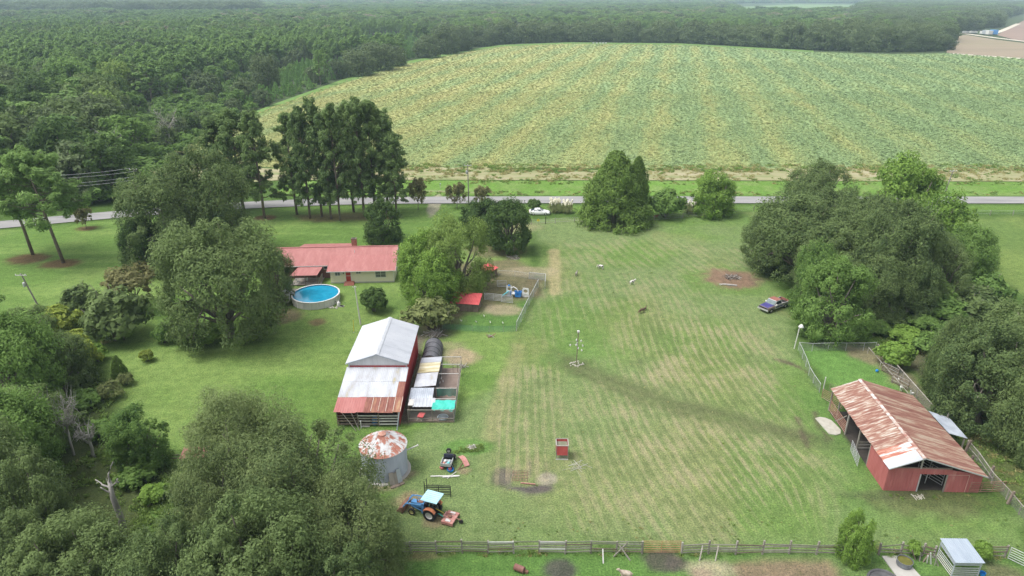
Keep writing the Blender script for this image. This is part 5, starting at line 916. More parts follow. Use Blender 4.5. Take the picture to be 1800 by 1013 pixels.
trn = thing('water_tub', 'grey oval tub inside the front run of the coop', 'tub', (-8.1, 68.6, .05)); MB().lathe((0, 0, 0), [(0, .02), (.5, 0), (.62, .28), (.66, .28), (.66, .3), (.58, .3), (.5, .06), (0, .06)], 20).build('tub_wall', GALV, trn)

# ---------------------------------------------------------------- grain bin
gb_ = thing('grain_bin', 'corrugated round grain bin with rust-flaked conical roof', 'grain bin', (-13.3, 59.3, 0)); BR, BH = 2.35, 3.2
for k in range(4):
    prof = [];
    for i in range(17): z = .1 + k * .775 + .775 * i / 16; prof.append((BR + .015 * (1 if i % 2 else -1), z))
    m = MB(); m.lathe((0, 0, 0), prof, 40); m.build('wall_ring', BINW, gb_, False)
for i in range(28):
    a0, a1 = 2 * math.pi * i / 28, 2 * math.pi * (i + 1) / 28; m = MB(); h = (a1 - a0) / 2; e = BR + .14; vs = [(.32 * math.cos(-h), .32 * math.sin(-h), 1.22), (e * math.cos(-h), e * math.sin(-h), 0), (e * math.cos(h), e * math.sin(h), 0), (.32 * math.cos(h), .32 * math.sin(h), 1.22)]; m.add(vs, [(0, 1, 2, 3)]); u = .035
    m.hexa([(.32, -.25 * .32 * h, 1.22 + .0), (e * .999, -.02, 0), (e * .999, .02, 0), (.32, .25 * .32 * h, 1.22)], [(.32, -.01, 1.26), (e, -.012, .05), (e, .012, .05), (.32, .01, 1.26)]) if False else None
    o = put(m.mesh('roof_panel', None or (worn('bin_roof', [(.30, (.34, .13, .095)), (.47, (.40, .18, .13)), (.50, (.48, .45, .44)), (.56, (.57, .57, .58)), (.7, (.62, .62, .63))], 1.15, .6, stretch=(1, 1, 1), rand=.10, detail=9) if i == 0 else bpy.data.materials['bin_roof'])), 'roof_panel', gb_, (0, 0, BH), (0, 0, a0 + h))
    bar('roof_rib', (math.cos(a0) * .3, math.sin(a0) * .3, BH + 1.24), (math.cos(a0) * (BR + .13), math.sin(a0) * (BR + .13), BH + .02), .04, .05, bpy.data.materials['bin_roof'], gb_)
MB().lathe((0, 0, BH), [(.40, 1.17), (.40, 1.3), (.1, 1.42), (0, 1.42)], 18).build('roof_cap', worn('cap_rust', [(.3, (.36, .15, .11)), (.7, (.52, .33, .26))], 2), gb_); MB().lathe((0, 0, 0), [(BR + .35, 0), (BR + .3, .1), (BR, .1)], 32).build('footing', CONC, gb_)
au = thing('auger_pipe', 'pale pipe sticking out from the side of the grain bin', 'pipe', (-11.05, 59.9, 2.0)); pipe('tube', (0, 0, 0), (1.15, .55, .25), .07, WOODW, au); pipe('flange', (1.1, .52, .24), (1.18, .57, .26), .1, WOODW, au)
rg = random.Random(2)
for i, (a, hgt, lb) in enumerate(((-1.15, 1.35, 'weathered board leaning on the grain bin, widest of the three'), (-.98, 1.25, 'grey board leaning on the grain bin between the two others'), (-.84, 1.5, 'pale tin sheet leaning on the grain bin nearest the pipe'))):
    b = thing('leaning_board', lb, 'board', (-13.3 + math.cos(a) * 2.9, 59.3 + math.sin(a) * 2.9, 0), a); MB().hexa([(0, -.25, 0), (.04, -.25, 0), (.04, .25, 0), (0, .25, 0)], [(-.42, -.22, hgt), (-.38, -.22, hgt), (-.38, .22, hgt), (-.42, .22, hgt)]).build('sheet', GALV if i == 2 else WOOD, b); MB().box((.2, 0, .05), (.4, .5, .08)).build('foot_block', WOODB, b)

# ---------------------------------------------------------------- the red barn
bn = thing('barn', 'red barn with rust-streaked tin roof and open sides', 'barn', (37.3, 56.0, 0), R(-2.2)); BX, BL, RX = 9.35, 14.4, 3.1; ZE, ZR, ZO = 2.9, 4.25, 2.25
def zr(x): return ZR - (ZR - ZO) * (x - RX) / (BX - RX)
def btop(i, n): return RUSTW if i in (1, 2, 3) else (TIN if i == 0 else RUST)
roof(bn, (-.15, BL + .3, ZE), (-.15, -.35, ZE), (RX, -.35, ZR), (RX, BL + .3, ZR), 21, lambda i, n: btop(n - 1 - i, n), ribs=4, h=.02, ragged=.06, seed=3)
roof(bn, (BX + .25, -.35, ZO - .06), (BX + .25, BL + .3, ZO - .06), (RX, BL + .3, ZR), (RX, -.35, ZR), 21, RUST2, ribs=4, h=.02, ragged=.06, seed=4)
m = MB(); m.hexa([(RX - .28, -.38, ZR - .06), (RX, -.38, ZR + .03), (RX, BL + .33, ZR + .03), (RX - .28, BL + .33, ZR - .06)], [(RX - .28, -.38, ZR - .02), (RX, -.38, ZR + .07), (RX, BL + .33, ZR + .07), (RX - .28, BL + .33, ZR - .02)]); m.build('ridge_cap', worn('ridge_tin', [(.35, (.30, .14, .11)), (.48, (.42, .33, .28)), (.6, (.54, .53, .53))], 1.3, .6, detail=6), bn); m = MB(); m.hexa([(RX, -.38, ZR + .03), (RX + .3, -.38, ZR - .04), (RX + .3, BL + .33, ZR - .04), (RX, BL + .33, ZR + .03)], [(RX, -.38, ZR + .07), (RX + .3, -.38, ZR), (RX + .3, BL + .33, ZR), (RX, BL + .33, ZR + .07)]); m.build('ridge_cap', RUST, bn)
bar('verge_trim', (RX, -.37, ZR - .04), (BX + .2, -.37, ZO - .1), .03, .12, STEELP, bn); bar('verge_trim', (-.15, -.37, ZE - .05), (RX, -.37, ZR - .05), .03, .1, STEELP, bn)
panel_wall(bn, (0, 0), (3.25, 0), 0, 2.75, REDW, 4); panel_wall(bn, (3.25, 0), (5.85, 0), 2.1, 2.75, REDW, 3, z1b=2.72); panel_wall(bn, (5.85, 0), (BX, 0), 0, 2.72, REDW, 4, z1b=2.12)
panel_wall(bn, (0, 3.9), (0, 0), 0, 2.8, REDW, 5); panel_wall(bn, (BX, 0), (BX, BL), 0, 2.15, REDW, 16); bar('door_seam', (7.95, -.06, .1), (7.95, -.06, 2.2), .06, .05, worn('pale_red', [(.4, (.5, .25, .22)), (.7, (.6, .38, .34))], 2), bn); bar('door_trim', (6.0, -.06, 2.12), (7.95, -.06, 2.12), .04, .06, bpy.data.materials['pale_red'], bn)
bar('jamb', (3.25, -.03, 0), (3.25, -.03, 2.1), .1, .1, STEELP, bn); bar('jamb', (5.85, -.03, 0), (5.85, -.03, 2.1), .1, .12, WOOD, bn); bar('king_post', (RX, 0, 2.75), (RX, 0, ZR - .05), .12, .12, WOOD, bn); bar('tie_beam', (0, .06, 2.78), (6.2, .06, 2.78), .1, .14, WOODB, bn)
for y in (3.95, 6.6, 9.6, 12.2, BL): bar('post', (.05, y, 0), (.05, y, ZE - .02), .13, .13, WOOD, bn); bar('post', (RX, y, 0), (RX, y, ZR - .06), .13, .13, WOODB, bn); bar('rafter', (0, y, ZE - .08), (RX, y, ZR - .1), .06, .12, WOODB, bn); bar('rafter', (RX, y, ZR - .1), (BX, y, ZO - .08), .06, .12, WOODB, bn)
bar('eave_beam', (0, 0, ZE - .1), (0, BL, ZE - .1), .08, .14, WOODB, bn)
for z in (.35, .75, 1.1):
    bar('rail', (.0, 6.6, z), (2.6, 6.7, z), .06, .16, WOOD, bn); bar('rail', (1.2, 4.0, z), (2.9, 5.6, z), .06, .14, WOOD, bn)
for k in range(6): bar('slat', (0, 9.65, .25 + .25 * k), (0, BL - .1, .25 + .25 * k), .05, .09, RUSTP, bn)
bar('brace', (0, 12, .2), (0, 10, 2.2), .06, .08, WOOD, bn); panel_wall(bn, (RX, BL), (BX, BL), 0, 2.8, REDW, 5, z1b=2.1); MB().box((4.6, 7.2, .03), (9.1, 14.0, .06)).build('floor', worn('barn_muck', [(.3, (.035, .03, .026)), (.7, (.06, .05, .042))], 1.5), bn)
for k in range(7): bar('hay_rack_bar', (4.5 + .22 * k, .9 + .3 * k, .3), (4.5 + .22 * k, .9 + .3 * k, 1.9), .05, .05, STEELP, bn)
def gate(p, rz, L, H, label, mat=STEELP, n=6, v=2, name='gate', group=None, r=.025):
    o = thing(name, label, 'gate', p, rz, group)
    for k in range(n): pipe('rail', (0, 0, .15 + (H - .15) * k / (n - 1)), (L, 0, .15 + (H - .15) * k / (n - 1)), r, mat, o)
    for k in range(v + 2): pipe('upright', (L * k / (v + 1), 0, .12), (L * k / (v + 1), 0, H + .02), r * 1.05, mat, o)
    return o
gate((36.95, 62.55, 0), R(-101), 2.9, 1.35, 'white tube gate hanging open along the barn wall', STEELP, 6, 2, r=.022); gate((43.5, 56.6, 0), R(118), 2.6, 1.8, 'white tube gate swung inside the barn doorway', WHT, 6, 1, r=.022); gate((45.6, 55.55, 0), R(3), 3.6, 1.3, 'rusty tube gate from barn corner to fence', RUSTP, 6, 2, r=.03)
ln = thing('lean_to', 'small galvanised lean-to roof against the barn side wall', 'lean-to', (47.0, 62.6, 0), R(-2.2)); roof(ln, (2.2, -.2, 1.75), (2.35, 3.8, 1.75), (.35, 4.6, 2.1), (.35, .2, 2.1), 5, GALV, ribs=4, h=.04)
for x, y in ((2.0, 0), (2.1, 3.7)): bar('post', (x, y, 0), (x, y, 2.4 if y > 1 else 1.72), .12, .12, WOOD, ln)
bar('beam', (2.1, -.1, 1.68), (2.2, 3.8, 1.68), .08, .1, WOODB, ln)
MB().add([(0, 0, 0), (1.6, -1.0, 0), (2.2, -.2, 0), (2.0, 2.2, 0), (.6, 4.2, 0), (-1.0, 4.6, 0), (-1.7, 3.6, 0), (-1.3, 1.6, 0)], [tuple(range(8))])
cs = MB(); P8 = [(-.2, -1.0), (.5, -1.25), (1.1, -1.0), (1.45, -.3), (1.35, .8), (1.2, 1.7), (.7, 2.2), (.1, 2.35), (-.5, 2.1)]; cs.add([(x, y, .0) for x, y in P8] + [(x, y, .10) for x, y in P8], [tuple(range(9, 18))] + [(i, (i + 1) % 9, 9 + (i + 1) % 9, 9 + i) for i in range(9)]); cs_o = put(cs.mesh('concrete_apron', STONE), 'concrete_apron', None, (36.1, 66.6, 0)); tag(cs_o, 'pale broken-edged concrete apron outside the open barn side', 'slab')

# ---------------------------------------------------------------- small sheds in the middle clump
def hut(p, rz, w, dpt, z0, z1, label, ov=.2):
    o = thing('hut', label, 'hut', p, rz); panel_wall(o, (0, 0), (w, 0), 0, z0, WOODB, int(w / .25), 'wall_board', ribs=1); panel_wall(o, (w, 0), (w, dpt), 0, z0, WOODB, int(dpt / .3), 'wall_board', z1b=z1, ribs=1); panel_wall(o, (w, dpt), (0, dpt), 0, z1, WOODB, int(w / .3), 'wall_board', ribs=1); panel_wall(o, (0, dpt), (0, 0), 0, z1, WOODB, int(dpt / .3), 'wall_board', z1b=z0, ribs=1)
    roof(o, (-ov, -ov, z0), (w + ov, -ov, z0), (w + ov, dpt + ov, z1 + .05), (-ov, dpt + ov, z1 + .05), max(3, int(w / .7)), REDB, ribs=3); return o
q = G(800, 545); hut((q.x - .6, q.y - .2, 0), R(-9), 4.3, 2.6, 1.35, 1.95, 'low wooden hut with bright red tin roof beside the tube gates'); q = G(868, 492); hut((q.x - .6, q.y + .4, 0), R(62), 2.4, 1.9, 1.3, 1.7, 'small hut with red tin roof half hidden by the cypress')
# animal shelter at the bottom right
st = thing('animal_shelter', 'open animal shelter of galvanised panels with flat tin roof', 'shelter', (37.55, 44.75, 0), R(-1)); roof(st, (-.1, -.15, 1.75), (2.4, -.15, 1.75), (2.3, 2.45, 2.0), (-.05, 2.45, 2.0), 3, worn('blue_grey_tin', [(.3, (.27, .32, .38)), (.7, (.36, .41, .47))], .8, .5, stretch=(2, .4, 1), rand=.15), ribs=4)
for x in (0, 2.2):
    for y in (0, 2.2): bar('post', (x, y, 0), (x, y, 1.74 + .1 * (y > 1)), .08, .08, GALV, st)
for z in (1.45, 1.62): bar('band', (-.05, -.05, z), (2.25, -.05, z), .03, .12, GALV, st); bar('band', (-.05, 0, z), (-.05, 2.2, z + .15), .03, .12, GALV, st)
for k in range(5): pipe('rail', (0, -.04, .2 + .22 * k), (2.2, -.04, .2 + .22 * k), .03, STEELP, st); pipe('rail', (-.05, 0, .2 + .22 * k), (-.05, 2.2, .2 + .22 * k), .03, STEELP if k > 2 else WOODW, st)
pad = put(MB().hexa([(0, 0, 0), (2.3, -.1, 0), (1.6, 4.2, 0), (-.2, 4.2, 0)], [(0, 0, .1), (2.3, -.1, .1), (1.6, 4.2, .1), (-.2, 4.2, .1)]).mesh('concrete_pad', CONC), 'concrete_pad', None, (33.0, 42.9, 0)); tag(pad, 'pale concrete pad under the round water trough', 'slab')
tr = thing('stock_trough', 'round galvanised stock trough of green water on the pad', 'trough', (34.2, 46.05, .1)); MB().lathe((0, 0, 0), [(0, 0), (.62, 0), (.64, .2), (.62, .25), (.64, .5), (.66, .55), (.62, .55), (.60, .08), (0, .08)], 24).build('wall', worn('trough_steel', [(.3, (.13, .14, .155)), (.7, (.22, .235, .25))], 2, .5, metal=.3), tr); MB().lathe((0, 0, .42), [(.615, 0), (0, 0)], 24).build('water', worn('green_water', [(.3, (.085, .085, .018)), (.7, (.16, .155, .03))], 3, .2), tr); bpy.data.objects['water.001'].data.flip_normals()
# ---------------------------------------------------------------- fences
rgF = random.Random(9)
fb = thing('rail_fence', 'long weathered wooden rail fence along the foot of the pasture', 'fence', (0, 0, 0)); FY = 47.5
def rail_run(parent, P, mats, hs, wob=.05, post_h=1.45):
    for a, b in zip(P[:-1], P[1:]):
        a, b = Vector(a), Vector(b)
        for z in hs:
            if rgF.random() < .05: continue
            m = rgF.choice(mats); bar('rail', (a.x, a.y - .07, z + rgF.uniform(-wob, wob)), (b.x, b.y - .07, z + rgF.uniform(-wob, wob)), .04, .11, m, parent)
    for p in P:
        p = Vector(p); l = rgF.uniform(-.06, .06); bar('post', (p.x, p.y, 0), (p.x + l, p.y + l * .3, post_h * rgF.uniform(.92, 1.1)), .14, .14, WOOD, parent)
HS = (.30, .58, .86, 1.12, 1.36); WM = [WOODM, WOODM, WOOD, WOODM, WOODB]
xs_ = [-11.3 + 2.29 * i for i in range(11)]; rail_run(fb, [(x, FY + .05 * math.sin(x)) for x in xs_], WM, HS)
for i in (4, 6): bar('pale_rail', (xs_[i], FY - .12, 1.36), (xs_[i + 1], FY - .12, 1.38), .04, .16, WOODW, fb)
bar('pale_rail', (xs_[6], FY - .12, .62), (xs_[7], FY - .12, .6), .04, .18, WOODW, fb)
bar('fallen_rail', (9.0, FY - .5, .1), (10.2, FY - .1, 1.3), .05, .12, WOOD, fb); bar('fallen_rail', (10.4, FY - .9, .05), (9.5, FY - .2, 1.1), .05, .14, WOOD, fb); bar('fallen_rail', (8.0, FY - 1.2, .0), (8.0, FY - .4, .9), .1, .1, WOODW, fb)
rail_run(fb, [(15.1 + 2.4 * i, FY - .1 + .05 * math.sin(i * 2)) for i in range(8)], WM, HS[:4], .09)
for i, x in enumerate((16.5, 17.9)): bar('prop', (x, FY - .9, 0), (x + .35, FY - .2, 1.1), .1, .1, WOOD, fb)
f2 = thing('rail_fence', 'tumbledown rail fence between young tree and tin shelter', 'fence', (0, 0, 0)); rail_run(f2, [(32.6, 47.3), (34.6, 47.4), (36.4, 47.2), (37.3, 47.0)], [WOODB, WOOD, WOODM], (.35, .7, 1.05), .15, 1.3)
for i in range(7): x = 35.6 + .33 * i * .8; bar('broken_picket', (x, 46.7 - .12 * i, 0), (x + rgF.uniform(-.5, .6), 46.7 - .12 * i + rgF.uniform(-.3, .3), rgF.uniform(.7, 1.3)), .08, .1, rgF.choice([WOOD, WOODB, WOODW]), f2)
f3 = thing('rail_fence', 'short rail fence between tin shelter and the leaning tube gate', 'fence', (0, 0, 0)); rail_run(f3, [(41.4, 47.0), (43.6, 47.0)], [WOODB, WOODM], (.3, .7, 1.05, 1.25), .04, 1.4)
gate((11.62, FY, 0), 0, 3.35, 1.4, 'orange-rusted tube gate in the long rail fence', ORANGE, 7, 1, r=.018); gate((43.75, 46.8, 0), R(-48), 2.6, 1.35, 'grey tube gate leaning at the end of the short rail fence', STEELP, 6, 0, r=.03)
# pipe fence round the pen north of the barn
pf_ = thing('pipe_fence', 'grey pipe and mesh fence round the lush pen by the barn lamp', 'fence', (0, 0, 0))
def pipe_run(parent, P, h, mat, r=.035, wire=None, name='rail'):
    P = [Vector((p[0], p[1], 0)) for p in P]
    for a, b in zip(P[:-1], P[1:]):
        pipe(name, (a.x, a.y, h), (b.x, b.y, h), r, mat, parent)
        if wire: net(parent, [a, b], .05, h, wire, 'mesh')
    for p in P: pipe('post', (p.x, p.y, 0), (p.x, p.y, h + .03), r, mat, parent)
pipe_run(pf_, W([(1403, 616), (1427, 618), (1455, 617), (1486, 617), (1517, 617), (1538, 616)]), 1.25, STEELP, .03, PNET); pipe_run(pf_, W([(1403, 616), (1410, 631), (1416, 645), (1421, 660), (1429, 674), (1440, 690)]), 1.25, STEELP, .032, PNET); pipe('corner_post', W_ := (*W([(1447, 686)])[0], 0), (W_[0], W_[1], 1.9), .06, WOODW, pf_)
gate((*W([(1444, 700)])[0], 0), R(-63), 2.9, 1.3, 'rusty tube gate between pipe fence and barn corner', RUSTP, 6, 1, r=.03); gate((*W([(1456, 690)])[0], 0), R(-35), 3.0, 1.25, 'thin dark tube gate inside the lush pen behind the barn', WOODB, 6, 1, r=.02)
pr = thing('pipe_fence', 'long grey pipe fence running past the barn and oaks', 'fence', (0, 0, 0)); RPX = W([(1540, 620), (1562, 645), (1585, 671), (1610, 700), (1640, 735), (1662, 760)]); pipe_run(pr, RPX, 1.35, WOOD, .06, PNET); pipe_run(pr, [(x, y) for x, y in W([(1697, 790), (1716, 812), (1742, 850), (1768, 878), (1790, 905), (1810, 925)])], 1.2, WOOD, .05, PNET)
for a, b in zip(W([(1697, 790), (1716, 812), (1742, 850)])[:-1], W([(1716, 812), (1742, 850)])): pipe('rail', (*a, .6), (*b, .6), .04, WOOD, pr)
for px, py, hh, l in ((1694, 800, 1.9, .3), (1738, 842, 1.6, .1), (1705, 818, 1.2, .05), (1771, 886, 1.5, .25)): q = G(px, py); bar('timber_post', q, (q.x + l, q.y, hh), .2, .2, WOODB, pr)
pi = thing('rail_fence', 'inner low rail fence beside the dirt lane of the pen', 'fence', (0, 0, 0)); IN = [(x - 1.35, y - .3) for x, y in RPX[:5]]; pipe_run(pi, IN, .95, WOOD, .045)
for i, (px, py) in enumerate(((1549, 652), (1566, 672))):
    q = G(px, py); o = thing('wooden_hurdle', ('slatted wooden hurdle at the head of the dirt lane', 'slatted wooden hurdle next to the white birds')[i], 'gate', q, R(-63))
    for k in range(6): bar('slat', (0, 0, .2 + .22 * k), (2.3, 0, .2 + .22 * k), .04, .08, WOOD if k % 2 else WOODB, o)
    for x in (.05, 1.15, 2.25): bar('upright', (x, .05, 0), (x, .05, 1.45), .06, .08, WOODB, o)
# chain-link round the play yard
cl = thing('chain_link_fence', 'grey chain-link fence along the play yard and pasture', 'fence', (0, 0, 0)); pipe_run(cl, W([(908, 582), (916, 566), (923, 551), (930, 537), (938, 522), (946, 506)]), 1.5, STEELP, .04, WIRE)
c2 = thing('chain_link_fence', 'chain-link run with open gate near the straw track', 'fence', (0, 0, 0)); pipe_run(c2, W([(930, 491), (959, 494), (958, 508)]), 1.3, STEELP, .04, WIRE); pipe_run(c2, W([(876, 486), (905, 487), (930, 491)]), 1.1, STEELP, .02, PNET)
ng_ = thing('net_fence', 'low green netting fence closing the bottom of the play yard', 'fence', (0, 0, 0)); NP_ = W([(778, 578), (800, 581), (830, 583), (860, 584), (885, 584), (907, 583)]); net(ng_, [Vector((*p, 0)) for p in NP_], .03, 1.0, mesh_wire('pale_green_net', (.16, .36, .24), .30), 'netting')
for p in NP_: pipe('stake', (*p, 0), (*p, 1.05), .02, WOOD, ng_)
q = G(852, 528); gate(q, R(-12), 2.9, 1.25, 'grey tube gate hinged on the red-roofed hut', STEELP, 6, 1, r=.035); q = G(881, 532); gate(q, R(-12), 1.9, 1.3, 'grey tube gate ending at the play set', STEELP, 6, 0, r=.035); q = G(874, 505); gate(q, R(-4), 1.6, 1.2, 'short grey tube gate under the cypress', STEELP, 5, 0, r=.035)
ws = thing('wire_fence', 'thin wire fence with dark posts between white car and pasture', 'fence', (0, 0, 0)); WP = W([(905, 396), (934, 395), (959, 394), (976, 393), (1010, 391), (1150, 389), (1200, 384), (1250, 379), (1290, 374), (1325, 371)])
for i, p in enumerate(WP): bar('post', (*p, 0), (*p, 1.6 if i == 2 else 1.2), .12, .12, BLK if i == 2 else WOOD, ws)
for z in (.35, .7, 1.05):
    for a, b in zip(WP[:-1], WP[1:]): pipe('wire', (*a, z), (*b, z), .012, STEELP, ws)
yg_ = thing('warning_sign', 'small yellow sign on the wire fence near the white car', 'sign', (*W([(946, 394.6)])[0], 0)); MB().box((0, -.06, .95), (.55, .03, .45)).build('panel', worn('yellow_sign', [(.3, (.62, .52, .05)), (.7, (.70, .60, .10))], 2), yg_); bar('stake', (0, 0, 0), (0, 0, .9), .04, .04, WOOD, yg_)
mw = thing('meadow_fence', 'thin wire fence crossing the meadow beside the road', 'fence', (0, 0, 0)); MP = W([(1660, 378), (1700, 378), (1740, 379), (1780, 379), (1830, 380)])
for p in MP: bar('post', (*p, 0), (*p, 1.2), .1, .1, WOOD, mw)
for z in (.4, .8, 1.15):
    for a, b in zip(MP[:-1], MP[1:]): pipe('wire', (*a, z), (*b, z), .012, STEELP, mw)
# ---------------------------------------------------------------- poles and wires
POLEM = worn('pole_wood', [(.3, (.20, .18, .16)), (.7, (.32, .30, .275))], 1.5, .95, stretch=(1, 1, .2))
def pole(px, b, top, label, arms=0, lean=0.0, r=.15, xf=False, ins=True, mat=POLEM):
    p = G(px, b); o = thing('utility_pole', label, 'pole', p); h = HT(top, p.y); m = MB(); m.tube((0, 0, 0), (lean, 0, h), r, r * .65, 10); m.build('shaft', mat, o)
    for k in range(arms): z = h - .25 - .7 * k; f = z / h; bar('crossarm', (lean * f - .9, -.14, z), (lean * f + .9, -.14, z), .09, .11, WOODW, o)
    if ins:
        for x in (-.75, 0, .75): m = MB(); m.lathe((lean + x * (1 if arms else .3), -.14, h - .18), [(.05, 0), (.07, .08), (.04, .16), (0, .2)], 8); m.build('insulator', WHT, o)
    if xf: f = (h - 1.8) / h; m = MB(); m.lathe((lean * f - .28, -.1, h - 2.2), [(0, 0), (.2, 0), (.22, .1), (.22, .65), (.12, .75), (0, .8)], 12); m.build('transformer', STEELP, o)
    return o, h
pole(824, 363, 289, 'grey utility pole at the roadside between crape myrtles', 1, 0, xf=True); pole(1662, 337, 299, 'leaning utility pole on the verge across the road', 1, .6); pole(66, 536, 481, 'leaning grey utility pole with white transformer on the side lawn', 1, -1.2, .14, True)
pole(634, 571, 503, 'slim pale pole standing between camellia and white-roofed shed', 0, -.35, .11, ins=True, mat=WOODW); yp = thing('guard_rod', 'yellow guard rod beside the slim pale pole', 'rod', G(622, 585)); pipe('rod', (0, 0, 0), (.05, .1, 2.0), .04, bpy.data.materials['yellow_sign'], yp); pipe('base', (0, 0, 0), (0, 0, .1), .08, STEELP, yp)
lp = thing('barn_lamp', 'white pole lamp at the corner of the pipe fence', 'lamp', G(1396, 613)); h_ = HT(572, G(1396, 613).y); pipe('pole', (0, 0, 0), (.25, 0, h_), .07, WOODW, lp); m = MB(); m.lathe((.28, -.3, h_ - .1), [(.02, .35), (.15, .33), (.38, .0), (.36, -.05), (.2, -.12), (0, -.16)], 16); m.build('lamp_shade', WHT, lp, True); pipe('arm', (.25, 0, h_ + .05), (.28, -.3, h_ + .12), .03, STEELP, lp)
poles_w = []
for px, b, tp, lb in ((250, 369, 296, 'roadside utility pole half hidden behind the tall oak'), (-70, 398, 305, 'roadside utility pole beyond the side lawn')): o, h = pole(px, b, tp, lb, 1); poles_w.append((o.location.copy(), h))
pw = thing('power_lines', 'four power lines hanging between the roadside poles', 'power lines', (0, 0, 0)); (A_, ha), (B_, hb) = poles_w
for k, (dx, dz) in enumerate(((-.7, 0), (.7, -.6), (0, -1.9), (0, -2.6))):
    pts_ = [(A_.x + (B_.x - A_.x) * t + dx, A_.y + (B_.y - A_.y) * t, ha + dz + (hb - ha) * t - 1.2 * 4 * t * (1 - t)) for t in [i / 12 for i in range(13)]]; MB().path(pts_, .028, 5).build('wire', STEELP, pw)
mp_ = thing('martin_pole', 'dark pole with white gourd birdhouses in the pasture', 'birdhouse pole', G(1013, 641)); h_ = HT(585, G(1013, 641).y); pipe('pole', (0, 0, 0), (.1, 0, h_), .06, WOODB, mp_)
for k, (dx, dy, z) in enumerate(((-.9, 0, .62), (.75, 0, .60), (.55, .3, .72), (-.15, -.3, .66), (.15, -.25, .55), (.6, -.4, .5), (-.1, 0, .78))): m = MB(); m.lathe((dx, dy, h_ * z), [(0, -.16), (.08, -.14), (.11, -.05), (.08, .05), (.04, .11), (.03, .16), (0, .16)], 10); m.build('gourd', WHT, mp_, True)
for z in (.6, .68): bar('crossarm', (-.95, 0, h_ * z + .2), (.85, 0, h_ * z + .2), .02, .025, WOOD, mp_); bar('crossarm', (0, -.5, h_ * z + .22), (0, .5, h_ * z + .22), .03, .04, STEELP, mp_)
hb_ = MB().box((.1, 0, h_ + .12), (.28, .28, .25)).box((.1, 0, h_ + .28), (.34, .34, .06), taper=.5); hb_.build('nest_box', WOODW, mp_)
q = G(1013, 641); ms = thing('stone_ring', 'ring of pale stones round the foot of the birdhouse pole', 'stones', q)
for i in range(16): a = i * .41; rr = rgF.uniform(.35, 1.1); m = MB(); m.sphere((math.cos(a) * rr, math.sin(a) * rr * .9, .04), (rgF.uniform(.08, .2), rgF.uniform(.08, .16), .1), 6, 4); m.build('stone', STONE, ms)
# ---------------------------------------------------------------- wheels and vehicles
TYRE, _ = base_mat('tyre', (.022, .022, .023), .85)
def wheel(parent, x, y, r, w, rim, lugs=0, name='wheel', hub=.55):
    m = MB(); pr_ = [(r * .62, -w / 2), (r * .92, -w / 2), (r, -w * .36), (r, w * .36), (r * .92, w / 2), (r * .62, w / 2)]; n = 22
    vs = []; 
    for rr, yy in pr_:
        for i in range(n): t = 2 * math.pi * i / n; vs.append((x + rr * math.cos(t), y + yy, r + rr * math.sin(t)))
    k = len(pr_); m.add(vs, [(q * n + i, q * n + (i + 1) % n, ((q + 1) % k) * n + (i + 1) % n, ((q + 1) % k) * n + i) for q in range(k) for i in range(n)])
    for i in range(lugs):
        t = 2 * math.pi * i / lugs
        for s in (-1, 1): t2 = t + (.12 if s > 0 else -.05); c, s_ = math.cos(t2), math.sin(t2); m.add([(x + (r + d) * math.cos(t2 + e), y + yy, r + (r + d) * math.sin(t2 + e)) for yy in (s * w * .05, s * w * .5) for d in (-.01, .03) for e in (-.04, .04)], [(0, 1, 3, 2), (4, 6, 7, 5), (0, 2, 6, 4), (1, 5, 7, 3), (2, 3, 7, 6)])
    o = m.build(name, TYRE, parent); q = MB()
    for s in (-1, 1): q.add([(x, y + s * w * .12, r)] + [(x + r * hub * math.cos(2 * math.pi * i / 18), y + s * w * .18, r + r * hub * math.sin(2 * math.pi * i / 18)) for i in range(18)] + [(x + r * .64 * math.cos(2 * math.pi * i / 18), y + s * w * .42, r + r * .64 * math.sin(2 * math.pi * i / 18)) for i in range(18)], [(0, 1 + (i + 1) % 18, 1 + i) if s > 0 else (0, 1 + i, 1 + (i + 1) % 18) for i in range(18)] + [(1 + i, 1 + (i + 1) % 18, 19 + (i + 1) % 18, 19 + i) for i in range(18)])
    q.build('rim', rim, o); return o
BLUE = worn('faded_blue', [(.3, (.055, .17, .36)), (.6, (.09, .25, .48)), (.8, (.20, .36, .55))], 1.6, .55); SKYB = worn('pale_blue_canopy', [(.3, (.36, .60, .70)), (.7, (.45, .68, .76))], 1.2, .5); RIMW = worn('dusty_rim', [(.3, (.50, .49, .47)), (.7, (.62, .61, .60))], 3); RIMY = worn('yellow_rim', [(.3, (.42, .36, .14)), (.7, (.52, .46, .2))], 3); RUSTB = worn('rusty_steel', [(.3, (.14, .075, .055)), (.55, (.24, .125, .09)), (.75, (.36, .22, .17))], 2.5, .9)
FEND = worn('orange_fender', [(.3, (.40, .13, .065)), (.7, (.50, .20, .10))], 2)
tc = thing('tractor', 'old blue tractor with loader and pale blue canopy', 'tractor', (-7.55, 52.35, 0), R(159))     # local +x is forward, origin between the rear wheels
for y in (-.68, .68): wheel(tc, 0, y, .62, .36, RIMW, 22)
for y in (-.6, .6): wheel(tc, 1.95, y, .36, .22, RIMY, 0)
MB().hexa([(.75, -.24, .75), (2.25, -.24, .7), (2.25, .24, .7), (.75, .24, .75)], [(.75, -.26, 1.3), (2.2, -.24, 1.2), (2.2, .24, 1.2), (.75, .26, 1.3)]).build('bonnet', BLUE, tc); MB().box((2.27, 0, .92), (.06, .44, .5)).build('grille', BLK, tc); MB().box((.7, 0, .62), (2.9, .34, .38)).build('chassis', BLK, tc); MB().tube((1.95, -.58, .4), (1.95, .58, .4), .07).build('front_axle', BLK, tc); MB().tube((0, -.6, .62), (0, .6, .62), .13).build('rear_axle', BLK, tc)
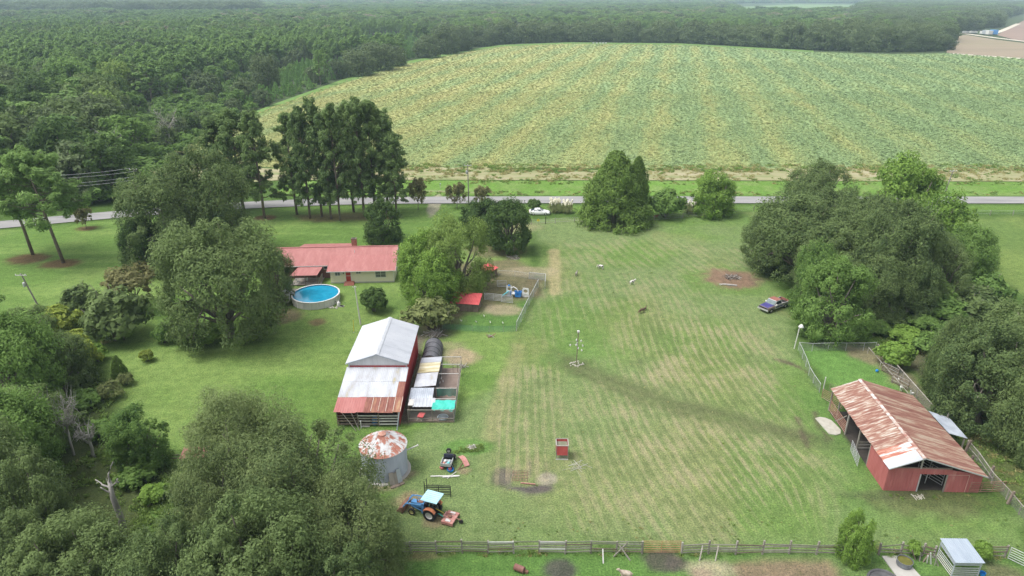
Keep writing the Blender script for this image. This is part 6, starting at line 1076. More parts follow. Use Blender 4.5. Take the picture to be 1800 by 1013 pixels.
MB().tube((1.55, .12, 1.2), (1.55, .12, 1.6), .05).build('exhaust', RUSTB, tc); MB().box((1.25, 0, 1.29), (.5, .34, .08)).build('air_intake', RUSTB, tc); MB().box((.62, 0, 1.25), (.3, .55, .32)).build('dashboard', BLK, tc)
for y in (-.72, .72):
    m = MB(); n = 8; vs = [(math.cos(t) * .72, y + s * .2, .62 + math.sin(t) * .72) for s in (-1, 1) for t in [.35 + 2.2 * i / n for i in range(n + 1)]]; m.add(vs, [(i, i + 1, n + 2 + i, n + 1 + i) for i in range(n)]); m.add([(v[0] * 1.04, v[1], .62 + (v[2] - .62) * 1.04) for v in vs], [(i + 1, i, n + 1 + i, n + 2 + i) for i in range(n)]); m.build('fender', FEND, tc)
MB().box((-.05, 0, .98), (.45, .5, .1)).build('seat', BLK, tc); MB().box((-.3, 0, 1.2), (.08, .48, .42)).build('seat_back', BLK, tc)
m = MB(); [m.tube((.5 + .05 * math.cos(2 * math.pi * i / 12), .2 * math.cos(2 * math.pi * i / 12), 1.48 + .2 * math.sin(2 * math.pi * i / 12) * .4), (.5 + .05 * math.cos(2 * math.pi * (i + 1) / 12), .2 * math.cos(2 * math.pi * (i + 1) / 12), 1.48 + .2 * math.sin(2 * math.pi * (i + 1) / 12) * .4), .018, n=5) for i in range(12)]; m.build('steering_wheel', BLK, tc)
for x, y in ((-.55, -.55), (-.55, .55), (.6, -.55), (.6, .55)): pipe('canopy_post', (x, y, .9), (x * .95, y, 2.22), .03, BLK, tc)
m = MB(); cx0, cx1, cw = -.85, .85, .78
for a, b_, z0, z1, k in ((cx0, cx1, 2.2, 2.26, 1.0),): m.hexa([(a, -cw, z0), (b_, -cw, z0), (b_, cw, z0), (a, cw, z0)], [(a, -cw, z1), (b_, -cw, z1), (b_, cw, z1), (a, cw, z1)])
for i in range(6): y = -cw + .13 + i * .26; m.box((0, y, 2.275), (1.55, .1, .03))
m.build('canopy', SKYB, tc)
for y in (-.62, .62):
    m = MB(); m.path([(.75, y * .9, 1.05), (.9, y * .9, 1.45), (1.9, y, 1.35), (2.5, y, 1.2), (2.95, y, .55)], [.09, .09, .085, .085, .07], 4); m.build('loader_arm', BLUE, tc); pipe('loader_strut', (.85, y * .9, .75), (1.95, y, 1.1), .04, BLUE, tc); MB().box((.8, y * .9, .85), (.2, .1, .75)).build('loader_post', BLUE, tc); pipe('cylinder', (2.0, y, 1.45), (2.75, y, .95), .035, STEELP, tc)
pipe('cross_tube', (2.45, -.62, 1.2), (2.45, .62, 1.2), .05, BLUE, tc)
m = MB(); bwid = .85; m.extrude([(2.85, .05), (3.55, .12), (3.5, .18), (2.95, .14), (2.95, .62), (3.1, .7), (2.85, .72)], -bwid, bwid); [m.hexa([(2.9, y, .1), (3.5, y, .14), (3.5, y + .03, .14), (2.9, y + .03, .1)], [(2.9, y, .68), (3.15, y, .6), (3.15, y + .03, .6), (2.9, y + .03, .68)]) for y in (-bwid, bwid - .03)]; m.build('bucket', RUSTB, tc)
for y in (-.35, .35): pipe('lift_arm', (-.2, y, .55), (-1.15, y * .9, .4), .04, BLK, tc)
pipe('top_link', (-.3, 0, .95), (-1.2, 0, .65), .03, bpy.data.materials['yellow_sign'], tc); pipe('drive_shaft', (-.3, .05, .6), (-1.3, .3, .5), .05, worn('teal_paint', [(.3, (.05, .35, .28)), (.7, (.08, .42, .34))], 2), tc)
bh = thing('rotary_mower', 'rusty pink rotary mower hitched behind the tractor', 'mower', tc.location, tc.rotation_euler.z); PKR = worn('pink_rust', [(.3, (.34, .14, .12)), (.55, (.46, .23, .20)), (.75, (.58, .40, .36))], 2.2, .8)
MB().box((-1.85, 0, .36), (1.15, 1.6, .10)).build('deck', PKR, bh)
for y in (-.8, .8): MB().box((-1.85, y, .26), (1.2, .04, .28)).build('side_skirt', PKR, bh)
MB().box((-1.27, 0, .26), (.04, 1.56, .26)).build('front_skirt', PKR, bh); MB().lathe((-1.8, 0, .4), [(.2, 0), (.2, .14), (.1, .2), (0, .2)], 12).build('gearbox', RUSTB, bh)
for y in (-.5, .5): bar('brace', (-1.3, y * .4, .62), (-2.4, y, .42), .06, .06, PKR, bh); MB().box((-1.85, y, .44), (.5, .35, .06)).build('deck_plate', RIMW, bh)
MB().box((-1.3, 0, .62), (.1, .7, .1)).build('hitch', PKR, bh); bar('tail_arm', (-2.4, 0, .42), (-2.95, 0, .38), .08, .08, RUSTB, bh); MB().tube((-2.95, -.08, .2), (-2.95, .08, .2), .2, n=14).build('tail_wheel', TYRE, bh)
rk = thing('hay_rack', 'black steel pallet rack lying behind the tractor', 'rack', G(752, 872), R(-4))
for k in range(6): pipe('bar', (-.3, 0, .25 + .2 * k), (2.3, .1, .22 + .2 * k), .03, BLK, rk)
for x in (-.3, -.05, 1.1, 2.3): pipe('upright', (x, .03, 0), (x, .03, 2.1 if x == -.05 else (1.75 if x < -.1 else 1.3)), .04, BLK, rk)
for y in (.55,): [pipe('lower_bar', (-.2, y, .15 + .25 * k), (2.2, y + .1, .15 + .25 * k), .025, BLK, rk) for k in range(4)]
# white coupe
cr = thing('car', 'white two-door coupe parked on the grass beside pampas grass', 'car', (6.2, 150.3, 0), 0.0); CARW, cb = base_mat('white_car_paint', (.80, .80, .80), .25, 0, .5); cb.inputs['Coat Weight'].default_value = .6
def loft(mb, secs, mi=0):
    n = len(secs[0]); o = len(mb.v); 
    for s in secs: mb.v += [tuple(p) for p in s]
    for i in range(len(secs) - 1):
        for j in range(n): mb.f.append((o + i * n + j, o + i * n + (j + 1) % n, o + (i + 1) * n + (j + 1) % n, o + (i + 1) * n + j)); mb.m.append(mi)
    mb.f.append(tuple(o + j for j in range(n - 1, -1, -1))); mb.m.append(mi); mb.f.append(tuple(o + (len(secs) - 1) * n + j for j in range(n))); mb.m.append(mi)
def sec(x, w, z0, z1, sh=.72): return [(x, -w * .94, z0), (x, w * .94, z0), (x, w, z0 + (z1 - z0) * .35), (x, w * .97, z0 + (z1 - z0) * sh), (x, w * .82, z1), (x, -w * .82, z1), (x, -w * .97, z0 + (z1 - z0) * sh), (x, -w, z0 + (z1 - z0) * .35)]
m = MB(); loft(m, [sec(-2.36, .80, .38, .85), sec(-2.25, .88, .28, .98), sec(-1.6, .93, .22, 1.0), sec(-.6, .93, .2, .93), (sec(.6, .93, .2, .92)), sec(1.3, .92, .22, .86), sec(2.1, .86, .25, .72), sec(2.36, .74, .32, .62)]); m.build('body', CARW, cr, False)
m = MB(); loft(m, [[(x, -w, z0), (x, w, z0), (x, w * .78, z1), (x, -w * .78, z1)] for x, w, z0, z1 in ((-1.95, .72, .92, .95), (-1.1, .78, .9, 1.30), (-.55, .80, .9, 1.38), (.05, .80, .88, 1.36), (.95, .74, .86, .90))]); m.build('cabin', CARW, cr)
for s in (-1, 1):
    m = MB(); m.add([(-.85, s * .755, .98), (.55, s * .785, .96), (.05, s * .665, 1.29), (-.55, s * .665, 1.31)], [(0, 1, 2, 3) if s < 0 else (3, 2, 1, 0)]); m.build('side_window', GLASS, cr); m = MB(); m.add([(-1.4, s * .745, .98), (-1.0, s * .755, .98), (-.85, s * .68, 1.24), (-1.15, s * .68, 1.16)], [(0, 1, 2, 3) if s < 0 else (3, 2, 1, 0)]); m.build('quarter_window', GLASS, cr)
    MB().box((2.22, s * .6, .6), (.2, .28, .14)).build('headlight', GLASS, cr); MB().box((-2.36, s * .55, .78), (.06, .5, .14)).build('tail_light', REDB, cr); MB().box((.45, s * .98, .98), (.16, .16, .1)).build('mirror', CARW, cr)
    for x in (-1.42, 1.35): wheel(cr, x, s * .8, .345, .24, RIMW, hub=.62)
m = MB(); m.add([(.10, -.60, 1.345), (.10, .60, 1.345), (.90, .68, .93), (.90, -.68, .93)], [(0, 3, 2, 1)]); m.build('windscreen', GLASS, cr); m = MB(); m.add([(-1.12, -.60, 1.30), (-1.12, .60, 1.30), (-1.9, .62, .985), (-1.9, -.62, .985)], [(0, 1, 2, 3)]); m.build('rear_window', GLASS, cr); MB().box((-2.37, 0, .4), (.06, 1.5, .22)).build('rear_bumper', BLK, cr)
# old pickup
tk = thing('pickup_truck', 'old pickup with blue bonnet and rusty cab roof under the oaks', 'pickup truck', (41.4, 99.6, 0), R(214)); NAVY = worn('oxidised_blue', [(.3, (.045, .04, .16)), (.6, (.075, .065, .24)), (.8, (.16, .14, .30))], 1.6, .45); RROOF = worn('rusty_red_roof', [(.3, (.22, .08, .065)), (.7, (.34, .15, .12))], 2, .7); TWO = worn('dull_silver', [(.3, (.40, .39, .40)), (.7, (.56, .55, .56))], 2, .5)
m = MB(); loft(m, [sec(.95, .93, .45, 1.06, .8), sec(2.2, .93, .45, 1.02, .8), sec(2.6, .90, .45, .98, .8)]); m.build('front_body', worn('rust_silver', [(.3, (.16, .10, .09)), (.7, (.30, .26, .26))], 2.5), tk); MB().hexa([(.95, -.80, 1.03), (2.55, -.76, .96), (2.55, .76, .96), (.95, .80, 1.03)], [(.95, -.78, 1.10), (2.5, -.72, 1.01), (2.5, .72, 1.01), (.95, .78, 1.10)]).build('bonnet', NAVY, tk)
MB().box((-.15, 0, .74), (2.2, 1.86, .6)).build('cab_body', TWO, tk); m = MB(); loft(m, [[(x, -w, 1.02), (x, w, 1.02), (x, w * .86, z), (x, -w * .86, z)] for x, w, z in ((-.8, .86, 1.62), (-.2, .88, 1.68), (.5, .88, 1.66), (1.05, .84, 1.06))]); m.build('cab', TWO, tk); MB().hexa([(-.78, -.76, 1.60), (.5, -.76, 1.63), (.5, .76, 1.63), (-.78, .76, 1.60)], [(-.75, -.70, 1.70), (.45, -.70, 1.72), (.45, .70, 1.72), (-.75, .70, 1.70)]).build('cab_roof', RROOF, tk)
m = MB(); m.add([(.56, -.72, 1.62), (.56, .72, 1.62), (1.10, .78, 1.10), (1.10, -.78, 1.10)], [(0, 3, 2, 1)]); m.build('windscreen', worn('dusty_glass', [(.3, (.10, .14, .145)), (.7, (.18, .22, .225))], 2, .2), tk)
for s in (-1, 1):
    m = MB(); m.add([(-.6, s * .875, 1.10), (.75, s * .88, 1.10), (.42, s * .785, 1.56), (-.55, s * .785, 1.56)], [(0, 1, 2, 3) if s < 0 else (3, 2, 1, 0)]); m.build('side_window', GLASS, tk); MB().box((.7, s * 1.0, 1.15), (.1, .2, .18)).build('mirror', WHT, tk); MB().box((-.05, s * .94, .72), (1.6, .02, .16)).build('side_stripe', NAVY, tk)
    MB().box((2.6, s * .66, .82), (.06, .3, .2)).build('headlight', GLASS, tk); MB().box((-1.95, s * .90, .78), (1.9, .08, .5)).build('bed_side', TWO, tk)
    for x in (1.75, -1.75): wheel(tk, x, s * .84, .37, .24, RIMW)
MB().box((2.66, 0, .55), (.14, 1.9, .2)).build('bumper', worn('chrome', [(.3, (.5, .5, .52)), (.7, (.66, .66, .68))], 3, .3, metal=.5), tk); MB().box((2.61, 0, .82), (.05, 1.0, .2)).build('grille', BLK, tk); MB().box((-1.95, 0, .62), (1.95, 1.75, .1)).build('bed_floor', BLK, tk); MB().box((-2.92, 0, .78), (.07, 1.7, .5)).build('tailgate', RROOF, tk); MB().box((-1.0, 0, .8), (.06, 1.75, .5)).build('bed_front', RROOF, tk)
# small utility vehicle and clutter near the bin
uv = thing('lawn_vehicle', 'small black utility cart with a bed full of clutter', 'utility cart', G(788, 816), R(82))
MB().box((.55, 0, .48), (.9, 1.05, .32)).build('body', BLK, uv); MB().box((.35, 0, .78), (.4, .95, .14)).build('seat', BLK, uv); MB().box((.12, 0, 1.0), (.1, .95, .4)).build('seat_back', worn('dark_navy', [(.3, (.025, .03, .055)), (.7, (.05, .055, .085))], 2), uv); m = MB(); m.box((-.55, 0, .55), (1.15, 1.1, .06)); [m.box((-.55, s * .54, .72), (1.15, .05, .3)) for s in (-1, 1)]; m.box((-1.1, 0, .72), (.05, 1.1, .3)); m.build('cargo_bed', STEELP, uv)
for x in (-.65, .95):
    for y in (-.5, .5): wheel(uv, x, y, .27, .22, RIMW)
MB().tube((1.15, 0, .7), (.95, 0, 1.05), .025).build('steering_column', BLK, uv)
for i, (dx, dy, r_, c) in enumerate(((-.4, .2, .2, (.62, .62, .60)), (-.7, -.2, .2, (.16, .50, .52)), (-.8, .25, .16, (.60, .25, .20)), (-.35, -.25, .17, (.50, .56, .60)))): mm, _ = base_mat('clutter_%d' % i, c, .6); m = MB(); m.sphere((dx, dy, .68), (r_, r_ * .9, .16), 8, 5); m.build('bundle', mm, uv)
tw = thing('spare_wheel', 'spare wheel standing behind the black utility cart', 'wheel', G(789, 796)); wheel(tw, 0, 0, .28, .2, RIMW, name='tyre')
pb = thing('feed_bowl', 'pink rubber bowl on the grass beside the utility cart', 'bowl', G(777, 824)); PINK, _ = base_mat('pink_plastic', (.60, .17, .18), .5); MB().lathe((0, 0, 0), [(0, .02), (.18, 0), (.25, .22), (.22, .22), (.15, .05), (0, .05)], 14).build('bowl_wall', PINK, pb); MB().sphere((0, 0, .14), (.18, .18, .12), 8, 5).build('lid', PINK, pb)
bt = thing('feed_tub', 'blue plastic tub holding a pink bucket on the grass', 'tub', G(792, 828)); BLUP, _ = base_mat('bright_blue_plastic', (.02, .22, .58), .45); MB().lathe((0, 0, 0), [(0, .02), (.28, 0), (.38, .26), (.34, .26), (.26, .05), (0, .05)], 16).build('tub_wall', BLUP, bt); MB().lathe((-.05, .02, .05), [(0, .02), (.14, 0), (.17, .3), (.14, .3), (.12, .05), (0, .05)], 12).build('bucket', PINK, bt)
rt = thing('rusty_trailer_bed', 'rusty curved steel sheet with its drawbar on the grass', 'scrap', G(815, 812), R(-62)); m = MB(); vs = [(-.95 + 1.9 * i / 6, -.28 + .56 * j, .12 + .32 * math.sin(math.pi * i / 6)) for j in (0, 1) for i in range(7)]; m.add(vs, [(i, i + 1, 8 + i, 7 + i) for i in range(6)]); m.add([(v[0], v[1], v[2] - .04) for v in vs], [(i + 1, i, 7 + i, 8 + i) for i in range(6)]); m.build('sheet', PKR, rt); bar('drawbar', (.9, -.2, .08), (1.0, -1.1, .06), .05, .05, RUSTB, rt); bar('drawbar', (.2, -.2, .08), (1.0, -1.1, .06), .05, .05, RUSTB, rt)
for i, (a, b, lb) in enumerate((((757, 838), (808, 837), 'long pale plank lying on the grass below the blue tub'), ((778, 840), (806, 838), 'shorter pale plank lying beside the long plank'), ((786, 843), (802, 831), 'thin stick lying slantwise across the planks'))): p, q = G(*a), G(*b); o = thing('plank', lb, 'plank', (p + q) / 2, math.atan2(q.y - p.y, q.x - p.x)); L_ = (q - p).length; bar('board', (-L_ / 2, 0, .05 + .03 * i), (L_ / 2, 0, .05 + .03 * i), .14 if i < 2 else .06, .05, WOODW, o); bar('cleat', (0, -.1, .02), (0, .1, .02), .08, .04, WOOD, o)
def heap(name, px, py, n, rx, ry, h, mats, label, cat, seed, th=1.0):
    o = thing(name, label, cat, G(px, py)); rg = random.Random(seed)
    for i in range(n): a = rg.random() * 3.14; x, y = rg.gauss(0, rx * .4), rg.gauss(0, ry * .4); l = rg.uniform(.4, .9) * rx; z = rg.random() * h; bar('branch', (x - math.cos(a) * l, y - math.sin(a) * l, max(.03, z * .5)), (x + math.cos(a) * l, y + math.sin(a) * l, max(.05, z + rg.uniform(-.1, .3))), rg.uniform(.03, .07) * th, rg.uniform(.03, .07) * th, rg.choice(mats), o)
    return o
heap('brush_pile', 766, 590, 46, 1.2, .8, .7, [WOODB, WOOD, GREY], 'heap of grey-pink branches behind the hoop house', 'brush pile', 1); heap('stick_pile', 862, 592, 10, .6, .3, .2, [WOODB, RUSTB, GREY], 'small scatter of broken wood near the netting fence', 'sticks', 2); heap('brush_pile', 1289, 489, 20, 1.4, .9, .3, [WOODB, BLK, GREY], 'charred sticks in the bare burn patch', 'brush pile', 3); heap('stick_pile', 905, 455, 18, 1.4, .8, .3, [WOODB, GREY], 'fallen branches on bare ground beside the dark glossy tree', 'sticks', 4); heap('stick_pile', 1012, 822, 12, 1.3, .7, .12, [STONE, WOODW], 'pale twigs on the grass near the red hutch', 'sticks', 5, .45); heap('stick_pile', 813, 645, 8, .8, .3, .2, [WOODB, GREY], 'broken branch lying beside the coop run', 'sticks', 6); heap('stick_pile', 832, 788, 12, .5, .4, .15, [STONE, WOODW], 'pale rubbish heap in the tall weeds', 'heap', 7); heap('stick_pile', 1616, 875, 10, .6, .3, .12, [STONE], 'pale straw heap in front of the barn door panel', 'heap', 8)
lg = thing('log', 'pale log lying at the edge of the burn patch', 'log', G(1278, 502), R(-14)); MB().path([(-1.3, 0, .1), (-.3, .08, .14), (.6, -.03, .16), (1.6, .1, .12)], [.10, .15, .17, .14], 8).build('stem', GREY, lg); pipe('stub', (-.8, 0, .1), (-1.2, -.5, .15), .05, WOODW, lg)
# hutch, harrow, barrel, buckets, tyre
hu = thing('red_hutch', 'red sided hutch on legs with an open framed top', 'hutch', (4.75, 61.0, 0), R(-1)); S_ = 1.22
for a, b in (((0, 0), (S_, 0)), ((S_, 0), (S_, S_)), ((S_, S_), (0, S_)), ((0, S_), (0, 0))): panel_wall(hu, a, b, .55, 1.75, REDB, 3, ribs=2)
for x in (0, S_):
    for y in (0, S_): bar('leg', (x, y, 0), (x, y, 1.75), .07, .07, WOOD, hu)
for a, b in (((-.03, -.03), (S_ + .03, -.03)), ((S_ + .03, .08), (S_ + .03, S_ + .03)), ((S_ - .05, S_ + .03), (-.03, S_ + .03)), ((-.03, S_ - .05), (-.03, .08))): bar('top_frame', (*a, 1.79), (*b, 1.79), .11, .05, WOOD, hu)
net(hu, [(0, -.03), (S_, -.03)], .05, .55, PNET); bar('bottom_board', (-.05, -.05, .06), (S_ + .05, -.05, .06), .05, .1, WOODW, hu); MB().box((S_ / 2, S_ / 2, 1.5), (S_ - .1, S_ - .1, .03)).build('shelf', WOODM, hu)
hw = thing('chain_harrow', 'rusty chain harrow half sunk in grass beside the ash patch', 'harrow', G(915, 846))
for i in range(6): bar('tine_bar', (-.9 + .3 * i, -.1, .06), (-.7 + .3 * i, 1.7, .06), .022, .03, RUSTP, hw)
for j in range(8): bar('cross_link', (-.85, .05 + .22 * j, .08), (.8, .02 + .22 * j + .12 * (j % 2), .08), .018, .025, WOODB if j % 2 else RUSTP, hw)
bar('draw_bar', (.0, -.42, .12), (1.5, -.62, .12), .09, .09, PKR, hw)
ba = thing('barrel', 'rusty steel barrel lying on the grass below the rail fence', 'barrel', G(913, 1004), R(-28)); m = MB()
prB = [(0, -.45), (.29, -.45), (.3, -.43), (.285, -.40), (.285, -.16), (.30, -.15), (.285, -.14), (.285, .14), (.3, .15), (.285, .16), (.285, .40), (.3, .43), (.29, .45), (.0, .45)]; vs = [(zz, rr * math.cos(2 * math.pi * i / 18), .3 + rr * math.sin(2 * math.pi * i / 18)) for rr, zz in prB for i in range(18)]; m.add(vs, [(q * 18 + i, q * 18 + (i + 1) % 18, (q + 1) * 18 + (i + 1) % 18, (q + 1) * 18 + i) for q in range(13) for i in range(18)]); m.build('drum', worn('brown_drum', [(.3, (.17, .075, .06)), (.7, (.27, .14, .12))], 2), ba); MB().box((.62, .1, .12), (.3, .25, .2)).build('lid', RUSTB, ba)
bk = thing('blue_bucket', 'blue bucket on the mud beside the animal shelter', 'bucket', (40.35, 44.95, 0)); MB().lathe((0, 0, 0), [(0, .02), (.18, 0), (.24, .34), (.21, .34), (.16, .05), (0, .05)], 14).build('pail', BLUP, bk); pipe('handle', (-.23, 0, .34), (.23, 0, .38), .012, BLK, bk)
bb = thing('blue_ball', 'blue ball on the grass of the lush pen', 'ball', G(1541, 654)); MB().sphere((0, 0, .2), .2, 14, 8).build('shell', BLUP, bb, True)
ty = thing('rubber_mat', 'dark round rubber feeder left of the concrete pad', 'feeder', (31.6, 44.2, 0)); MB().lathe((0, 0, 0), [(0, .05), (1.15, .05), (1.2, .18), (1.32, .22), (1.38, .12), (1.4, 0)], 28).build('ring', worn('grey_rubber', [(.3, (.075, .075, .078)), (.7, (.13, .13, .135))], 1.5), ty); MB().box((-.2, -1.0, .18), (.6, .5, .06)).build('brick_slab', PKR, ty)
# play set
ps = thing('play_set', 'toddler play set with white arched panels, blue sides and teal slide', 'play set', G(906, 522), R(-8)); PWH, _ = base_mat('white_plastic', (.74, .73, .72), .5); PBL, _ = base_mat('play_blue', (.03, .20, .56), .45); PTE, _ = base_mat('play_teal', (.12, .52, .60), .45)
def ring_panel(parent, x0, z0, w, h, name, mat, hole=.28, y=0, hz=None):
    m = MB(); n = 14; cx, cz = x0 + w / 2, z0 + (hz or h * .6); out = []; inn = []
    for i in range(n):
        t = 2 * math.pi * i / n; c, s = math.cos(t), math.sin(t); k = min(w / 2 / max(abs(c), 1e-3), (z0 + h - cz if s > 0 else cz - z0) / max(abs(s), 1e-3)); out.append((cx + c * k, cz + s * k)); inn.append((cx + c * hole, cz + s * hole))
    for yy in (y, y + .08): m.add([(a, yy, b) for a, b in out] + [(a, yy, b) for a, b in inn], [(i, (i + 1) % n, n + (i + 1) % n, n + i) for i in range(n)])
    o = len(m.v) - 4 * n; m.f += [(o + i, o + (i + 1) % n, o + 2 * n + (i + 1) % n, o + 2 * n + i) for i in range(n)] + [(o + n + i, o + 3 * n + i, o + 3 * n + (i + 1) % n, o + n + (i + 1) % n) for i in range(n)]; m.m += [0] * 2 * n; return m.build(name, mat, parent)
ring_panel(ps, -1.5, 0, .9, 1.9, 'tower_panel', PWH, .27, 0, 1.35); ring_panel(ps, 1.1, 0, 1.1, 1.55, 'arch_panel', PWH, .33, .2, 1.0); ring_panel(ps, 1.1, 0, 1.1, .7, 'arch_base', PWH, .2, .13, .35); MB().box((-.3, .1, .62), (.7, .9, .1)).build('platform', PWH, ps); ring_panel(ps, -.05, .15, .95, .85, 'side_panel', PBL, .2, -.45); MB().box((.4, .35, .6), (1.2, .08, .8)).build('back_panel', PBL, ps); MB().box((-.75, .0, .7), (.08, .7, .7)).build('end_panel', PBL, ps); MB().box((.95, -.05, .55), (.08, .7, .8)).build('end_panel', PBL, ps)
m = MB(); pts_ = [(-1.1 - .28 * i, -.1 - .02 * i, 1.0 - .22 * i) for i in range(5)]
for (x0, y0, z0), (x1, y1, z1) in zip(pts_[:-1], pts_[1:]): m.hexa([(x1, y1 - .28, z1 - .05), (x0, y0 - .28, z0 - .05), (x0, y0 + .28, z0 - .05), (x1, y1 + .28, z1 - .05)], [(x1, y1 - .28, z1 + .04), (x0, y0 - .28, z0 + .04), (x0, y0 + .28, z0 + .04), (x1, y1 + .28, z1 + .04)])
m.build('slide', PTE, ps); m = MB(); m.path([(-.7, .05, 1.5), (-.35, .05, 1.75), (.2, .05, 1.45), (.45, .05, 1.0)], .09, 7); m.build('arch_bar', PWH, ps); MB().lathe((-1.05, .0, 1.9), [(.2, 0), (.2, .12), (.0, .25)], 10).build('roof_cap', PBL, ps)
# things by the road and far away
mb_ = thing('mailbox', 'small mailbox on a post across the road near the sandy drive', 'mailbox', G(774, 331)); bar('post', (0, 0, 0), (0, 0, 1.0), .1, .1, WOODW, mb_); m = MB(); m.extrude([(-.12, 1.0), (.12, 1.0), (.12, 1.16), (.07, 1.24), (-.07, 1.24), (-.12, 1.16)], -.28, .28); m.build('box', GALV, mb_)
for i, px in enumerate((1043, 1049, 1055, 1060, 1065)):
    p = G(px, 77); o = thing('beehive', 'white beehive box at the far edge of the crop', 'beehive', p, 0, 'row of beehives along the treeline'); MB().box((0, 0, .6), (1.5, 1.0, 1.2)).build('box', WHT, o); MB().box((0, 0, 1.27), (1.7, 1.2, .14)).build('lid', TIN, o)
FARB, _ = base_mat('far_blue', (.10, .32, .70), .5)
for px, py, wpx, hpx, m_, lb in ((1746, 62, 9, 8, FARB, 'blue box trailer at the end of the far trailer row'), (1738, 62, 8, 7, WHT, 'white box trailer beside the blue one on the farm track'), (1732, 61.5, 8, 7, GALV, 'grey box trailer between two white ones on the farm track'), (1727, 61, 6, 5, WHT, 'small white trailer ending the far row on the farm track')):
    p = G(px, py); k = depth(p) / FPX; o = thing('box_trailer', lb, 'trailer', p); MB().box((0, 0, hpx * k * .55 + .5), (wpx * k, 6, hpx * k * .9)).build('box', m_, o); MB().box((0, 0, .5), (wpx * k * .8, 5, .35)).build('chassis', BLK, o)
for px, wpx, m_, lb in ((1708, 7, WHT, 'white farm lorry parked by the far wood'), (1714, 6, WHT, 'smaller white lorry beside the far farm lorry'), (1697, 10, STEELP, 'grey farm implement parked by the far wood')):
    p = G(px, 59.5); k = depth(p) / FPX; o = thing('farm_vehicle', lb, 'vehicle', p); MB().box((0, 0, 2.0), (wpx * k, 2.6, 2.0)).build('body', m_, o); MB().box((wpx * k * .3, 0, 3.3), (wpx * k * .35, 2.4, 1.0)).build('cab', GLASS, o); MB().box((0, 0, .6), (wpx * k * .9, 2.2, .9)).build('wheels', BLK, o)
tn = thing('tin_shelter', 'low shelter with pink rusted tin roof behind the willow oaks', 'shelter', G(338, 818), R(4)); roof(tn, (-1.2, 0, .9), (1.4, 0, .9), (1.4, 1.6, 1.2), (-1.2, 1.6, 1.2), 4, PINKT, ribs=3)
for x in (-1.1, 1.3): bar('post', (x, .1, 0), (x, .1, .9), .09, .09, WOODB, tn)
MB().box((.1, 1.3, .5), (2.4, .1, 1.0)).build('back_wall', GALV, tn); wl = thing('rail_fence', 'short wooden rail fence hidden beside the pink tin shelter', 'fence', G(250, 815)); [bar('rail', (0, 0, z), (4.2, .3, z), .05, .1, WOODB, wl) for z in (.5, .9)]; [bar('post', (x, .1, 0), (x, .1, 1.1), .1, .1, WOODB, wl) for x in (0, 2.1, 4.2)]
hf = thing('hanging_feeder', 'white gourd feeder hanging beneath the dark glossy tree', 'feeder', (*G(903, 445)[:2], 0)); pipe('pole', (0, 0, 0), (0, 0, 2.6), .04, GREY, hf); [MB().lathe((dx, 0, z), [(0, -.2), (.14, -.12), (.14, .06), (.04, .2), (0, .2)], 10).build('gourd', WHT, hf, True) for dx, z in ((0, 1.3), (-.15, 2.4))]
# ---------------------------------------------------------------- animals: one skinned body each
def creature(name, label, cat, p, rz, J, E, Rr, mat, s=1.0, group=None, kids=()):
    me = bpy.data.meshes.new(name); me.from_pydata([Vector(j) * s for j in J], E, []); o = put(me, name, None, p, (0, 0, rz)); md = o.modifiers.new('skin', 'SKIN'); md.use_smooth_shade = True
    sv = me.skin_vertices[0].data if me.skin_vertices else None
    if sv is None: bpy.context.view_layer.objects.active = o; bpy.ops.mesh.customdata_skin_add(); sv = me.skin_vertices[0].data
    for i, r in enumerate(Rr): sv[i].radius = ((r if not hasattr(r, '__len__') else r[0]) * s, (r if not hasattr(r, '__len__') else r[1]) * s)
    sv[0].use_root = True; o.modifiers.new('sub', 'SUBSURF').levels = 1; me.materials.append(mat); tag(o, label, cat, group); return o
GJ = [(0, 0, .62), (-.35, 0, .63), (.35, 0, .64), (.52, 0, .80), (.66, 0, .96), (.86, 0, .88), (-.40, .11, .45), (-.45, .11, .22), (-.42, .11, .02), (-.40, -.11, .45), (-.45, -.11, .22), (-.42, -.11, .02), (.36, .11, .42), (.36, .11, .2), (.38, .11, .02), (.36, -.11, .42), (.36, -.11, .2), (.38, -.11, .02), (-.5, 0, .72), (-.6, 0, .66), (.62, .09, 1.03), (.62, -.09, 1.03)]
GE = [(0, 1), (0, 2), (2, 3), (3, 4), (4, 5), (1, 6), (6, 7), (7, 8), (1, 9), (9, 10), (10, 11), (2, 12), (12, 13), (13, 14), (2, 15), (15, 16), (16, 17), (1, 18), (18, 19), (4, 20), (4, 21)]
GR_ = [.21, .19, .19, .11, .09, .05, .09, .045, .03, .09, .045, .03, .075, .04, .03, .075, .04, .03, .04, .025, .03, .03]
GRAZE = list(GJ); GRAZE[3] = (.56, 0, .62); GRAZE[4] = (.74, 0, .38); GRAZE[5] = (.84, 0, .18); GRAZE[20] = (.70, .10, .44); GRAZE[21] = (.70, -.10, .44)
SPOT = worn('spotted_coat', [(.44, (.10, .085, .075)), (.50, (.62, .59, .55)), (.6, (.72, .70, .66))], 4.5, .9, world=False, inter='LINEAR', detail=1); BRN = worn('brown_coat', [(.4, (.10, .065, .045)), (.7, (.20, .14, .10))], 5, .9, world=False); GRYC = worn('grey_coat', [(.4, (.16, .14, .125)), (.7, (.36, .33, .30))], 5, .9, world=False); TANC = worn('tan_coat', [(.4, (.30, .235, .18)), (.7, (.52, .46, .39))], 4, .9, world=False)
creature('goat', 'white spotted goat grazing nearest the wire fence', 'goat', G(1056, 473), R(150), GRAZE, GE, GR_, SPOT, 1.0); creature('goat', 'spotted goat standing with brown back below the grazing white one', 'goat', G(1111, 500), R(20), GJ, GE, GR_, SPOT, .9); creature('goat', 'small grey goat seen end-on beside the straw track', 'goat', G(1013, 485), R(70), GJ, GE, GR_, GRYC, .85)
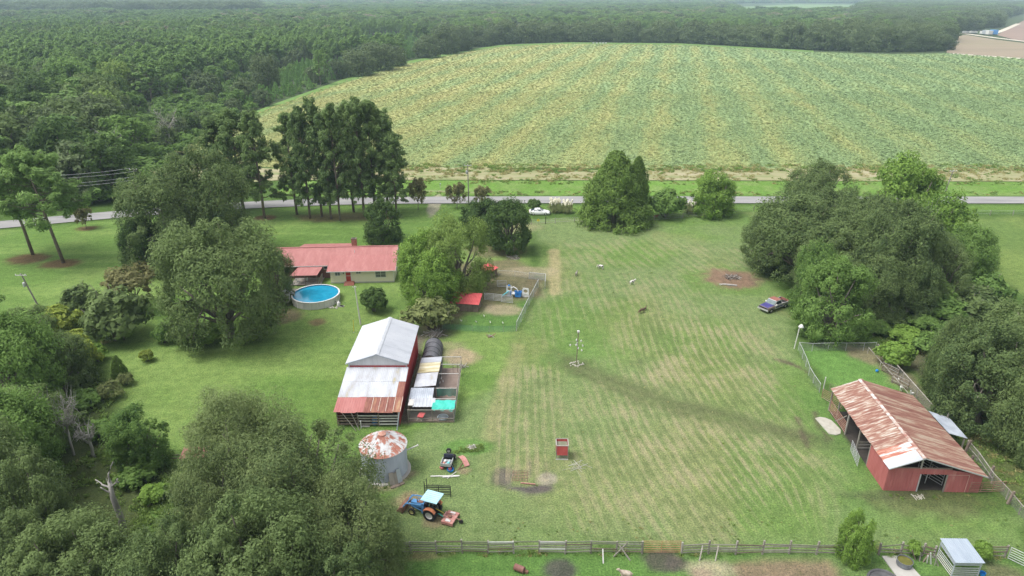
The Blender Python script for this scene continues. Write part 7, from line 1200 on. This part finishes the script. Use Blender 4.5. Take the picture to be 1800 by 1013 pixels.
creature('goat', 'dark brown goat standing alone midway down the pasture', 'goat', G(1128, 550), R(215), GRAZE, GE, GR_, BRN, .95); creature('goat', 'dark goat kid close beside the brown goat', 'goat', G(1134, 545), R(60), GJ, GE, GR_, BRN, .6); creature('sheep', 'tan sheep standing below the orange-rusted gate', 'sheep', G(1100, 1018), R(168), GJ, GE, [r * 1.25 for r in GR_[:3]] + GR_[3:], TANC, 1.0)
creature('calf', 'reddish calf resting beside the low cedar hedge', 'calf', G(1152, 383), R(0), [(j[0], j[1], max(.05, j[2] - .25)) for j in GJ], GE, GR_, worn('red_coat', [(.4, (.26, .10, .06)), (.7, (.36, .16, .10))], 4, world=False), 1.0)
BJ = [(0, 0, .52), (-.18, 0, .54), (.15, 0, .60), (.24, 0, .78), (.25, 0, .98), (.34, 0, .98), (-.34, 0, .48), (0, .07, .36), (.02, .07, .18), (0, .07, .02), (0, -.07, .36), (.02, -.07, .18), (0, -.07, .02)]; BE = [(0, 1), (0, 2), (2, 3), (3, 4), (4, 5), (1, 6), (0, 7), (7, 8), (8, 9), (0, 10), (10, 11), (11, 12)]; BR_ = [.19, .15, .13, .06, .055, .025, .04, .05, .022, .02, .05, .022, .02]
creature('white_bird', 'tall white long-necked bird on the dirt lane, head lowered', 'bird', G(1583, 688), R(250), [(j if i not in (4, 5) else ((.36, 0, .70) if i == 4 else (.42, 0, .60))) for i, j in enumerate(BJ)], BE, BR_, WHT, 1.15); creature('white_bird', 'tall white bird with upright neck behind the barn roof', 'bird', G(1601, 700), R(200), BJ, BE, BR_, WHT, 1.2); creature('white_bird', 'small white bird by the inner rail of the dirt lane', 'bird', G(1579, 669), R(90), BJ, BE, BR_, WHT, .45)
for px, py in ((811, 566), (837, 568), (862, 569), (884, 570), (851, 558)): creature('hen', 'white hen scratching in the lush grass of the play yard', 'hen', G(px, py), (px * 1.7) % 6.28, BJ, BE, BR_, WHT, .42, 'hens in the play yard')
for px, py in ((776, 668), (779, 673), (773, 676)): creature('hen', 'white hen inside the netted coop run', 'hen', G(px, py), (px * 2.3) % 6.28, BJ, BE, BR_, WHT, .42, 'hens in the coop run')
